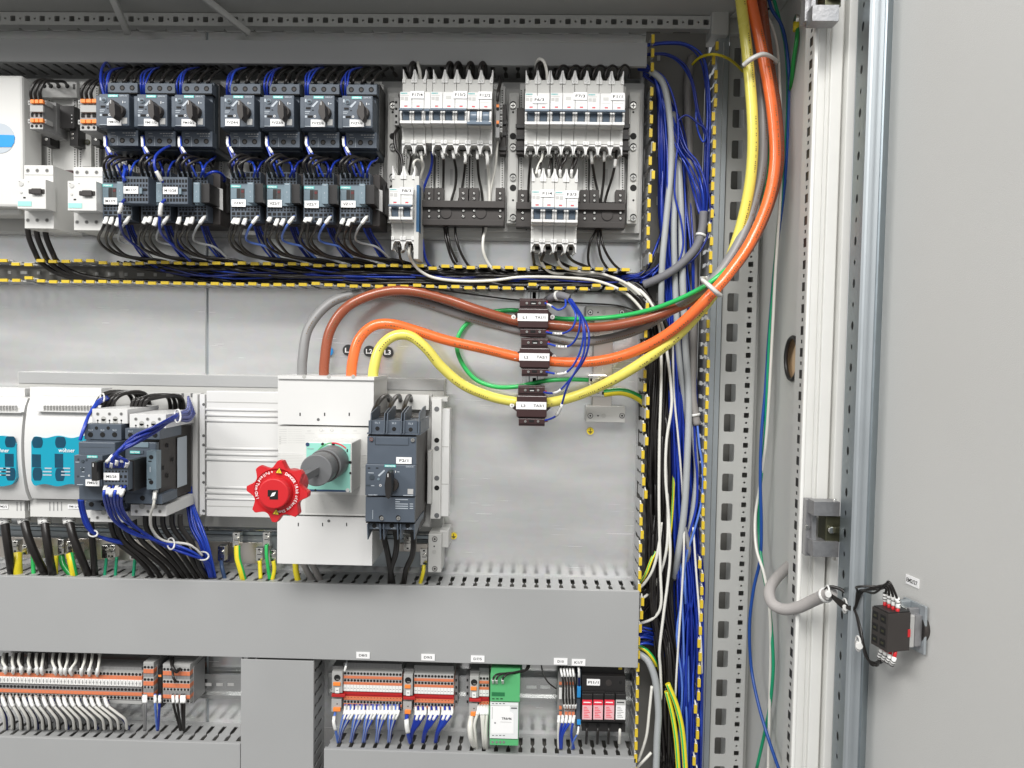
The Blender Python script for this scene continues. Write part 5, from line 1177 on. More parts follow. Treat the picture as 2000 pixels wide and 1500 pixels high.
def strip(x0, x1, n, ytop, label, mode, d=.055, slope=.022, clamp=None, jumper=True):
    t = thing('terminal_strip', label, 'terminal strip', P((x0+x1)/2, ytop + 75, d)); w_ = (x1-x0)/n
    yy = lambda x, y: y + (x - x0) * slope
    seg = max(1, round((x1-x0) / 12)); sw = (x1-x0)/seg
    def band(ya, yb, df, db, m, name, bev=0):
        mb = MB(); a, b = P(x0, (ya+yb)/2, df), P(x1, (ya+yb)/2 + (x1-x0)*slope, df); h = (yb-ya)*S(df)/2
        zc = (a.z + b.z) / 2; mb.box(a.x, b.x, -df, -db, zc - h, zc + h, m); mb.build(name, t, bev)
    rows = {'big': [(0, 16, d-.012, 'terminal', 0), (16, 26, d, 'terminal_lt', 1), (26, 31, d+.001, 'orange', 0), (31, 38, d, 'terminal_lt', 1), (38, 43, d+.001, 'orange', 0), (43, 56, d+.001, 'sleeve', 2), (56.5, 66, d-.001, 'jumper_red', 0), (66, 73, d, 'orange', 3), (73, 80, d - .002, 'terminal_lt', 1), (80, 85, d - .001, 'orange', 0), (85, 94, d-.004, 'terminal_lt', 1)],
            'left': [(0, 10, d-.01, 'terminal', 0), (10, 18, d-.002, 'terminal_lt', 1), (18, 25, d, 'orange', 0), (25, 38, d+.001, 'sleeve', 4), (38, 50, d-.002, 'terminal', 1), (50, 56, d, 'orange', 0), (56, 64, d-.002, 'terminal_lt', 1), (64, 72, d-.004, 'terminal_lt', 0)],
            'stack': [(0, 6, d, 'terminal_lt', 0), (6, 14, d, 'terminal_lt', 1), (14, 22, d+.001, 'orange', 0), (22, 30, d, 'terminal', 0), (30, 38, d+.002, 'terminal_lt', 1), (38, 46, d+.003, 'orange', 0), (46, 52, d+.002, 'terminal_lt', 1), (52, 60, d+.002, 'terminal', 0), (60, 67, d+.003, 'orange', 0), (67, 76, d, 'terminal_lt', 1)]}[mode]
    names = {0: 'row', 1: 'wire_entry_row', 2: 'marker_row', 3: 'push_row', 4: 'marker_row'}
    for (a, b, df, m, kind) in rows:
        nm = {'orange': 'orange_lever_row', 'terminal': 'housing_row', 'terminal_lt': 'wire_entry_row', 'sleeve': 'marker_row', 'jumper_red': 'jumper_bridge'}[m]
        mb = MB(); ya, yb = ytop + a, ytop + b
        A_ = P(x0, (ya+yb)/2, df); B_ = P(x1, (ya+yb)/2 + (x1-x0)*slope, df); h = (yb-ya)*S(df)/2; zc = (A_.z + B_.z)/2
        mb.box(A_.x, B_.x, -df, -.016, zc - h, zc + h, m); du_ = (B_.x - A_.x)/n
        for i in range(n):
            xc = A_.x + (i + .5)*du_
            if kind == 1: mb.cyl((xc, -df + .0005, zc), (xc, -df - .0004, zc), min(du_*.40, h*.8), 'hole', 10)
            if kind == 3: mb.box(xc - .0006, xc + .0006, -df - .0004, -df, zc + h*.4, zc + h*.75, 'hole')
            if kind in (2, 4):
                mb.box(xc + du_*.46, xc + du_*.54, -df - .0003, -df, zc - h, zc + h, 'mcb_shade'); mb.box(xc - du_*.3, xc + du_*.25, -df - .0003, -df, zc - h*.16, zc + h*.02, 'ink_grey')
                if kind == 4: mb.box(xc - du_*.12, xc + du_*.14, -df - .0003, -df, zc - h*.7, zc + h*.6, 'ink_grey')
            if m in ('orange', 'terminal'): mb.box(xc + du_*.48, xc + du_*.52, -df - .0002, -df, zc - h, zc + h, 'shaft_grey' if m == 'terminal' else 'terminal')
        if m == 'jumper_red': mb.box(A_.x + .002, B_.x - .002, -df - .0015, -df, zc - h*.15, zc + h*.1, 'red_dark')
        mb.build(nm, t, .0003)
    if mode == 'stack':
        mb = MB(); mb.bx(x1, ytop + 4, x1 + 8, ytop + 78, d - .01, .016, 'terminal')
        for yy_ in (12, 30, 44, 60): mb.bx(x1 + 2, ytop + yy_, x1 + 7, ytop + yy_ + 6, d - .0096, d - .011, 'terminal_lt')
        mb.build('end_plate', t, .0005)
    return t
def endclamp(x0, x1, y0, label, d=.057):
    t = thing('feed_terminal', label, 'terminal block', P((x0+x1)/2, y0 + 82, d), 'grey feed terminals with large round hole and orange lever'); c = (x0+x1)/2
    mb = MB(); mb.bx(x0, y0, x1, y0 + 43, d + .003, .016, 'terminal_lt'); mb.bx(x0, y0 + 43, x1, y0 + 54, d - .002, .016, 'terminal'); mb.bx(x0 - 1, y0 + 54, x1 - 2, y0 + 80, d + .001, .016, 'terminal_lt'); mb.bx(x0 + 1, y0 - 10, x1 + 2, y0, d - .012, .016, 'terminal')
    mb.cy(c, y0 + 13, 6.5, d + .0036, d + .003, 'hole', 20); mb.bx(c - 2, y0 + 15, c + 4, y0 + 17, d + .004, d + .003, 'steel'); mb.bx(c - 1.5, y0 + 63, c + 1, y0 + 65, d + .0014, d, 'hole'); mb.build('housing', t, .0008)
    for ya, yb in ((22, 29), (72, 79)): mb = MB(); mb.bx(x0 + 2, y0 + ya, x1 - 4, y0 + yb, d + .005, d, 'orange_hot'); mb.build('orange_lever', t, .0005)
    mb = MB(); mb.bx(c - 4, y0 + 33, c + 4, y0 + 43, d + .0044, d + .003, 'sleeve'); mb.bx(c - 2, y0 + 37, c + 2, y0 + 38, d + .0047, d + .004, 'ink'); mb.build('marker', t)
    mb = MB(); mb.bx(x0 - 1, y0 + 45, x1 + 5, y0 + 51, d + .004, d - .002, 'jumper_red'); mb.build('red_jumper', t, .0006)
strip(-30, 277, 44, 1296, 'long grey and orange terminal strip with white wires, lower left', 'left', slope=.0215)
strip(280, 300, 3, 1293, 'narrow three-way orange terminal block at the end of the left strip', 'stack', d=.066)
strip(318, 371, 8, 1297, 'eight-way double-level orange terminal block with black wires, left of the upright duct', 'stack', d=.066)
mb = MB(); mb.bx(308, 1304, 316, 1384, .06, .016, 'black'); mb.bx(309, 1318, 315, 1322, .0606, .06, 'orange_hot'); mb.bx(309, 1369, 315, 1373, .0606, .06, 'orange_hot'); solo(mb, 'partition_terminal', 'black terminal slice with tiny orange levers between the two small orange blocks', 'terminal block')
strip(671, 785, 18, 1294, 'eighteen-way orange terminal strip with red jumper under sticker D8/5', 'big', slope=.023)
strip(809, 886, 12, 1299, 'twelve-way orange terminal strip with red jumper under sticker D9/5', 'big', slope=.023)
strip(936, 955, 3, 1304, 'three-way orange terminal strip with white wires under sticker D7/5', 'big', slope=.023)
endclamp(648, 669, 1311, 'grey feed terminal with orange levers at the left of the D8/5 strip'); endclamp(788, 806, 1316, 'grey feed terminal with orange levers between the D8/5 and D9/5 strips'); endclamp(917, 935, 1320, 'grey feed terminal with orange levers at the left of the D7/5 strip')
for x, s_ in ((888, 'right of the D9/5 strip'), (910, 'left of the D7/5 feed terminal')):
    mb = MB(); mb.bx(x, 1318, x + 6, 1380, .04, .016, 'terminal')
    for y in (1326, 1340, 1352, 1368): mb.bx(x + 1.4, y, x + 4.6, y + 5, .0404, .0396, 'hole')
    solo(mb, 'end_bracket', 'grey end bracket with square holes ' + s_, 'end bracket', 'grey end brackets in the terminal row')
# green converter
g = thing('signal_converter', 'green signal converter with white front panel marked TR6/46', 'converter', P(985, 1455, .08))
mb = MB(); mb.bx(957, 1316, 1016, 1371, .088, .02, 'green_case'); mb.bx(966, 1296, 1020, 1316, .05, .02, 'green_dark'); mb.bx(956, 1444, 1013, 1456, .086, .02, 'green_case'); mb.bx(955.5, 1371, 1013, 1444, .084, .02, 'green_case')
mb.bx(960, 1352, 986, 1360, .0886, .088, 'green_dark')
for x in (961, 969, 977): mb.bx(x, 1364, x + 5, 1366, .0886, .088, 'hole')
mb.build('housing', g, .001)
mb = MB(); mb.bx(956.5, 1371, 1012.5, 1444, .0875, .084, 'panel_white'); mb.bx(957, 1378, 1012, 1379, .0878, .0874, 'mcb_shade'); mb.poly([(959, 1379), (996, 1379), (996, 1390), (1003, 1395), (1003, 1433), (959, 1433)], .088, .0875, 'label'); mb.bx(998, 1382, 1010, 1384.5, .088, .0874, 'shaft_grey')
for x in (961, 968, 975, 982): mb.bx(x, 1373.5, x + 4, 1375, .0879, .0874, 'shaft_grey'); mb.bx(x, 1436, x + 4, 1437.3, .0879, .0874, 'shaft_grey')
mb.bx(961, 1380, 962, 1405, .0883, .088, 'print_grey'); mb.cy(967, 1412, 1.8, .0884, .088, 'ink_grey', 10); mb.bx(977, 1410, 999, 1410.6, .0883, .088, 'mcb_shade'); p = mb.build('front_panel', g)
mb = MB(); mb.text('TR6/46', 989.5, 1403.5, 4.8, .0884, 'ink', .02, 0, 20); mb.build('lettering', p)
for x in (962, 970, 977, 984): mb = MB(); mb.cy(x, 1449.5, 2.5, .0868, .086, 'steel', 12); mb.build('screw', g)
# thin relays K1/7
t = thing('relay_group', 'thin grey relay terminals with black wires under sticker K1/7', 'relay', P(1108, 1405, .06))
mb = MB(); mb.bx(1089, 1310, 1102, 1395, .05, .016, 'terminal'); mb.bx(1102, 1314, 1124, 1404, .056, .016, 'terminal_lt'); mb.build('housing', t, .0008)
for y0, y1, m, nm in ((1333, 1338, 'orange', 'orange_lever'), (1344, 1366, 'sleeve', 'white_switch'), (1380, 1386, 'orange', 'orange_lever'), (1391, 1398, 'orange', 'orange_lever')):
    for x in (1092, 1103, 1110, 1117): mb = MB(); mb.bx(x, y0, x + 5.5, y1, .0585, .055, m); mb.build(nm, t, .0003)
t = thing('blue_relay', 'slim dark relay with bright blue levers left of the black surge arrester', 'relay', P(1130, 1425, .06))
mb = MB(); mb.bx(1126, 1304, 1134, 1428, .06, .016, 'slate'); mb.build('housing', t, .0006)
for y0, y1 in ((1341, 1363), (1407, 1416)): mb = MB(); mb.bx(1127, y0, 1134.5, y1, .064, .059, 'sky_blue'); mb.build('blue_lever', t, .0005)
# surge arrester
t = thing('surge_arrester', 'black four-way surge arrester with red and white labels, sticker PI1/1', 'surge arrester', P(1180, 1428, .07))
mb = MB(); mb.bx(1136, 1320, 1222, 1350, .068, .016, 'black'); mb.bx(1136, 1302, 1220, 1320, .055, .016, 'black'); mb.bx(1136, 1350, 1222, 1412, .07, .016, 'black'); mb.bx(1136, 1412, 1222, 1429, .062, .016, 'black'); mb.bx(1208, 1303, 1215, 1308, .0556, .055, 'warn_yellow')
mb.cy(1189, 1334, 6.5, .0685, .068, 'black_soft', 18); mb.cy(1212, 1333, 3.4, .0685, .068, 'hole', 12); mb.build('housing', t, .0012)
for i, x in enumerate((1136.5, 1158, 1180, 1202)):
    mb = MB(); mb.bx(x, 1355, x + 20.5, 1411, .076, .07, 'black'); m_ = mb.build('arrester_module', t, .001)
    mb = MB(); mb.bx(x + .8, 1368, x + 19.7, 1406, .0766, .0759, 'pink' if i < 3 else 'label'); mb.bx(x + .8, 1367, x + 19.7, 1377.5, .0769, .0759, 'red_print' if i < 3 else 'print_grey'); mb.bx(x + 3, 1371, x + 17, 1373, .0772, .0765, 'label' if i < 3 else 'ink')
    for k in range(7): mb.bx(x + 3.5, 1381 + k*3.2, x + 10 + (k*37 % 7), 1382 + k*3.2, .0769, .0765, 'red_print' if i < 3 else 'ink_grey')
    mb.build('printed_label', m_); mb = MB(); mb.cy(x + 10, 1417, 4, .0625, .062, 'hole', 14); mb.build('wire_entry', m_)
sticker(t, 'PI1/1', 1146, 1326.5, 1172, 1339, .0686, 5)

# ================================================================= EMERGENCY-STOP CONTACT BLOCK ON THE DOOR
es = thing('contact_block', 'black contact block with metal collar on the inside of the open door', 'contact block', dpt(1793, 1222, 0))
E0 = dpt(1793, 1222, 0)
def eb_(mb, u0, u1, n0, n1, z0, z1, m):
    pts = []
    for nn in (n1, n0):
        for uu, zz in ((u0, z0), (u1, z0), (u1, z1), (u0, z1)): pts.append(E0 + du*uu + dnr*nn + Vector((0, 0, zz)))
    mb.hexa(pts, m)
mb = MB(); mb.cyl(E0, E0 + dnr*.006, .017, 'black_soft', 24); mb.build('rubber_ring', es)
mb = MB(); eb_(mb, -.016, .016, .003, .006, -.025, .026, 'zinc'); eb_(mb, -.010, -.004, .006, .018, .012, .026, 'zinc'); eb_(mb, .003, .008, .006, .018, .014, .022, 'cast'); eb_(mb, -.0125, .0125, .006, .014, -.017, .016, 'cast')
mb.build('metal_collar', es, .0008)
mb = MB(); eb_(mb, -.0115, .0115, .014, .020, -.018, .016, 'terminal_lt'); eb_(mb, -.009, .004, .014, .019, .0162, .021, 'steel'); mb.build('latch_ring', es, .001)
mb = MB(); eb_(mb, -.012, .012, .020, .047, -.0205, .0195, 'black_soft'); eb_(mb, -.011, .011, .0202, .0462, .0196, .0208, 'black')
for i in range(2):
    for j in range(3): eb_(mb, -.0105 + i*.0115, -.0025 + i*.0115, .0466, .0474, -.017 + j*.0125, -.009 + j*.0125, 'hole'); eb_(mb, -.0085 + i*.0115, -.0045 + i*.0115, .047, .0478, -.0145 + j*.0125, -.012 + j*.0125, 'brass_dark')
mb.build('contact_housing', es, .0012)
mb = MB(); eb_(mb, .0121, .0125, .020, .023, -.006, .002, 'red'); mb.build('red_marker', es)
# ================================================================= CABLES
def jit(a): return rnd.uniform(-a, a)
CG = 'thick coloured power cables'
wire([(590, 745, .085), (591, 700, .085), (603, 640, .075), (645, 592, .06), (700, 574, .05), (765, 575, .045), (830, 592, .04), (900, 615, .035), (960, 632, .03), (1012, 645, .03), (1080, 660, .03), (1130, 668, .035), (1190, 660, .04), (1245, 644, .06), (1300, 613, .09), (1352, 580, .12), (1395, 545, .14), (1437, 485, .13), (1465, 420, .12), (1487, 330, .115), (1490, 230, .11), (1483, 150, .10), (1470, 60, .10), (1460, -40, .10)], 9.6, 'w_greymid', 'power_cable', 'thick grey power cable arching from the main switch to the top right', 'cable', CG, seg=14)
wire([(633, 745, .09), (634, 705, .09), (645, 645, .085), (680, 598, .08), (740, 572, .07), (800, 568, .065), (870, 584, .055), (935, 606, .05), (1003, 626, .04), (1045, 632, .04), (1090, 636, .045), (1150, 640, .055), (1210, 634, .07), (1280, 617, .09), (1340, 592, .11), (1390, 562, .13), (1430, 527, .135), (1470, 470, .125), (1502, 400, .115), (1521, 320, .11), (1517, 220, .10), (1500, 110, .10), (1482, -40, .10)], 10, 'w_brown', 'power_cable', 'thick brown power cable running through the uppermost transformer', 'cable', CG, seg=14)
wire([(686, 745, .095), (688, 710, .095), (700, 665, .09), (728, 637, .085), (765, 633, .08), (810, 645, .07), (870, 664, .06), (940, 680, .05), (1010, 697, .04), (1045, 702, .04), (1095, 707, .05), (1160, 706, .07), (1220, 693, .09), (1280, 667, .115), (1335, 628, .14), (1388, 575, .16), (1428, 528, .155), (1468, 468, .145), (1500, 392, .14), (1514, 310, .135), (1508, 215, .13), (1492, 120, .125), (1466, -5, .12), (1458, -50, .12)], 10.3, 'w_orange', 'power_cable', 'thick orange power cable running through the middle transformer', 'cable', CG, seg=14)
wire([(728, 745, .095), (731, 715, .095), (742, 680, .09), (768, 657, .085), (800, 656, .08), (832, 680, .075), (862, 716, .065), (905, 752, .055), (960, 775, .045), (1008, 785, .04), (1042, 788, .04), (1090, 783, .05), (1140, 768, .06), (1195, 743, .08), (1255, 707, .10), (1315, 662, .12), (1362, 614, .13), (1402, 560, .125), (1432, 490, .12), (1455, 410, .125), (1468, 330, .13), (1470, 240, .13), (1461, 120, .125), (1447, 0, .12), (1442, -50, .12)], 10.3, 'w_yellow', 'power_cable', 'thick yellow power cable running through the lowest transformer', 'cable', CG, seg=14)
wire([(1150, 742, .035), (1110, 741, .03), (1065, 744, .028), (1010, 755, .024), (965, 755, .03), (925, 738, .03), (898, 700, .03), (893, 665, .03), (910, 634, .028), (945, 614, .026), (990, 606, .022), (1040, 610, .02), (1090, 622, .03), (1160, 622, .045), (1220, 616, .07), (1280, 602, .10), (1340, 578, .13), (1395, 546, .15), (1440, 500, .13), (1480, 430, .11), (1502, 340, .10), (1504, 240, .10), (1494, 120, .09), (1478, 0, .08), (1470, -40, .08)], 4.6, 'w_lgreen', 'earth_cable', 'green earth cable looping left behind the transformers and up with the power cables', 'cable', seg=10)
wire([(1180, 768, .026), (1212, 765, .03), (1240, 773, .03), (1262, 790, .03), (1280, 820, .03), (1288, 870, .025)], 8.2, 'gy_yellow', 'earth_cable', 'thick green-yellow earth cable leaving the earth bar to the right', 'cable', seg=14, m2=('w_green', {2, 3, 4, 9, 10, 11}))
def bandtie(pts, label, w_=.0022):
    path = spline([P(*p) for p in pts + [pts[0]]], 6); mb = MB(); mb.tube(path, w_, 'tie', 4, cap=False); tag(mb.build('cable_tie', bevel=0), label, 'cable tie')
bandtie([(1452, 128, .15), (1468, 115, .158), (1490, 106, .155), (1508, 112, .14), (1516, 122, .11), (1490, 118, .08), (1458, 126, .08)], 'white cable tie round the power cables near the top right', .0034)
bandtie([(1372, 547, .16), (1385, 558, .178), (1400, 572, .178), (1407, 577, .16), (1405, 570, .12), (1385, 550, .10), (1372, 543, .12)], 'white cable tie round the power cables where they bend to the transformers', .0034)

# transformer leads
BL = 'thin blue wires from the transformers'
for i, (pts, s_) in enumerate((([(1104, 583, .075), (1104, 598, .09), (1090, 605, .09), (1076, 597, .07), (1062, 591, .056)], 'shortest blue lead, from the top of transformer L1'),
        ([(1108, 583, .075), (1124, 612, .10), (1118, 640, .10), (1095, 652, .08), (1064, 648, .056)], 'blue lead from the bottom of transformer L1'),
        ([(1112, 584, .078), (1132, 620, .11), (1126, 660, .10), (1104, 678, .08), (1066, 670, .056)], 'blue lead from the top of transformer L2'),
        ([(1114, 584, .08), (1139, 640, .115), (1130, 695, .11), (1103, 729, .09), (1064, 726, .056)], 'blue lead from the bottom of transformer L2'),
        ([(1116, 585, .08), (1148, 640, .12), (1144, 695, .12), (1110, 745, .09), (1085, 767, .08), (1060, 766, .056)], 'blue lead from the top of transformer L3'),
        ([(1112, 585, .08), (1138, 625, .12), (1140, 690, .125), (1108, 755, .11), (1090, 808, .08), (1062, 822, .056)], 'longest blue lead, from the bottom of transformer L3'))):
    o = wire(pts, 2.1, 'w_blue', 'blue_wire', s_, 'wire', BL, marks=[(.72, .84)])
    q = MB(); a = P(*pts[-1]); q.cyl(a, a + Vector((.006, -.001, .001)), .0022, 'red_dark', 8); q.build('ferrule', o)
wire([(1062, 592, .03), (1076, 582, .055), (1094, 577, .07), (1112, 583, .075)], 8.0, 'sleeve_grey', 'braided_sleeve', 'short grey braided sleeve gathering the blue transformer leads', 'sleeve', ties=[(.6, 'tie')], seg=12)
wire([(690, 553, .06), (800, 558, .066), (900, 572, .05), (1000, 585, .02), (1060, 588, .01), (1130, 592, .02), (1200, 596, .025), (1235, 605, .03), (1262, 622, .04)], 1.7, 'w_black', 'black_wire', 'single thin black wire sagging below the open horizontal duct', 'wire')

# --- horizontal duct and vertical duct contents
def run(pts, n, spread, r, m, name, label, group, dj=.012, s0=None):
    for k in range(n):
        off = [(jit(s[0]), jit(s[1])) for s in spread] if s0 is None else s0(k)
        wire([(p[0] + o[0], p[1] + o[1], max(.008, min(.066, p[2] + jit(dj)))) for p, o in zip(pts, off)], r, m, name, label, 'wire', group, sub=5, seg=6)
for k in range(56):          # black wires: along the horizontal duct, down the vertical one
    xs = 230 + (k * 193 % 760); lane = (k * 17 % 56) / 55
    pts = [(xs, 508 + xs*.015, .045 + jit(.01)), (xs + 45, 522 + xs*.015, .04 + jit(.02))]
    x = xs + 120
    while x < 1190:
        pts.append((x + jit(10), 519 + 26*lane + x*.013 + jit(3), .035 + jit(.028))); x += 115
    vx = 1267 + lane * 38
    pts += [(1215 + lane*12, 562 - lane*12 + jit(3), .03 + jit(.02)), (1252 + lane*18, 592 - lane*10, .04 + jit(.02)), (vx + 4, 655 + jit(10), .04 + jit(.02))]
    y = 760
    while y < 1570: pts.append((vx + jit(5) + (14 if y > 1180 else 0) + (8*(y-1180)/400 if y > 1180 else 0), y + jit(10), .036 + jit(.026))); y += 105
    wire(pts, 2.9 + jit(.5), 'w_black', 'black_wire', 'black wire in the horizontal duct turning down the tall duct', 'wire', 'black wires filling the two open ducts', sub=4, seg=6)
for k in range(16):          # blue wires left end to middle of the horizontal duct
    xs = 250 + (k * 67 % 560); e = min(1238, xs + 380 + (k * 53 % 300)); pts = [(xs, 509 + xs*.015, .045), (xs + 40, 520 + xs*.015, .045 + jit(.015))]
    x = xs + 110
    while x < e: pts.append((x + jit(12), 532 + jit(7) + x*.013, .05 + jit(.012))); x += 100
    pts += [(1240, 545 + jit(7), .035 + jit(.02)), (1275, 532 + jit(8), .035 + jit(.02)), (1305 + jit(8), 500 + jit(10), .03 + jit(.01)), (1308 + jit(10), 420, .02 + jit(.008)), (1303 + jit(8), 330, .02)]
    wire(pts, 1.9, 'w_blue' if k % 3 else 'w_blue_dk', 'blue_wire', 'blue wire in the horizontal duct turning up the tall duct', 'wire', 'blue wires turning up into the tall duct', sub=4, seg=6)
def vblue(k, n):
    l = (k * 7 % n) / (n - 1)
    return [(1246, 122 + l*14, .045), (1270 + l*6, 134 + l*12, .05), (1284 + l*14, 190 + l*10, .045 + jit(.012)), (1287 + l*22 + jit(3), 300, .04 + jit(.02)), (1288 + l*24 + jit(3), 420, .04 + jit(.02)),
            (1298 + l*24 + jit(4), 540, .03 + jit(.02)), (1306 + l*28 + jit(4), 680, .03 + jit(.018)), (1310 + l*34 + jit(5), 800, .035 + jit(.018)), (1312 + l*40 + jit(6), 920, .035 + jit(.02)), (1318 + l*42 + jit(6), 1050, .035 + jit(.02)),
            (1322 + l*46 + jit(6), 1180, .035 + jit(.022)), (1326 + l*44 + jit(5), 1310, .035 + jit(.025)), (1330 + l*40 + jit(4), 1420, .04 + jit(.02)), (1330 + l*38, 1570, .04 + jit(.02))]
for k in range(54): wire(vblue(k, 54), 2.2, 'w_blue', 'blue_wire', 'thin blue wire running down the tall duct', 'wire', 'blue wires running down the tall duct', sub=4, seg=6)
for k in range(26):          # extra blue from mid height downwards
    l = (k * 5 % 26) / 25
    wire([(1312 + l*30, 640 + jit(60), .015), (1314 + l*34 + jit(6), 800, .02 + jit(.01)), (1322 + l*40 + jit(8), 930, .02 + jit(.012)), (1328 + l*40 + jit(8), 1060, .03 + jit(.02)), (1332 + l*36 + jit(10), 1150, .045 + jit(.015)), (1330 + l*40 + jit(10), 1240, .045 + jit(.02)), (1332 + l*36 + jit(6), 1340, .05 + jit(.014)), (1330 + l*38 + jit(4), 1440, .05 + jit(.014)), (1328 + l*40, 1570, .05)], 2.4, 'w_blue' if k % 6 else 'w_lblue', 'blue_wire', 'thin blue wire in the lower half of the tall duct', 'wire', 'blue wires in the lower half of the tall duct', sub=4, seg=6)
for i, pts in enumerate(([(1250, 90, .05), (1290, 83, .05), (1335, 84, .05), (1368, 105, .05), (1380, 150, .05), (1384, 230, .05), (1380, 330, .05), (1378, 416, .045)],
        [(1250, 92, .04), (1300, 86, .04), (1345, 92, .04), (1372, 130, .04), (1381, 220, .04), (1377, 300, .04), (1374, 416, .045)],
        [(1250, 107, .05), (1300, 105, .05), (1335, 125, .05), (1352, 165, .05), (1362, 220, .05), (1378, 268, .05), (1384, 330, .045), (1388, 400, .04), (1392, 420, .04)],
        [(1250, 108, .045), (1298, 107, .045), (1332, 128, .045), (1358, 180, .045), (1360, 240, .05), (1372, 276, .05), (1380, 262, .055), (1382, 200, .05), (1378, 150, .04)],
        [(1262, 132, .06), (1296, 150, .06), (1318, 200, .06), (1325, 260, .06), (1320, 320, .06), (1318, 380, .06), (1330, 430, .06), (1334, 480, .06), (1320, 520, .06), (1290, 545, .06), (1250, 552, .05)],
        [(1322, 238, .06), (1340, 225, .06), (1362, 240, .06), (1382, 265, .06), (1381, 350, .06), (1388, 410, .06), (1386, 450, .06), (1360, 500, .06), (1310, 535, .06), (1252, 548, .05)])):
    for j in range(2 if i in (0, 2) else 1): wire([(p[0] + j*3, p[1] + j*2, p[2] + j*.003) for p in pts], 2.0, 'w_blue', 'blue_wire', 'blue wire curving in a wide arc across the top of the tall duct', 'wire', 'blue wires arcing across the top of the tall duct', sub=6, seg=6)
for k in range(11):
    l = k / 10
    wire([(1280 + l*14, 160 + l*24, .05), (1300 + l*18 + jit(3), 225, .05 + jit(.012)), (1314 + l*26 + jit(4), 280 + l*10 + jit(5), .05 + jit(.014)), (1336 + l*32 + jit(4), 325 + jit(8), .052 + jit(.012)), (1354 + l*26 + jit(2), 372, .054 + jit(.01)), (1366 + l*13, 418, .052)], 1.6, 'w_blue', 'blue_wire', 'blue wire fanning into the mouth of the grey sleeve', 'wire', 'blue wires entering the grey braided sleeve', sub=6, seg=6)
wire([(1374, 414, .052), (1371, 450, .055), (1358, 485, .06), (1325, 520, .062), (1290, 542, .06), (1258, 556, .05)], 8.5, 'sleeve_grey', 'braided_sleeve', 'dark grey braided sleeve curving left behind the black wires', 'sleeve', ties=[(.28, 'tie')], seg=12)
wire([(1352, 110, .01), (1343, 170, .012), (1346, 300, .015), (1351, 420, .02), (1354, 560, .03), (1353, 680, .04), (1352, 770, .05), (1361, 830, .052)], 8.6, 'w_taupe', 'braided_sleeve', 'long taupe braided sleeve hanging straight down the tall duct', 'sleeve', ties=[(.95, 'tie')], seg=12)
wire([(1356, 828, .052), (1358, 880, .055), (1362, 930, .058), (1360, 990, .06), (1342, 1060, .06), (1334, 1120, .05), (1330, 1200, .04)], 2.6, 'w_blue', 'blue_wire', 'dark blue wire leaving the taupe sleeve beside the light blue one', 'wire')
wire([(1362, 828, .055), (1366, 870, .06), (1373, 920, .062), (1370, 980, .064), (1355, 1040, .066), (1340, 1090, .06), (1330, 1180, .05), (1322, 1240, .04)], 2.4, 'w_lblue', 'blue_wire', 'light blue wire with white stripe leaving the taupe sleeve', 'wire')
GC = 'grey round cables in the tall duct'
for pts, r, m, s_ in (([(1270, 138, .06), (1296, 165, .06), (1309, 240, .06), (1310, 330, .06), (1301, 430, .06), (1293, 520, .06), (1291, 610, .045), (1292, 700, .02)], 6.3, 'w_grey', 'light grey cable nearest the left wall of the tall duct'),
        ([(1314, 220, .045), (1318, 330, .05), (1316, 450, .055), (1319, 560, .05), (1325, 680, .05), (1335, 780, .045), (1340, 860, .03)], 6.2, 'w_grey', 'grey printed cable in the middle of the tall duct'),
        ([(1324, 300, .04), (1330, 420, .05), (1333, 540, .055), (1338, 660, .055), (1345, 780, .055), (1342, 900, .06), (1336, 1000, .062), (1325, 1080, .055), (1318, 1130, .03)], 6.8, 'w_grey', 'long light grey cable crossing down the middle of the tall duct'),
        ([(1345, 760, .04), (1356, 860, .05), (1360, 930, .052), (1350, 1020, .055), (1338, 1090, .05), (1330, 1150, .03)], 5.5, 'w_grey', 'short grey printed cable right of the long grey cable'),
        ([(1246, 1276, .05), (1266, 1292, .058), (1280, 1330, .06), (1286, 1390, .06), (1283, 1450, .06), (1280, 1560, .06)], 7.2, 'w_grey', 'light grey cable leaving the end of the middle duct at the bottom'),
        ([(1336, 1030, .06), (1345, 1075, .06), (1332, 1115, .04)], 5.0, 'w_greymid', 'short dark grey cable end above the blue bundle')):
    o = wire(pts, r, m, 'grey_cable', s_, 'cable', GC, seg=12)
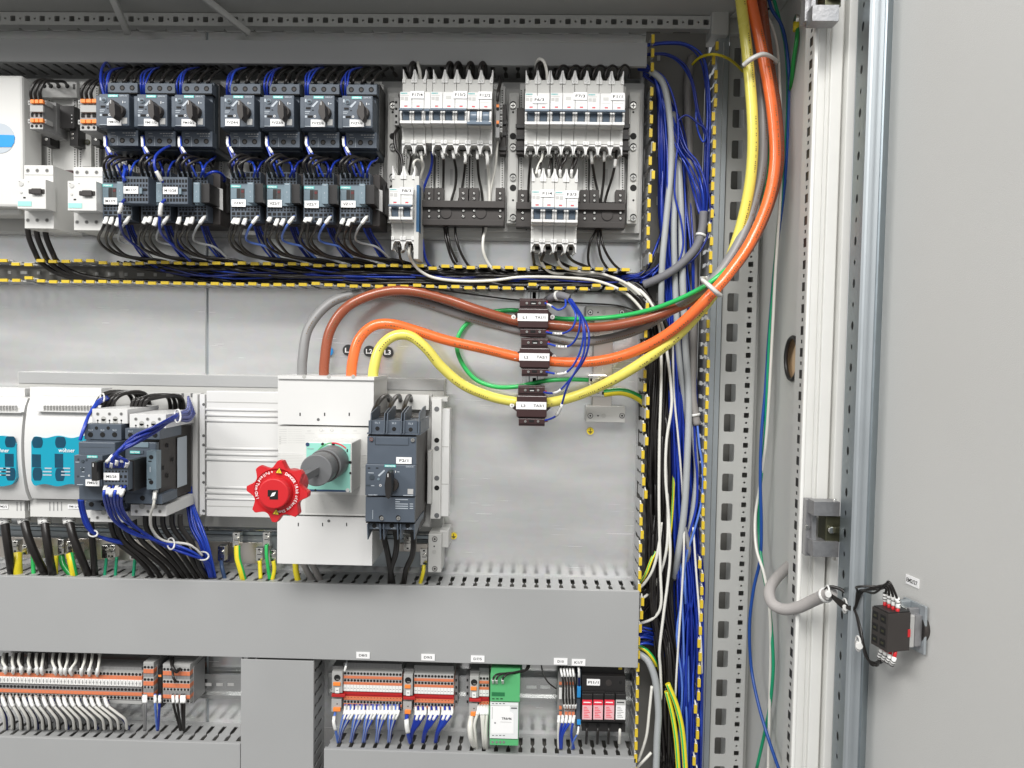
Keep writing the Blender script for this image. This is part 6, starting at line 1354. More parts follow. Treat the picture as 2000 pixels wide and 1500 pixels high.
for i, pts in enumerate(([(1245, 562, .05), (1268, 586, .06), (1284, 625, .065), (1291, 670, .065), (1291, 760, .065), (1288, 860, .065), (1287, 960, .066), (1288, 1040, .066), (1290, 1120, .066), (1291, 1180, .066), (1278, 1206, .06), (1250, 1218, .05)],
        [(1225, 552, .05), (1262, 580, .06), (1292, 632, .066), (1303, 690, .066), (1311, 760, .066), (1311, 800, .066), (1302, 860, .066), (1300, 930, .066), (1306, 1010, .066), (1309, 1080, .066), (1305, 1130, .066), (1296, 1200, .066), (1288, 1270, .066), (1290, 1310, .06), (1292, 1380, .05), (1290, 1420, .04)],
        [(1300, 900, .05), (1304, 980, .062), (1304, 1050, .066), (1296, 1100, .06), (1276, 1150, .05), (1250, 1172, .045)],
        [(1292, 1020, .062), (1286, 1070, .066), (1276, 1110, .062), (1262, 1135, .055), (1248, 1150, .05)],
        [(1314, 640, .05), (1316, 760, .05), (1325, 860, .055), (1333, 960, .05), (1336, 1060, .066), (1332, 1150, .066), (1326, 1240, .066), (1320, 1340, .062), (1316, 1440, .05)],
        [(1354, 1030, .064), (1360, 1120, .066), (1366, 1200, .066), (1370, 1280, .066), (1371, 1330, .05)],
        [(1273, 1340, .06), (1268, 1390, .062), (1262, 1440, .06), (1246, 1488, .05)], [(1272, 1470, .065), (1258, 1485, .065), (1244, 1500, .055)])):
    wire(pts, 3.0 if i not in (4, 5) else 2.2, 'w_white' , 'white_wire', ('white wire bowing across the black ones and ending at the middle duct', 'longest white wire snaking down the left of the tall duct', 'white wire hooking left into the middle duct below its corner', 'short white wire hooking left at the corner of the middle duct', 'thin white wire running through the blue bundle', 'thin white wire against the right wall among the blue wires', 'white wire curving left in the bottom corner of the tall duct', 'very short white wire at the bottom edge of the photo')[i], 'wire')
for i, (pts, r) in enumerate((([(1304, 1335, .066), (1322, 1380, .068), (1334, 1440, .07), (1342, 1560, .07)], 5.5), ([(1302, 1350, .06), (1314, 1400, .062), (1322, 1460, .064), (1328, 1560, .064)], 5.0), ([(1325, 780, .03), (1318, 860, .04), (1314, 980, .05), (1306, 1060, .055), (1290, 1120, .04)], 3.0), ([(1292, 1060, .05), (1274, 1090, .06), (1262, 1120, .06), (1250, 1140, .04)], 3.4), ([(1246, 1262, .05), (1264, 1272, .055), (1280, 1295, .05), (1290, 1330, .03)], 4.4))):
    wire(pts, r, 'gy_yellow', 'earth_wire', ('green-yellow wire at the bottom of the tall duct, right one of two', 'green-yellow wire at the bottom of the tall duct, left one of two', 'green-yellow wire half buried between blue and white wires', 'green-yellow wire entering the right end of the middle duct', 'green-yellow wire under the lower corner of the middle duct')[i], 'wire', seg=10, m2=('w_lgreen', {1, 2, 5, 6, 9}))
wire([(1352, 126, .03), (1368, 112, .05), (1395, 106, .08), (1425, 116, .06), (1452, 140, .02)], 2.8, 'gy_yellow', 'earth_wire', 'thin green-yellow wire arching over the right duct wall near the top', 'wire', m2=('w_green', {1, 2, 4}))
wire([(1558, 52, .12), (1556, 80, .13), (1550, 120, .12), (1545, 170, .10), (1540, 200, .07)], 4.0, 'w_green', 'earth_wire', 'green-yellow wire hanging from a bolt on the side wall at the top', 'wire', m2=('gy_yellow', {1, 2}))
mb = MB(); c = P(1552, 38, .12); mb.cyl(c, c + Vector((.012, 0, 0)), .007, 'steel', 6); mb.cyl(c + Vector((.003, 0, -.016)), c + Vector((.003, 0, -.004)), .005, 'gy_yellow', 10); tag(mb.build('earth_bolt'), 'steel earth bolt with yellow lug on the side wall at the top', 'bolt')
# long loose wires down the right side
wire([(1484, -40, .10), (1490, 15, .10), (1508, 52, .10), (1519, 100, .10), (1524, 200, .10), (1526, 300, .10), (1523, 400, .10), (1515, 520, .10), (1509, 640, .10), (1503, 760, .10), (1496, 860, .09), (1484, 950, .08), (1475, 1010, .08), (1477, 1070, .10), (1492, 1120, .12), (1502, 1180, .13), (1505, 1260, .13), (1503, 1380, .13), (1500, 1520, .13)], 2.9, 'w_white', 'loose_wire', 'long loose white wire hanging in front of the perforated corner post', 'wire')
wire([(1500, -40, .09), (1520, 30, .09), (1534, 90, .09), (1539, 180, .09), (1534, 300, .09), (1522, 420, .09), (1512, 540, .09), (1503, 660, .09), (1498, 780, .09), (1492, 880, .085), (1484, 960, .08), (1482, 1030, .075), (1488, 1100, .10), (1502, 1180, .12), (1510, 1280, .135), (1508, 1340, .135), (1500, 1400, .12), (1478, 1500, .09)], 3.2, 'w_gteal', 'loose_wire', 'long loose green wire hanging in front of the perforated corner post', 'wire')
wire([(1494, -40, .095), (1506, 15, .095), (1530, 60, .095), (1541, 150, .095), (1538, 280, .095), (1530, 380, .09), (1515, 500, .085), (1503, 640, .08), (1495, 760, .085), (1487, 850, .09), (1485, 940, .095), (1487, 1020, .095), (1485, 1090, .09), (1472, 1150, .085), (1464, 1220, .08), (1467, 1300, .08), (1480, 1370, .11), (1500, 1440, .14), (1524, 1510, .18)], 3.2, 'w_cobalt', 'loose_wire', 'long loose blue wire bowing left in front of the perforated corner post', 'wire')

# --- wires of the upper devices
for i, (x, s_) in enumerate(((220, 'FM17/2'), (293, 'FM11/2'), (365, 'FM10/2'), (459.5, 'FVZ4/6'), (535.5, 'FVZ3/6'), (613, 'FVZ2/6'), (686, 'FVZ1/6'))):
    for k in range(3):
        h = x + k*19.5; b = jit(4)
        wire([(h, 168, .105), (h + 4, 158, .115), (h + 14 + b, 143, .10), (h + 26 + b, 136, .07), (h + 34, 133, .045)], 3.0, 'w_black', 'black_wire', 'black wire arching from the top of ' + s_ + ' into the duct above', 'wire', 'black wires above the rotary motor breakers')
        cx = (207, 280, 352, 455, 526, 598, 669)[i] + k * 10; top = 316 + jit(6) - k
        j1, j2 = jit(4), jit(5)
        wire([(h + 6, 290, .075), (h + 10 + j1, 306, .085), (cx + 40 + j2, 322 + j1, .10), (cx + 28 + j2, 308 + k*2, .13), (cx + 10 + j2, 304 + k*4 + j1*.6, .15), (cx - 5 + j1*.5, 318 + k*2, .158), (cx - 3, 333, .15), (cx + 1, 345, .134)], 2.9, 'w_black', 'black_wire', 'black wire looping from the bottom of ' + s_ + ' to the contactor below', 'wire', 'black wires between the two upper rows')
    for k in range(3):
        wire([(x + 6 + k*17, 292, .07), (x + 4 + k*17 + jit(6), 305, .08 + jit(.01)), (x - 6 + k*19 + jit(8), 322, .09 + jit(.02)), (x + k*15 + jit(5), 345, .085)], 2.9, 'w_black' if k else 'w_blue_dk', 'black_wire', 'dark wire hanging in the shade behind the loops below ' + s_, 'wire', 'dark wires in the shade between the two upper rows')
    for k in range(2):
        wire([(x + 8 + k*24, 168, .09), (x + 2 + k*24 + jit(5), 152, .10), (x + 16 + k*22 + jit(6), 138, .085), (x + 30 + k*20 + jit(5), 131, .06), (x + 42 + k*20, 136, .04)], 2.8, 'w_black', 'black_wire', 'black wire curling behind the others above ' + s_, 'wire', 'black wires above the rotary motor breakers')
    for k in range(2):
        j1 = jit(4); cx = (207, 280, 352, 455, 526, 598, 669)[i]
        wire([(cx + 48 - k*8, 346, .134), (cx + 49 - k*8 + j1, 332, .145), (cx + 56 + j1 - k*20, 318, .13), (cx + 66 - k*40, 312 + j1, .10), (cx + 72 - k*50, 300, .075)], 2.1, 'w_blue', 'blue_wire', 'blue wire rising from the contactor under ' + s_, 'wire', 'blue wires between the two upper rows')
    for k in range(3):
        wire([(x - 16 + k*4, 190, .115), (x - 18 + k*5 + jit(2), 165, .125), (x - 13 + k*7 + jit(3), 145 - k*3, .11), (x + 4 + k*8 + jit(4), 134 - k, .07), (x + 22 + jit(4), 133, .045)], 1.9, 'w_blue', 'blue_wire', 'blue wire rising left of ' + s_ + ' into the duct above', 'wire', 'blue wires above the rotary motor breakers')
    for k in range(2):
        wire([(x - 15 + k*3, 266, .125), (x - 14 + k*3, 285, .135), (x - 7 + k*7, 305, .14), (x + 2 + k*9, 328, .14), (x + 10 + k*9, 345, .136)], 2.0, 'w_blue', 'blue_wire', 'blue wire with white marker hanging at the lower left of ' + s_, 'wire', 'blue wires between the two upper rows', marks=[(.05, .28)] if k == 0 else [(.3, .42)])
BW = 'black wires under the contactors'
for i, (x, s_) in enumerate(((201, 'M17/9'), (276, 'the M11/7 block'), (347.5, 'the M10/28 block'), (450.5, 'VZ4/7'), (521, 'VZ3/7'), (593, 'VZ2/7'), (664, 'VZ1/7'))):
    for k in range(3):
        sx0 = x + 3 + k*11.5; e = x + 75 + k*18
        ja, jb = jit(4), jit(4)
        wire([(sx0 + 5 + ja, 423 + (i > 2)*4, .134), (sx0 + 2 + ja, 432 + jb, .148), (sx0 - 4 + ja*.5, 447 + jb, .145), (sx0 - 9 + jit(3), 466, .12), (sx0 + 1 + jit(4), 484, .10), (sx0 + 26, 497 + k*2, .08), (e, 508, .062), (e + 50, 522, .05), (e + 110, 536, .04)], 2.9, 'w_black', 'black_wire', 'black wire with white marker curving down from the contactor of ' + s_, 'wire', BW, marks=[(.06, .17)])
    g = 'w_lblue' if i in (3, 4, 5) else 'w_grey'
    wire([(x + 54, 422, .134), (x + 46, 432, .15), (x + 34, 450, .14), (x + 30, 466, .12), (x + 40, 474, .10), (x + 70, 482, .09), (x + 92, 500, .07), (x + 108, 518, .05)], 2.3, g, 'pale_wire', 'pale wire with white marker at the lower right of contactor ' + s_.replace('the ', ''), 'wire', 'pale wires under the contactors', marks=[(.06, .18)])
    for k in range(4):
        wire([(x + 44 + k*4, 436, .10), (x + 50 + k*4, 455, .09), (x + 62 + k*5 + jit(3), 480, .075), (x + 84 + k*4, 508, .06), (x + 112, 526, .045), (x + 170, 540, .04)], 1.9, 'w_blue_dk' if k % 3 else 'w_blue', 'blue_wire', 'dark blue wire dropping into the duct right of the contactor of ' + s_, 'wire', 'dark blue wires under the contactors')
for i, pts in enumerate(([(245, 330, .15), (241, 345, .162), (245, 353, .16)], [(332, 285, .125), (318, 292, .15), (304, 305, .17), (302, 325, .175), (311, 345, .17), (318, 356, .163)], [(400, 344, .135), (415, 336, .14), (430, 338, .13), (440, 350, .11), (432, 356, .09), (415, 346, .08)],
        [(243, 390, .16), (237, 400, .17), (234, 420, .165), (236, 445, .15), (244, 462, .12), (262, 478, .1), (290, 500, .07)], [(322, 390, .16), (315, 400, .17), (312, 425, .165), (313, 450, .15), (325, 468, .12), (345, 485, .1), (372, 510, .07)], [(206, 195, .13), (197, 160, .13), (199, 135, .11), (208, 122, .08), (215, 132, .05)], [(222, 310, .12), (240, 315, .14), (243, 335, .15), (242, 355, .16)])):
    wire(pts, 2.6, 'w_blue', 'blue_wire', ('short bright blue wire entering the M11/7 block', 'bright blue wire bowing left above the M10/28 block', 'bright blue wire looping right over the contactor side plate', 'blue wire leaving the bottom of the M11/7 block', 'blue wire leaving the bottom of the M10/28 block', 'blue wire looping highest, left of FM17/2', 'blue wire with marker crossing behind the M11/7 block')[i], 'wire', marks=[(.7, .92)] if i in (1,) else [(.15, .32)] if i in (3, 4) else [(.35, .5)] if i == 6 else [])
for k in range(3):
    x = 54 + k*17
    wire([(x, 446, .09), (x + 3, 465, .085), (x + 14, 492, .075), (x + 26, 512, .06), (x + 60, 534, .045), (x + 120, 546, .04), (x + 210, 550, .035), (x + 330, 552, .035)], 5.2, 'w_black', 'black_wire', 'thick black wire from the left white motor starter into the duct', 'wire', 'thick black wires under the white motor starters', seg=9)
    h = 62 + k*9; e = 99 + k*16
    wire([(h, 196, .118), (h - 2, 180, .125), (h + 8, 160, .12), (h + 26, 155 + k*2, .10), (e - 6, 160, .08), (e, 168, .064)], 2.9, 'w_black', 'black_wire', 'black wire looping from the left orange-lever terminal to the white entry', 'wire', 'black wires at the upper left terminals')
    h = 161 + k*9.5
    wire([(h, 194, .12), (h - 2, 180, .125), (h + 7, 163, .12), (h + 20, 157, .09), (h + 30, 166, .07)], 2.9, 'w_black', 'black_wire', 'black wire looping up from the orange-lever terminal beside FM17/2', 'wire', 'black wires at the upper left terminals')
# miniature breakers: loops on top
for i, (x, th_) in enumerate(((800, 0), (872, 0), (888, 0), (912, 0), (936, 0), (1048, 0))):
    wire([(x + 3, 160, .085), (x + 1, 145, .09), (x + 2, 130, .09), (x + 7, 123, .085), (x + 12, 131, .075), (x + 12, 150, .05)], 4.3, 'w_black', 'black_wire', 'thick black wire looping over the top of the breaker ' + ('F17/4', 'F13/2', 'F13/2', 'F13/2', 'F12/2', 'F6/3')[i], 'wire', 'thick black wires looping over the miniature breakers', seg=9)
for k in range(6):
    x = 1087 + 24*k
    wire([(x, 162, .09), (x - 1, 150, .095), (x + 3, 136, .095), (x + 13, 128 - (k == 5), .09), (x + 22, 134, .075), (x + 24, 150, .05)], 2.4, 'w_black', 'black_wire', 'black wire arching over the top of the breaker ' + ('F7/3' if k < 3 else 'F1/1'), 'wire', 'black wires arching over F7/3 and F1/1')
wire([(822, 160, .09), (820, 140, .09), (816, 125, .08), (818, 120, .06)], 3.2, 'w_white', 'white_wire', 'white wire rising from the top of breaker F17/4', 'wire')
wire([(1069, 160, .095), (1068, 140, .10), (1062, 120, .10), (1052, 116, .095), (1047, 128, .08), (1048, 145, .05)], 3.0, 'w_white', 'white_wire', 'white wire arching over the top of breaker F6/3', 'wire')
wire([(972, 198, .105), (973, 180, .105), (977, 160, .09), (975, 150, .06)], 3.2, 'w_black', 'black_wire', 'black wire entering the narrow terminal right of F12/2', 'wire')
MW = 'wires leaving the bottom of the miniature breakers'
def mw(pts, m, s_, r=2.6, marks=((.02, .14),)): wire(pts, r, m, ('white' if m == 'w_white' else 'blue' if m == 'w_blue' else 'black') + '_wire', s_, 'wire', MW, marks=list(marks), seg=8)
mw([(804, 296, .09), (803, 310, .09), (800, 330, .075), (798, 350, .07)], 'w_black', 'short black wire under the left pole of F17/4')
mw([(822, 296, .09), (824, 312, .09), (827, 325, .08), (822, 345, .07), (817, 370, .055)], 'w_white', 'white wire under the right pole of F17/4')
mw([(843, 296, .08), (844, 315, .075), (840, 335, .07), (832, 355, .065), (825, 380, .06), (823, 400, .058), (822, 440, .056), (826, 475, .06), (833, 510, .05), (850, 530, .04)], 'w_blue', 'blue wire dropping from F17/4 past the carrier', marks=())
mw([(862, 294, .09), (866, 310, .09), (866, 350, .06), (865, 395, .058), (868, 445, .056), (874, 480, .06), (886, 512, .05), (905, 530, .04)], 'w_black', 'black wire from the first pole of F13/2 to the duct')
mw([(885, 294, .09), (887, 310, .09), (891, 335, .07), (889, 365, .06), (881, 395, .058), (874, 445, .056), (879, 480, .06), (893, 512, .05)], 'w_black', 'black wire from the second pole of F13/2 to the duct')
mw([(908, 295, .09), (909, 315, .09), (906, 345, .065), (901, 375, .06), (896, 395, .058), (889, 445, .056), (895, 480, .06), (910, 512, .05), (930, 535, .04)], 'w_black', 'black wire from the third pole of F13/2 to the duct')
mw([(932, 295, .09), (933, 315, .09), (935, 345, .065), (941, 375, .06), (943, 400, .058), (944, 445, .056), (943, 460, .05)], 'w_black', 'black wire from the left pole of F12/2')
mw([(950, 295, .09), (952, 315, .09), (955, 350, .065), (956, 395, .058), (949, 445, .056), (944, 465, .062), (944, 490, .062), (954, 515, .055), (975, 538, .05), (1000, 545, .045)], 'w_white', 'white wire from the right pole of F12/2 down into the duct', 3.0)
mw([(972, 275, .08), (970, 300, .08), (967, 330, .07), (960, 365, .06), (957, 395, .055)], 'w_white', 'white wire from the narrow terminal beside F12/2', 2.3, ())
mw([(779, 250, .07), (771, 262, .08), (773, 290, .085), (783, 305, .085), (786, 330, .09), (787, 345, .09)], 'w_black', 'black wire bowing from the end clamp down to F8/3', 3.0, ())
mw([(809, 330, .095), (808, 318, .1), (815, 312, .09), (823, 318, .08), (826, 335, .07)], 'w_white', 'white wire arching over the top of F8/3', 2.4, ())
mw([(1036, 296, .09), (1036, 312, .09), (1033, 350, .065), (1031, 395, .058), (1028, 450, .04)], 'w_black', 'black wire from the left pole of F6/3')
mw([(1060, 294, .09), (1058, 310, .09), (1051, 325, .09), (1047, 340, .09)], 'w_white', 'short white wire from F6/3 to F1/4')
mw([(1086, 294, .09), (1088, 310, .09), (1092, 326, .09), (1094, 345, .09)], 'w_black', 'short black wire from the first pole of F7/3 to F3/3')
mw([(1108, 296, .09), (1104, 312, .095), (1098, 322, .095), (1092, 340, .09)], 'w_black', 'short black wire from the second pole of F7/3 to F3/3')
mw([(1131, 294, .09), (1126, 312, .09), (1120, 326, .09), (1112, 340, .09)], 'w_black', 'short black wire from the third pole of F7/3')
mw([(1154, 294, .09), (1156, 315, .085), (1162, 350, .065), (1168, 380, .06), (1170, 420, .058), (1164, 450, .056), (1152, 475, .06), (1149, 510, .05), (1160, 540, .04)], 'w_black', 'black wire from the first pole of F1/1 to the duct')
mw([(1180, 296, .09), (1180, 315, .085), (1179, 350, .065), (1174, 390, .06), (1168, 450, .056), (1170, 485, .06), (1178, 512, .05), (1200, 540, .04)], 'w_black', 'black wire from the second pole of F1/1 to the duct')
mw([(1205, 290, .085), (1202, 315, .085), (1196, 345, .075), (1185, 380, .06), (1178, 410, .058), (1173, 450, .056), (1180, 485, .06), (1198, 515, .05), (1222, 535, .04)], 'w_black', 'black wire with white marker from the third pole of F1/1', marks=((.12, .17),))
for x in (1053, 1072, 1094, 1116): wire([(x, 348, .09), (x, 334, .095), (x + 3, 318, .09), (x + 7, 304, .07)], 2.3, 'w_black', 'black_wire', 'short black wire with marker entering the top of F1/4 or F3/3', 'wire', 'short wires entering the hanging pair of breakers', marks=[(.05, .4)])
for i, x in enumerate((1041, 1062, 1085, 1108)):
    mw([(x, 482, .09), (x, 496, .092), (x + (2, -4, 6, 12)[i], 510, .075), (x + (10, 20, 30, 40)[i], 522, .055), (x + 80, 540, .045), (x + 140, 560, .04)], 'w_black', 'black wire under the %s' % ('left pole of F1/4', 'right pole of F1/4', 'left pole of F3/3', 'right pole of F3/3')[i], 3.0)
mw([(1054, 500, .08), (1062, 520, .07), (1080, 533, .06), (1120, 535, .055), (1180, 540, .055), (1225, 560, .055), (1258, 590, .05)], 'w_white', 'white wire crossing from under F1/4 to the corner of the ducts', 3.0, ())
mw([(1088, 505, .08), (1100, 522, .07), (1130, 530, .06), (1175, 535, .06), (1220, 552, .06), (1255, 580, .055)], 'w_white', 'white wire crossing from under F3/3 to the corner of the ducts', 3.0, ())
mw([(779, 478, .09), (780, 492, .09), (783, 506, .08), (795, 522, .05)], 'w_black', 'short black wire under the left pole of F8/3')
mw([(800, 480, .09), (799, 495, .09), (806, 512, .075), (822, 530, .066), (850, 543, .064), (900, 549, .062), (960, 548, .062), (1020, 541, .062), (1100, 542, .062), (1170, 550, .062), (1225, 575, .06), (1262, 615, .06)], 'w_white', 'long white wire from F8/3 running along the open duct', 3.1, ((.01, .03),))

# --- middle field
TB = 'thick black cables of the big starters'
for i in range(9):
    x = 186 + i*8.0 + (i > 4)*30; e = (258, 270, 278, 286, 290, 330, 340, 350, 356)[i]
    wire([(x, 806 + (i > 4)*8, .09), (x + 4, 785, .10), (x + 22 + jit(3), 768 + (i > 4)*8 + jit(3), .09), (e - 14, 766 + (i > 4)*6, .07), (e, 780, .05), (e + 3, 805, .04)], 4.0, 'w_black', 'black_wire', 'thick black wire looping over the ' + ('dark motor breaker' if i < 5 else 'big contactor'), 'wire', TB, seg=9)
for i in range(9):
    x = (216, 228, 242, 262, 284, 300, 318, 336, 352)[i]; e = (285, 300, 320, 336, 348, 358, 372, 384, 392)[i]
    wire([(x, 1005, .10), (x + 2, 1030, .10), (x + 14 + i, 1058, .095), ((x + e)/2 + 12, 1085, .085), (e, 1108, .07), (e + 18, 1134, .05)], 5.2, 'w_black', 'black_wire', 'thick black cable dropping from the big starters into the covered duct', 'wire', TB, seg=10)
for i, pts in enumerate(([(8, 1008, .07), (13, 1050, .075), (18, 1085, .07), (24, 1125, .05)], [(46, 1008, .07), (54, 1045, .08), (70, 1085, .075), (92, 1128, .05)], [(86, 1008, .07), (91, 1050, .08), (97, 1090, .075), (104, 1128, .05)], [(134, 1010, .07), (142, 1045, .08), (158, 1088, .075), (176, 1130, .05)], [(176, 1015, .08), (180, 1050, .08), (186, 1130, .05)])):
    wire(pts, 8.0 if i < 4 else 6.5, 'w_black', 'black_cable', ('thick black cable at the left edge, first from the left', 'thick black cable slanting right, second from the left', 'thick black cable hanging straight, third from the left', 'thick black cable slanting right, fourth from the left', 'black cable behind the blue bundle under the dark motor breaker')[i], 'cable', 'thick black cables under the fuse switches', seg=12, marks=[(.02, .16)] if i < 4 else [])
for k in range(9):
    wire([(368 + k*1.5, 775 + k*4, .06), (366 + jit(4), 798 + k*3, .10 + jit(.008)), (348 - k, 808 + k*1.6, .16 + jit(.004)), (300 + jit(3), 833 + (k*4 % 9)*1.6, .195 + jit(.008)), (262 + jit(3), 852 + (k*2 % 9)*2.0, .212 + jit(.008)), (235 - k, 878 + k + jit(2), .225 + jit(.004)), (211 + k*4.6, 900, .222), (208 + k*4.8, 912, .214)], 2.6, 'w_blue', 'blue_wire', 'blue wire in the bundle slanting down over the big starters', 'wire', 'bundle of blue wires over the big starters', marks=[(.80 + .05*(k % 3), .89 + .05*(k % 3))] if k % 2 == 0 else [], sub=6, seg=7)
for k in range(6):
    wire([(207 + k*7.5, 950, .214), (203 + k*7, 965, .224), (208 + k*6, 990, .20), (224 + k*6 + jit(3), 1018 + jit(3), .17 + jit(.008)), (262 + k*4, 1040 + jit(4), .145 + jit(.006)), (320, 1058 + k*1.5, .12 + jit(.005)), (372, 1074 + k*2 + jit(2), .10 + jit(.006)), (400 + k, 1098, .08), (410 + k, 1128, .06)], 2.5, 'w_blue', 'blue_wire', 'blue wire hanging from the M5/28 block towards the covered duct', 'wire', 'blue wires hanging from the big starters', marks=[(.02 + .03*(k % 3), .09 + .03*(k % 3))], sub=6, seg=7)
    wire([(360 + k*3 + jit(3), 950, .05), (364 + k*3 + jit(3), 985, .06 + jit(.01)), (376 + k*3 + jit(4), 1030, .07 + jit(.01)), (393 + k*3, 1070, .075), (405 + k*3.2, 1128, .055)], 2.6, 'w_blue', 'blue_wire', 'blue wire dropping at the right side of the big contactor', 'wire', 'blue wires right of the big contactor', seg=7)
for k in range(3):
    wire([(228 + k*3, 773 + k, .06), (208 + k*2, 775 + k*2, .10), (192 + k, 782 + k*3, .13), (174 + k, 808, .15), (163 + k*1.5, 835, .165), (155 + k, 860, .17)], 2.2, 'w_blue', 'blue_wire', 'blue wire curving down to the left shoulder of the dark motor breaker', 'wire', 'blue wires at the left of the dark motor breaker', seg=7)
    wire([(154 + k*4, 976, .15), (158 + k*4, 1000, .14), (168 + k*4, 1028, .13), (186 + k*2, 1044, .12), (212, 1052 + k*2, .11), (250, 1060 + k*2, .09)], 2.4, 'w_blue', 'blue_wire', 'blue wire curving from under the dark motor breaker to the right', 'wire', 'blue wires at the left of the dark motor breaker', seg=7)
wire([(303, 958, .17), (300, 985, .175), (294, 1010, .16), (298, 1035, .14), (320, 1056, .12), (370, 1064, .10), (395, 1085, .08)], 2.6, 'w_white', 'white_wire', 'white wire with marker hanging from the coil of the big contactor', 'wire', marks=[(.0, .12)])
def ring(px, py, d, rx, ry, label):
    pts = [(px + rx*math.cos(a), py + ry*math.sin(a), d + .012*math.sin(a + .8)) for a in [2*math.pi*k/8 for k in range(8)]]; bandtie(pts, label, .0014)
ring(347, 813, .17, 6, 13, 'white cable tie on the blue bundle above the big contactor'); ring(334, 1062, .125, 7, 11, 'white cable tie on the blue wires below the big contactor'); ring(396, 1086, .09, 12, 8, 'white cable tie where the blue wires enter the covered duct'); ring(182, 1042, .13, 9, 6, 'white cable tie on the blue wires below the dark motor breaker'); ring(200, 777, .11, 4, 8, 'white cable tie on the blue wires left of the black loops')
EW = 'green and yellow earth wires along the bottom earth bar'
for i, (pts, r, m, m2) in enumerate((([(463, 1066, .05), (464, 1090, .055), (470, 1112, .055), (476, 1134, .05)], 6.5, 'gy_yellow', ('w_lgreen', {0, 1, 2, 6, 7, 8})), ([(432, 1094, .04), (434, 1110, .05), (440, 1132, .05)], 4, 'navy', None), ([(520, 1064, .05), (521, 1090, .055), (527, 1132, .05)], 3.6, 'w_lgreen', None), ([(507, 1095, .045), (509, 1130, .05)], 4.2, 'gy_yellow', ('w_lgreen', {3, 4, 5})), ([(534, 1096, .05), (536, 1112, .05), (532, 1132, .05)], 4.4, 'gy_yellow', ('w_lgreen', {0, 1, 6, 7})),
        ([(577, 1098, .05), (578, 1115, .05), (582, 1134, .05)], 6, 'gy_yellow', ('w_lgreen', {3, 4, 5})), ([(828, 1104, .05), (826, 1120, .055), (820, 1142, .05)], 4, 'gy_yellow', ('w_green', {3, 4, 5})), ([(34, 1080, .05), (34, 1100, .055), (36, 1128, .05)], 9, 'gy_yellow', ('w_lgreen', {3, 4})), ([(64, 1085, .045), (66, 1128, .05)], 4, 'w_lgreen', None), ([(110, 1085, .045), (109, 1128, .05)], 4, 'gy_yellow', None), ([(136, 1082, .05), (140, 1100, .055), (146, 1128, .05)], 7.5, 'gy_yellow', ('w_lgreen', {0, 1, 2, 6, 7, 8})), ([(120, 1084, .04), (124, 1104, .045), (140, 1124, .05)], 6, 'w_green', None),
        ([(208, 1088, .045), (204, 1128, .05)], 3, 'w_gteal', None), ([(228, 1088, .045), (225, 1128, .05)], 3, 'w_gteal', None), ([(264, 1090, .045), (260, 1130, .05)], 3.2, 'w_gteal', None))):
    wire(pts, r, m, 'earth_wire', 'earth wire ' + ('thick green-yellow, from the tallest clamp', 'black-sleeved, from the low clamp left of the thick one', 'thin lime green, left of the main switch', 'short yellow-green beside the lime one', 'yellow, at the left edge of the main switch', 'yellow stub under the main switch', 'green-yellow, left of the small grey box', 'wide yellow, nearest the left edge', 'thin green, left of the second black cable', 'thin yellow, right of the third black cable', 'wide green-yellow, left of the fourth black cable', 'dark green arc behind the wide yellow one', 'teal green, first under the dark motor breaker', 'teal green, second under the dark motor breaker', 'teal green, beside the blue bundle')[i], 'wire', EW, seg=12, m2=m2)
for k in range(2): wire([(590 + k*17, 1092, .05), (598 + k*17, 1112, .05), (612 + k*15, 1136, .045)], 6.5, 'w_taupe', 'grey_cable', 'taupe cable stub leaving the bottom of the main switch', 'cable', 'taupe cables under the main switch', seg=10)
for k in range(3):
    x = (728, 758, 787)[k]
    wire([(x + 2, 832, .16), (x + 1, 808, .16), (x + 8 - k*2, 790, .14), (x + 20 - k*5, 776, .11), (x + 30 - k*8, 774, .08), (x + 32 - k*8, 782, .06)], 4.6, 'w_black', 'black_cable', 'black cable arching into the top of breaker F2/1', 'cable', 'black cables of breaker F2/1', seg=10)
    wire([((745, 772, 806)[k], 1032, .13), ((752, 775, 808)[k], 1058, .12), ((758, 772, 805)[k], 1085, .10), ((762, 764, 794)[k], 1110, .08), ((768, 762, 788)[k], 1142, .055)], 5.8, 'w_black', 'black_cable', 'black cable dropping from the bottom of breaker F2/1', 'cable', 'black cables of breaker F2/1', seg=10)

# --- bottom field
for k in range(13):
    x = 6 + k*15.6 + jit(2); e = x + jit(5) + (4 if k < 8 else -5)
    wire([(x + 3, 1276, .04), (x + 1, 1292, .055), (e, 1304 + k*.3, .065), (e + jit(2), 1315 + k*.4, .058)], 2.8, 'w_white', 'white_wire', 'white wire entering the left terminal strip from above', 'wire', 'white wires above the left terminal strip', marks=[(.62, .92)])
    if k < 12: wire([(x + 9, 1276, .035), (x + 8, 1295, .045), (x + 8, 1316, .05)], 3.4, 'black_soft', 'dark_wire', 'dark brown wire between the white ones above the left terminal strip', 'wire', 'dark wires above the left terminal strip')
for k in range(17):
    x = -8 + k*13.2 + jit(1.5); dx = 8 + k*1.6
    wire([(x, 1358 + k*.3, .056), (x + 1, 1366, .07), (x + 6, 1378, .075), (x + 10 + dx*.4, 1392, .072), (x + 10 + dx*.9, 1406, .065), (x + 10 + dx, 1424, .05)], 2.7, 'w_white', 'white_wire', 'white wire hanging from the left terminal strip into the bottom duct', 'wire', 'white wires below the left terminal strip', marks=[(.12, .42)])
    wire([(x + 6, 1362 + k*.3, .05), (x + 9, 1380, .058), (x + 16 + dx*.5, 1400, .056), (x + 14 + dx, 1424, .045)], 2.9, 'black_soft' if k % 4 else 'w_blue_dk', 'dark_wire', 'dark wire hanging from the left terminal strip into the bottom duct', 'wire', 'dark wires below the left terminal strip')
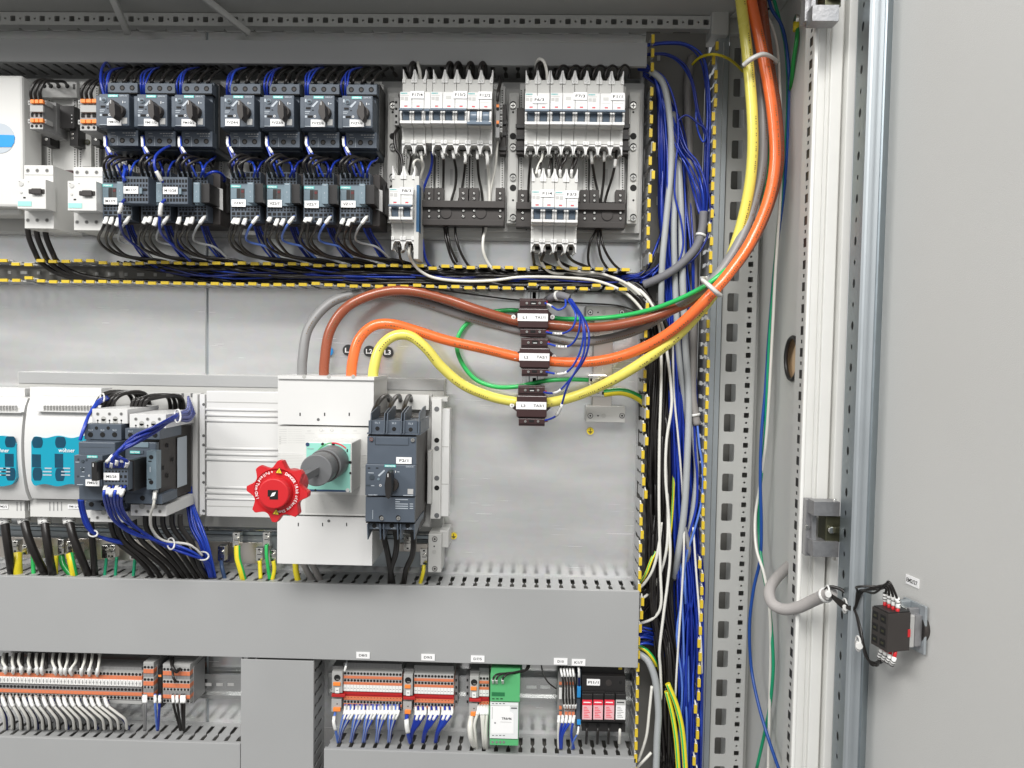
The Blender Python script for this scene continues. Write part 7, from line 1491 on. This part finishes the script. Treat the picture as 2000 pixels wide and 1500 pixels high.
for i, (x, m, s_) in enumerate(((281, 'terminal', 'grey'), (285, 'terminal', 'second grey'), (303, 'w_lblue', 'light blue'), (312, 'w_blue', 'dark blue'), (338, 'w_black', 'first black'), (346, 'w_black', 'second black'), (355, 'w_black', 'third black'), (360, 'w_black', 'fourth black'))):
    e = (282, 284, 307, 309, 352, 354, 358, 360)[i]
    wire([(x, 1356, .068), (x, 1370, .075), (x + (e-x)*.3, 1390, .07), (e, 1426, .05)], 2.5, m, 'terminal_wire', s_ + ' wire with white marker below the small orange terminal blocks', 'wire', 'wires below the two small orange terminal blocks', marks=[(.1, .38)])
wire([(334, 1284, .05), (336, 1300, .075), (344, 1312, .078), (352, 1306, .07)], 3.2, 'w_black', 'black_wire', 'black wire hooking into the upper level of the eight-way block', 'wire')
wire([(338, 1284, .055), (338, 1320, .08), (345, 1332, .078)], 2.6, 'w_black', 'black_wire', 'black wire reaching the lower level of the eight-way block', 'wire')
for b in range(5):
    tx = 660 + b*24 + (b > 2)*2
    for j in range(6):
        sx0 = 674 + b*22 + j*3.6; sx0 = min(sx0, 783)
        wire([(sx0, 1376, .056), (sx0 - 1, 1390, .068), (sx0 + (tx - sx0)*.25 - 3, 1408, .07), (sx0 + (tx - sx0)*.7, 1428, .065), (tx + j*.8, 1450, .05)], 1.9, ('w_lblue', 'w_grey', 'w_blue')[j % 3], 'thin_wire', 'thin pale wire with white marker below the D8/5 strip', 'wire', 'thin wires below the D8/5 strip', marks=[(.12 + .1*(j % 2), .34 + .1*(j % 2))], sub=6, seg=6)
for b in range(3):
    tx = 800 + b*24.5
    for j in range(5):
        sx0 = 812 + b*26 + j*4.6
        wire([(sx0, 1380, .056), (sx0, 1394, .068), (sx0 + (tx - sx0)*.35, 1412, .07), (sx0 + (tx - sx0)*.75, 1430, .065), (tx + j*.8, 1450, .05)], 2.3, 'w_blue', 'thin_wire', 'dark blue wire with white marker below the D9/5 strip', 'wire', 'dark blue wires below the D9/5 strip', marks=[(.08 + .1*(j % 2), .3 + .1*(j % 2))], sub=6, seg=6)
wire([(655, 1392, .058), (652, 1408, .07), (656, 1428, .066), (660, 1450, .05)], 2.8, 'w_lblue', 'thin_wire', 'light blue wire under the feed terminal of the D8/5 strip', 'wire', marks=[(.2, .6)])
wire([(795, 1396, .058), (794, 1412, .07), (797, 1432, .066), (801, 1450, .05)], 4.2, 'w_blue', 'thin_wire', 'blue wire under the feed terminal of the D9/5 strip', 'wire', marks=[(.25, .6)])
wire([(921, 1400, .058), (918, 1418, .07), (920, 1440, .07), (926, 1456, .055)], 6.0, 'w_white', 'white_wire', 'thickest white wire, under the feed terminal of the D7/5 strip', 'wire')
for k in range(4): wire([(936 + k*5.5, 1378, .056), (934 + k*6, 1390, .068), ((927, 942, 944, 950)[k], 1415, .07), ((929, 944, 948, 950)[k], 1445, .065), ((931, 946, 949, 951)[k], 1462, .05)], 3.2, 'w_white', 'white_wire', 'white wire with marker below the D7/5 strip', 'wire', 'white wires below the D7/5 strip', marks=[(.1, .32)])
for i, x in enumerate((963, 970, 982)): wire([(x, 1334, .088), (x + 1, 1324, .10), (x + 12, 1316, .095), (1015 + i*2, 1314 - i*2, .08), (1028 + i*2, 1306, .07), (1032 + i*2, 1284, .05)], 2.0, 'w_black', 'black_wire', 'black wire with white marker entering the top of the green converter', 'wire', 'black wires on the green converter', marks=[(.0, .13)])
wire([(1055, 1284, .05), (1060, 1312, .06), (1070, 1332, .065), (1086, 1345, .055)], 1.5, 'w_black', 'black_wire', 'single thin black wire crossing the steel rail right of the converter', 'wire')
for k in range(5): wire([(1094 + k*6, 1282, .05), (1095 + k*6, 1305, .065), (1100 + k*5.5, 1335, .072), (1100 + k*6, 1365, .07), (1104 + k*5, 1385, .062)], 1.9, 'w_black', 'black_wire', 'thin black wire running down the front of the K1/7 relays', 'wire', 'thin black wires on the K1/7 relays', marks=[(.28, .38), (.86, .97)])
for k in range(5): wire([(1092 + k*7.5, 1398, .058), (1091 + k*7, 1412, .066), (1090 + k*3 + (k > 3)*14, 1435, .062), (1091 + k*2 + (k > 3)*22, 1462, .05)], 2.6, 'w_blue' if k else 'w_white', 'thin_wire', ('white' if k == 0 else 'blue') + ' wire with marker hanging under the K1/7 relays', 'wire', 'wires below the K1/7 relays', marks=[(.02, .35)])
wire([(1130, 1418, .062), (1128, 1432, .066), (1120, 1448, .06), (1117, 1464, .045)], 1.8, 'w_lblue', 'thin_wire', 'thin pale wire under the slim relay with blue levers', 'wire', marks=[(.05, .4)])
wire([(1128, 1284, .05), (1130, 1305, .068), (1131, 1325, .068), (1131, 1340, .062)], 1.8, 'w_blue_dk', 'thin_wire', 'dark blue wire with marker above the slim relay with blue levers', 'wire', marks=[(.3, .6)])
wire([(679, 1284, .05), (676, 1298, .062), (673, 1312, .062)], 2.0, 'w_grey', 'thin_wire', 'single pale wire with marker entering the D8/5 strip from above', 'wire', marks=[(.6, .95)])
for k in range(4): x = 1146 + k*21.5; wire([(x, 1422, .06), (x, 1434, .062), (x - 1, 1452, .05)], 3.0, 'w_black' if k < 3 else 'w_white', 'terminal_wire', 'short wire under the surge arrester, number matching its pole' if False else ('short black wire under the surge arrester' if k < 3 else 'short white wire under the surge arrester'), 'wire', 'short wires under the surge arrester')

# --- conduit and leads of the contact block on the door
wire([(1546, 1100, .14), (1530, 1115, .16), (1512, 1135, .19), (1502, 1155, .215), (1508, 1178, .24), (1530, 1190, .26), (1560, 1186, .28), (1590, 1172, .30), (1625, 1157, .33)], 9.5, 'braid', 'cable_conduit', 'grey braided conduit curving from the side wall towards the door', 'conduit', ties=[(.95, 'tie')], seg=14)
cb = dpt(1793, 1222, 0)
def ep(u, n, z): return E0 + du*u + dnr*n + Vector((0, 0, z))
def wire3(w3, r, m, name, label, group=None, marks=(), ties=()):
    path = spline(w3, 8); mb = MB(); mb.tube(path, r, m, 8); o = mb.build(name); tag(o, label, 'wire', group); n = len(path) - 1
    for t0, t1 in marks: a, b = int(t0*n), int(t1*n); q = MB(); q.tube(path[a:b+1], r*1.9, 'sleeve', 8); pm = path[(a+b)//2]; dr = (path[b]-path[a]).normalized(); [q.cyl(pm + dr*s_ - dr*.0005, pm + dr*s_ + dr*.0005, r*1.96, 'ink', 8, cap=False) for s_ in (-.003, 0, .003)]; q.build('marker_sleeve', o)
    for t0, m_ in ties: a = int(t0*n); q = MB(); dr = (path[min(n, a+1)] - path[a-1]).normalized(); q.cyl(path[a] - dr*.005, path[a] + dr*.005, r*1.5, m_, 8); q.build('ferrule', o)
A0 = P(1618, 1158, .33); J = P(1668, 1190, .37)
G3 = 'black leads of the contact block on the door'
for k in range(8):
    up = k < 4; i = k % 4; uu = -.009 + i*.006
    if up: w3 = [A0, P(1645, 1175 + i*2, .35), J, J + Vector((.002*i, -.006, .022)), P(1676 + i*16, 1146 + (i*7 % 5)*3, .41), ep(uu, .036 + i*.003, .040 + .004*i), ep(uu, .034, .032), ep(uu, .034, .019)]
    else: w3 = [A0, P(1645, 1180 + i*2, .35), J, P(1682, 1232 + i*4, .39), P(1690 + i*4, 1280 + i*6, .40), P(1712 + i*5, 1300 - i*5, .405), ep(uu, .038, -.034), ep(uu, .034, -.020)]
    wire3(w3, .0013, 'w_black', 'black_wire', 'black lead ' + ('looping over the top' if up else 'looping under the bottom') + ' of the contact block on the door', G3, marks=[(.84, .93)], ties=[(.97, 'red')])
for (x, y, d, lab) in ((1616, 1157, .33, 'white cable tie at the end of the braided conduit'), (1650, 1183, .35, 'white cable tie on the black leads near the contact block'), (1676, 1257, .39, 'white cable tie on the lower black leads of the contact block')):
    mb = MB(); c = P(x, y, d); mb.cyl(c + Vector((-.002, -.008, 0)), c + Vector((.002, .004, 0)), .0035, 'tie', 10); q = spline([c + Vector((0, .006*math.cos(a), .008*math.sin(a))) for a in [2*math.pi*k/8 for k in range(9)]], 3); mb.tube(q, .0012, 'tie', 5, cap=False); tag(mb.build('cable_tie'), lab, 'cable tie')
wire([(1652, 1158, .34), (1640, 1150, .335), (1622, 1146, .33), (1612, 1152, .325)], 2.6, 'w_black', 'black_wire', 'black lead bending back over the door edge at the conduit end', 'wire')

for k in range(12):
    wire([(1246, 1222 + k*3.4, .03 + (k % 4)*.011), (1262, 1224 + k*3.2 + jit(3), .035 + (k % 4)*.009), (1282, 1232 + k*3 + jit(4), .04), (1305, 1250 + k*5, .035 + jit(.01)), (1325, 1300 + k*6, .03)], 2.4, 'w_blue', 'blue_wire', 'blue wire leaving the right end of the middle duct', 'wire', 'blue wires leaving the middle duct', sub=5, seg=6)
for k in range(14):
    wire([(1246, 1150 + k*4, .03 + (k % 4)*.01), (1258, 1146 + k*3.6 + jit(3), .04), (1270 + (k % 5)*4, 1115 + k*3, .042 + jit(.014)), (1276 + (k % 7)*4, 1050, .035 + jit(.016)), (1274 + (k % 7)*4, 950, .03 + jit(.016))], 2.9, 'w_black', 'black_wire', 'black wire turning from the tall duct into the middle duct', 'wire', 'black wires turning into the middle duct', sub=5, seg=6)
for k in range(10):
    l = k / 9
    wire([(1215, 538 + l*8, .03 + (k % 3)*.01), (1254, 532 + l*4, .035 + jit(.01)), (1275, 508 - l*12, .035 + jit(.01)), (1292 + l*10, 440 - l*20, .03 + jit(.01)), (1293 + l*12, 360, .025)], 2.0, 'w_blue' if k % 3 else 'w_black', 'blue_wire', 'dark wire turning up where the two open ducts meet', 'wire', 'wires turning up where the open ducts meet', sub=5, seg=6)

for k in range(16):
    l = k / 15
    wire([(1256, 140 + l*8, .03 + (k % 3)*.01), (1290 + l*10, 168 + l*16, .035 + jit(.012)), (1302 + l*34 + jit(4), 260, .03 + jit(.015)), (1306 + l*40 + jit(5), 380, .03 + jit(.015)), (1310 + l*44 + jit(5), 500, .035 + jit(.015)), (1318 + l*42 + jit(5), 620, .03 + jit(.015)), (1322 + l*40 + jit(5), 760, .03 + jit(.015)), (1326 + l*40, 900, .025)], 1.9, 'w_blue' if k % 4 else 'w_blue_dk', 'blue_wire', 'blue wire among the grey cables in the upper half of the tall duct', 'wire', 'blue wires among the grey cables', sub=4, seg=6)
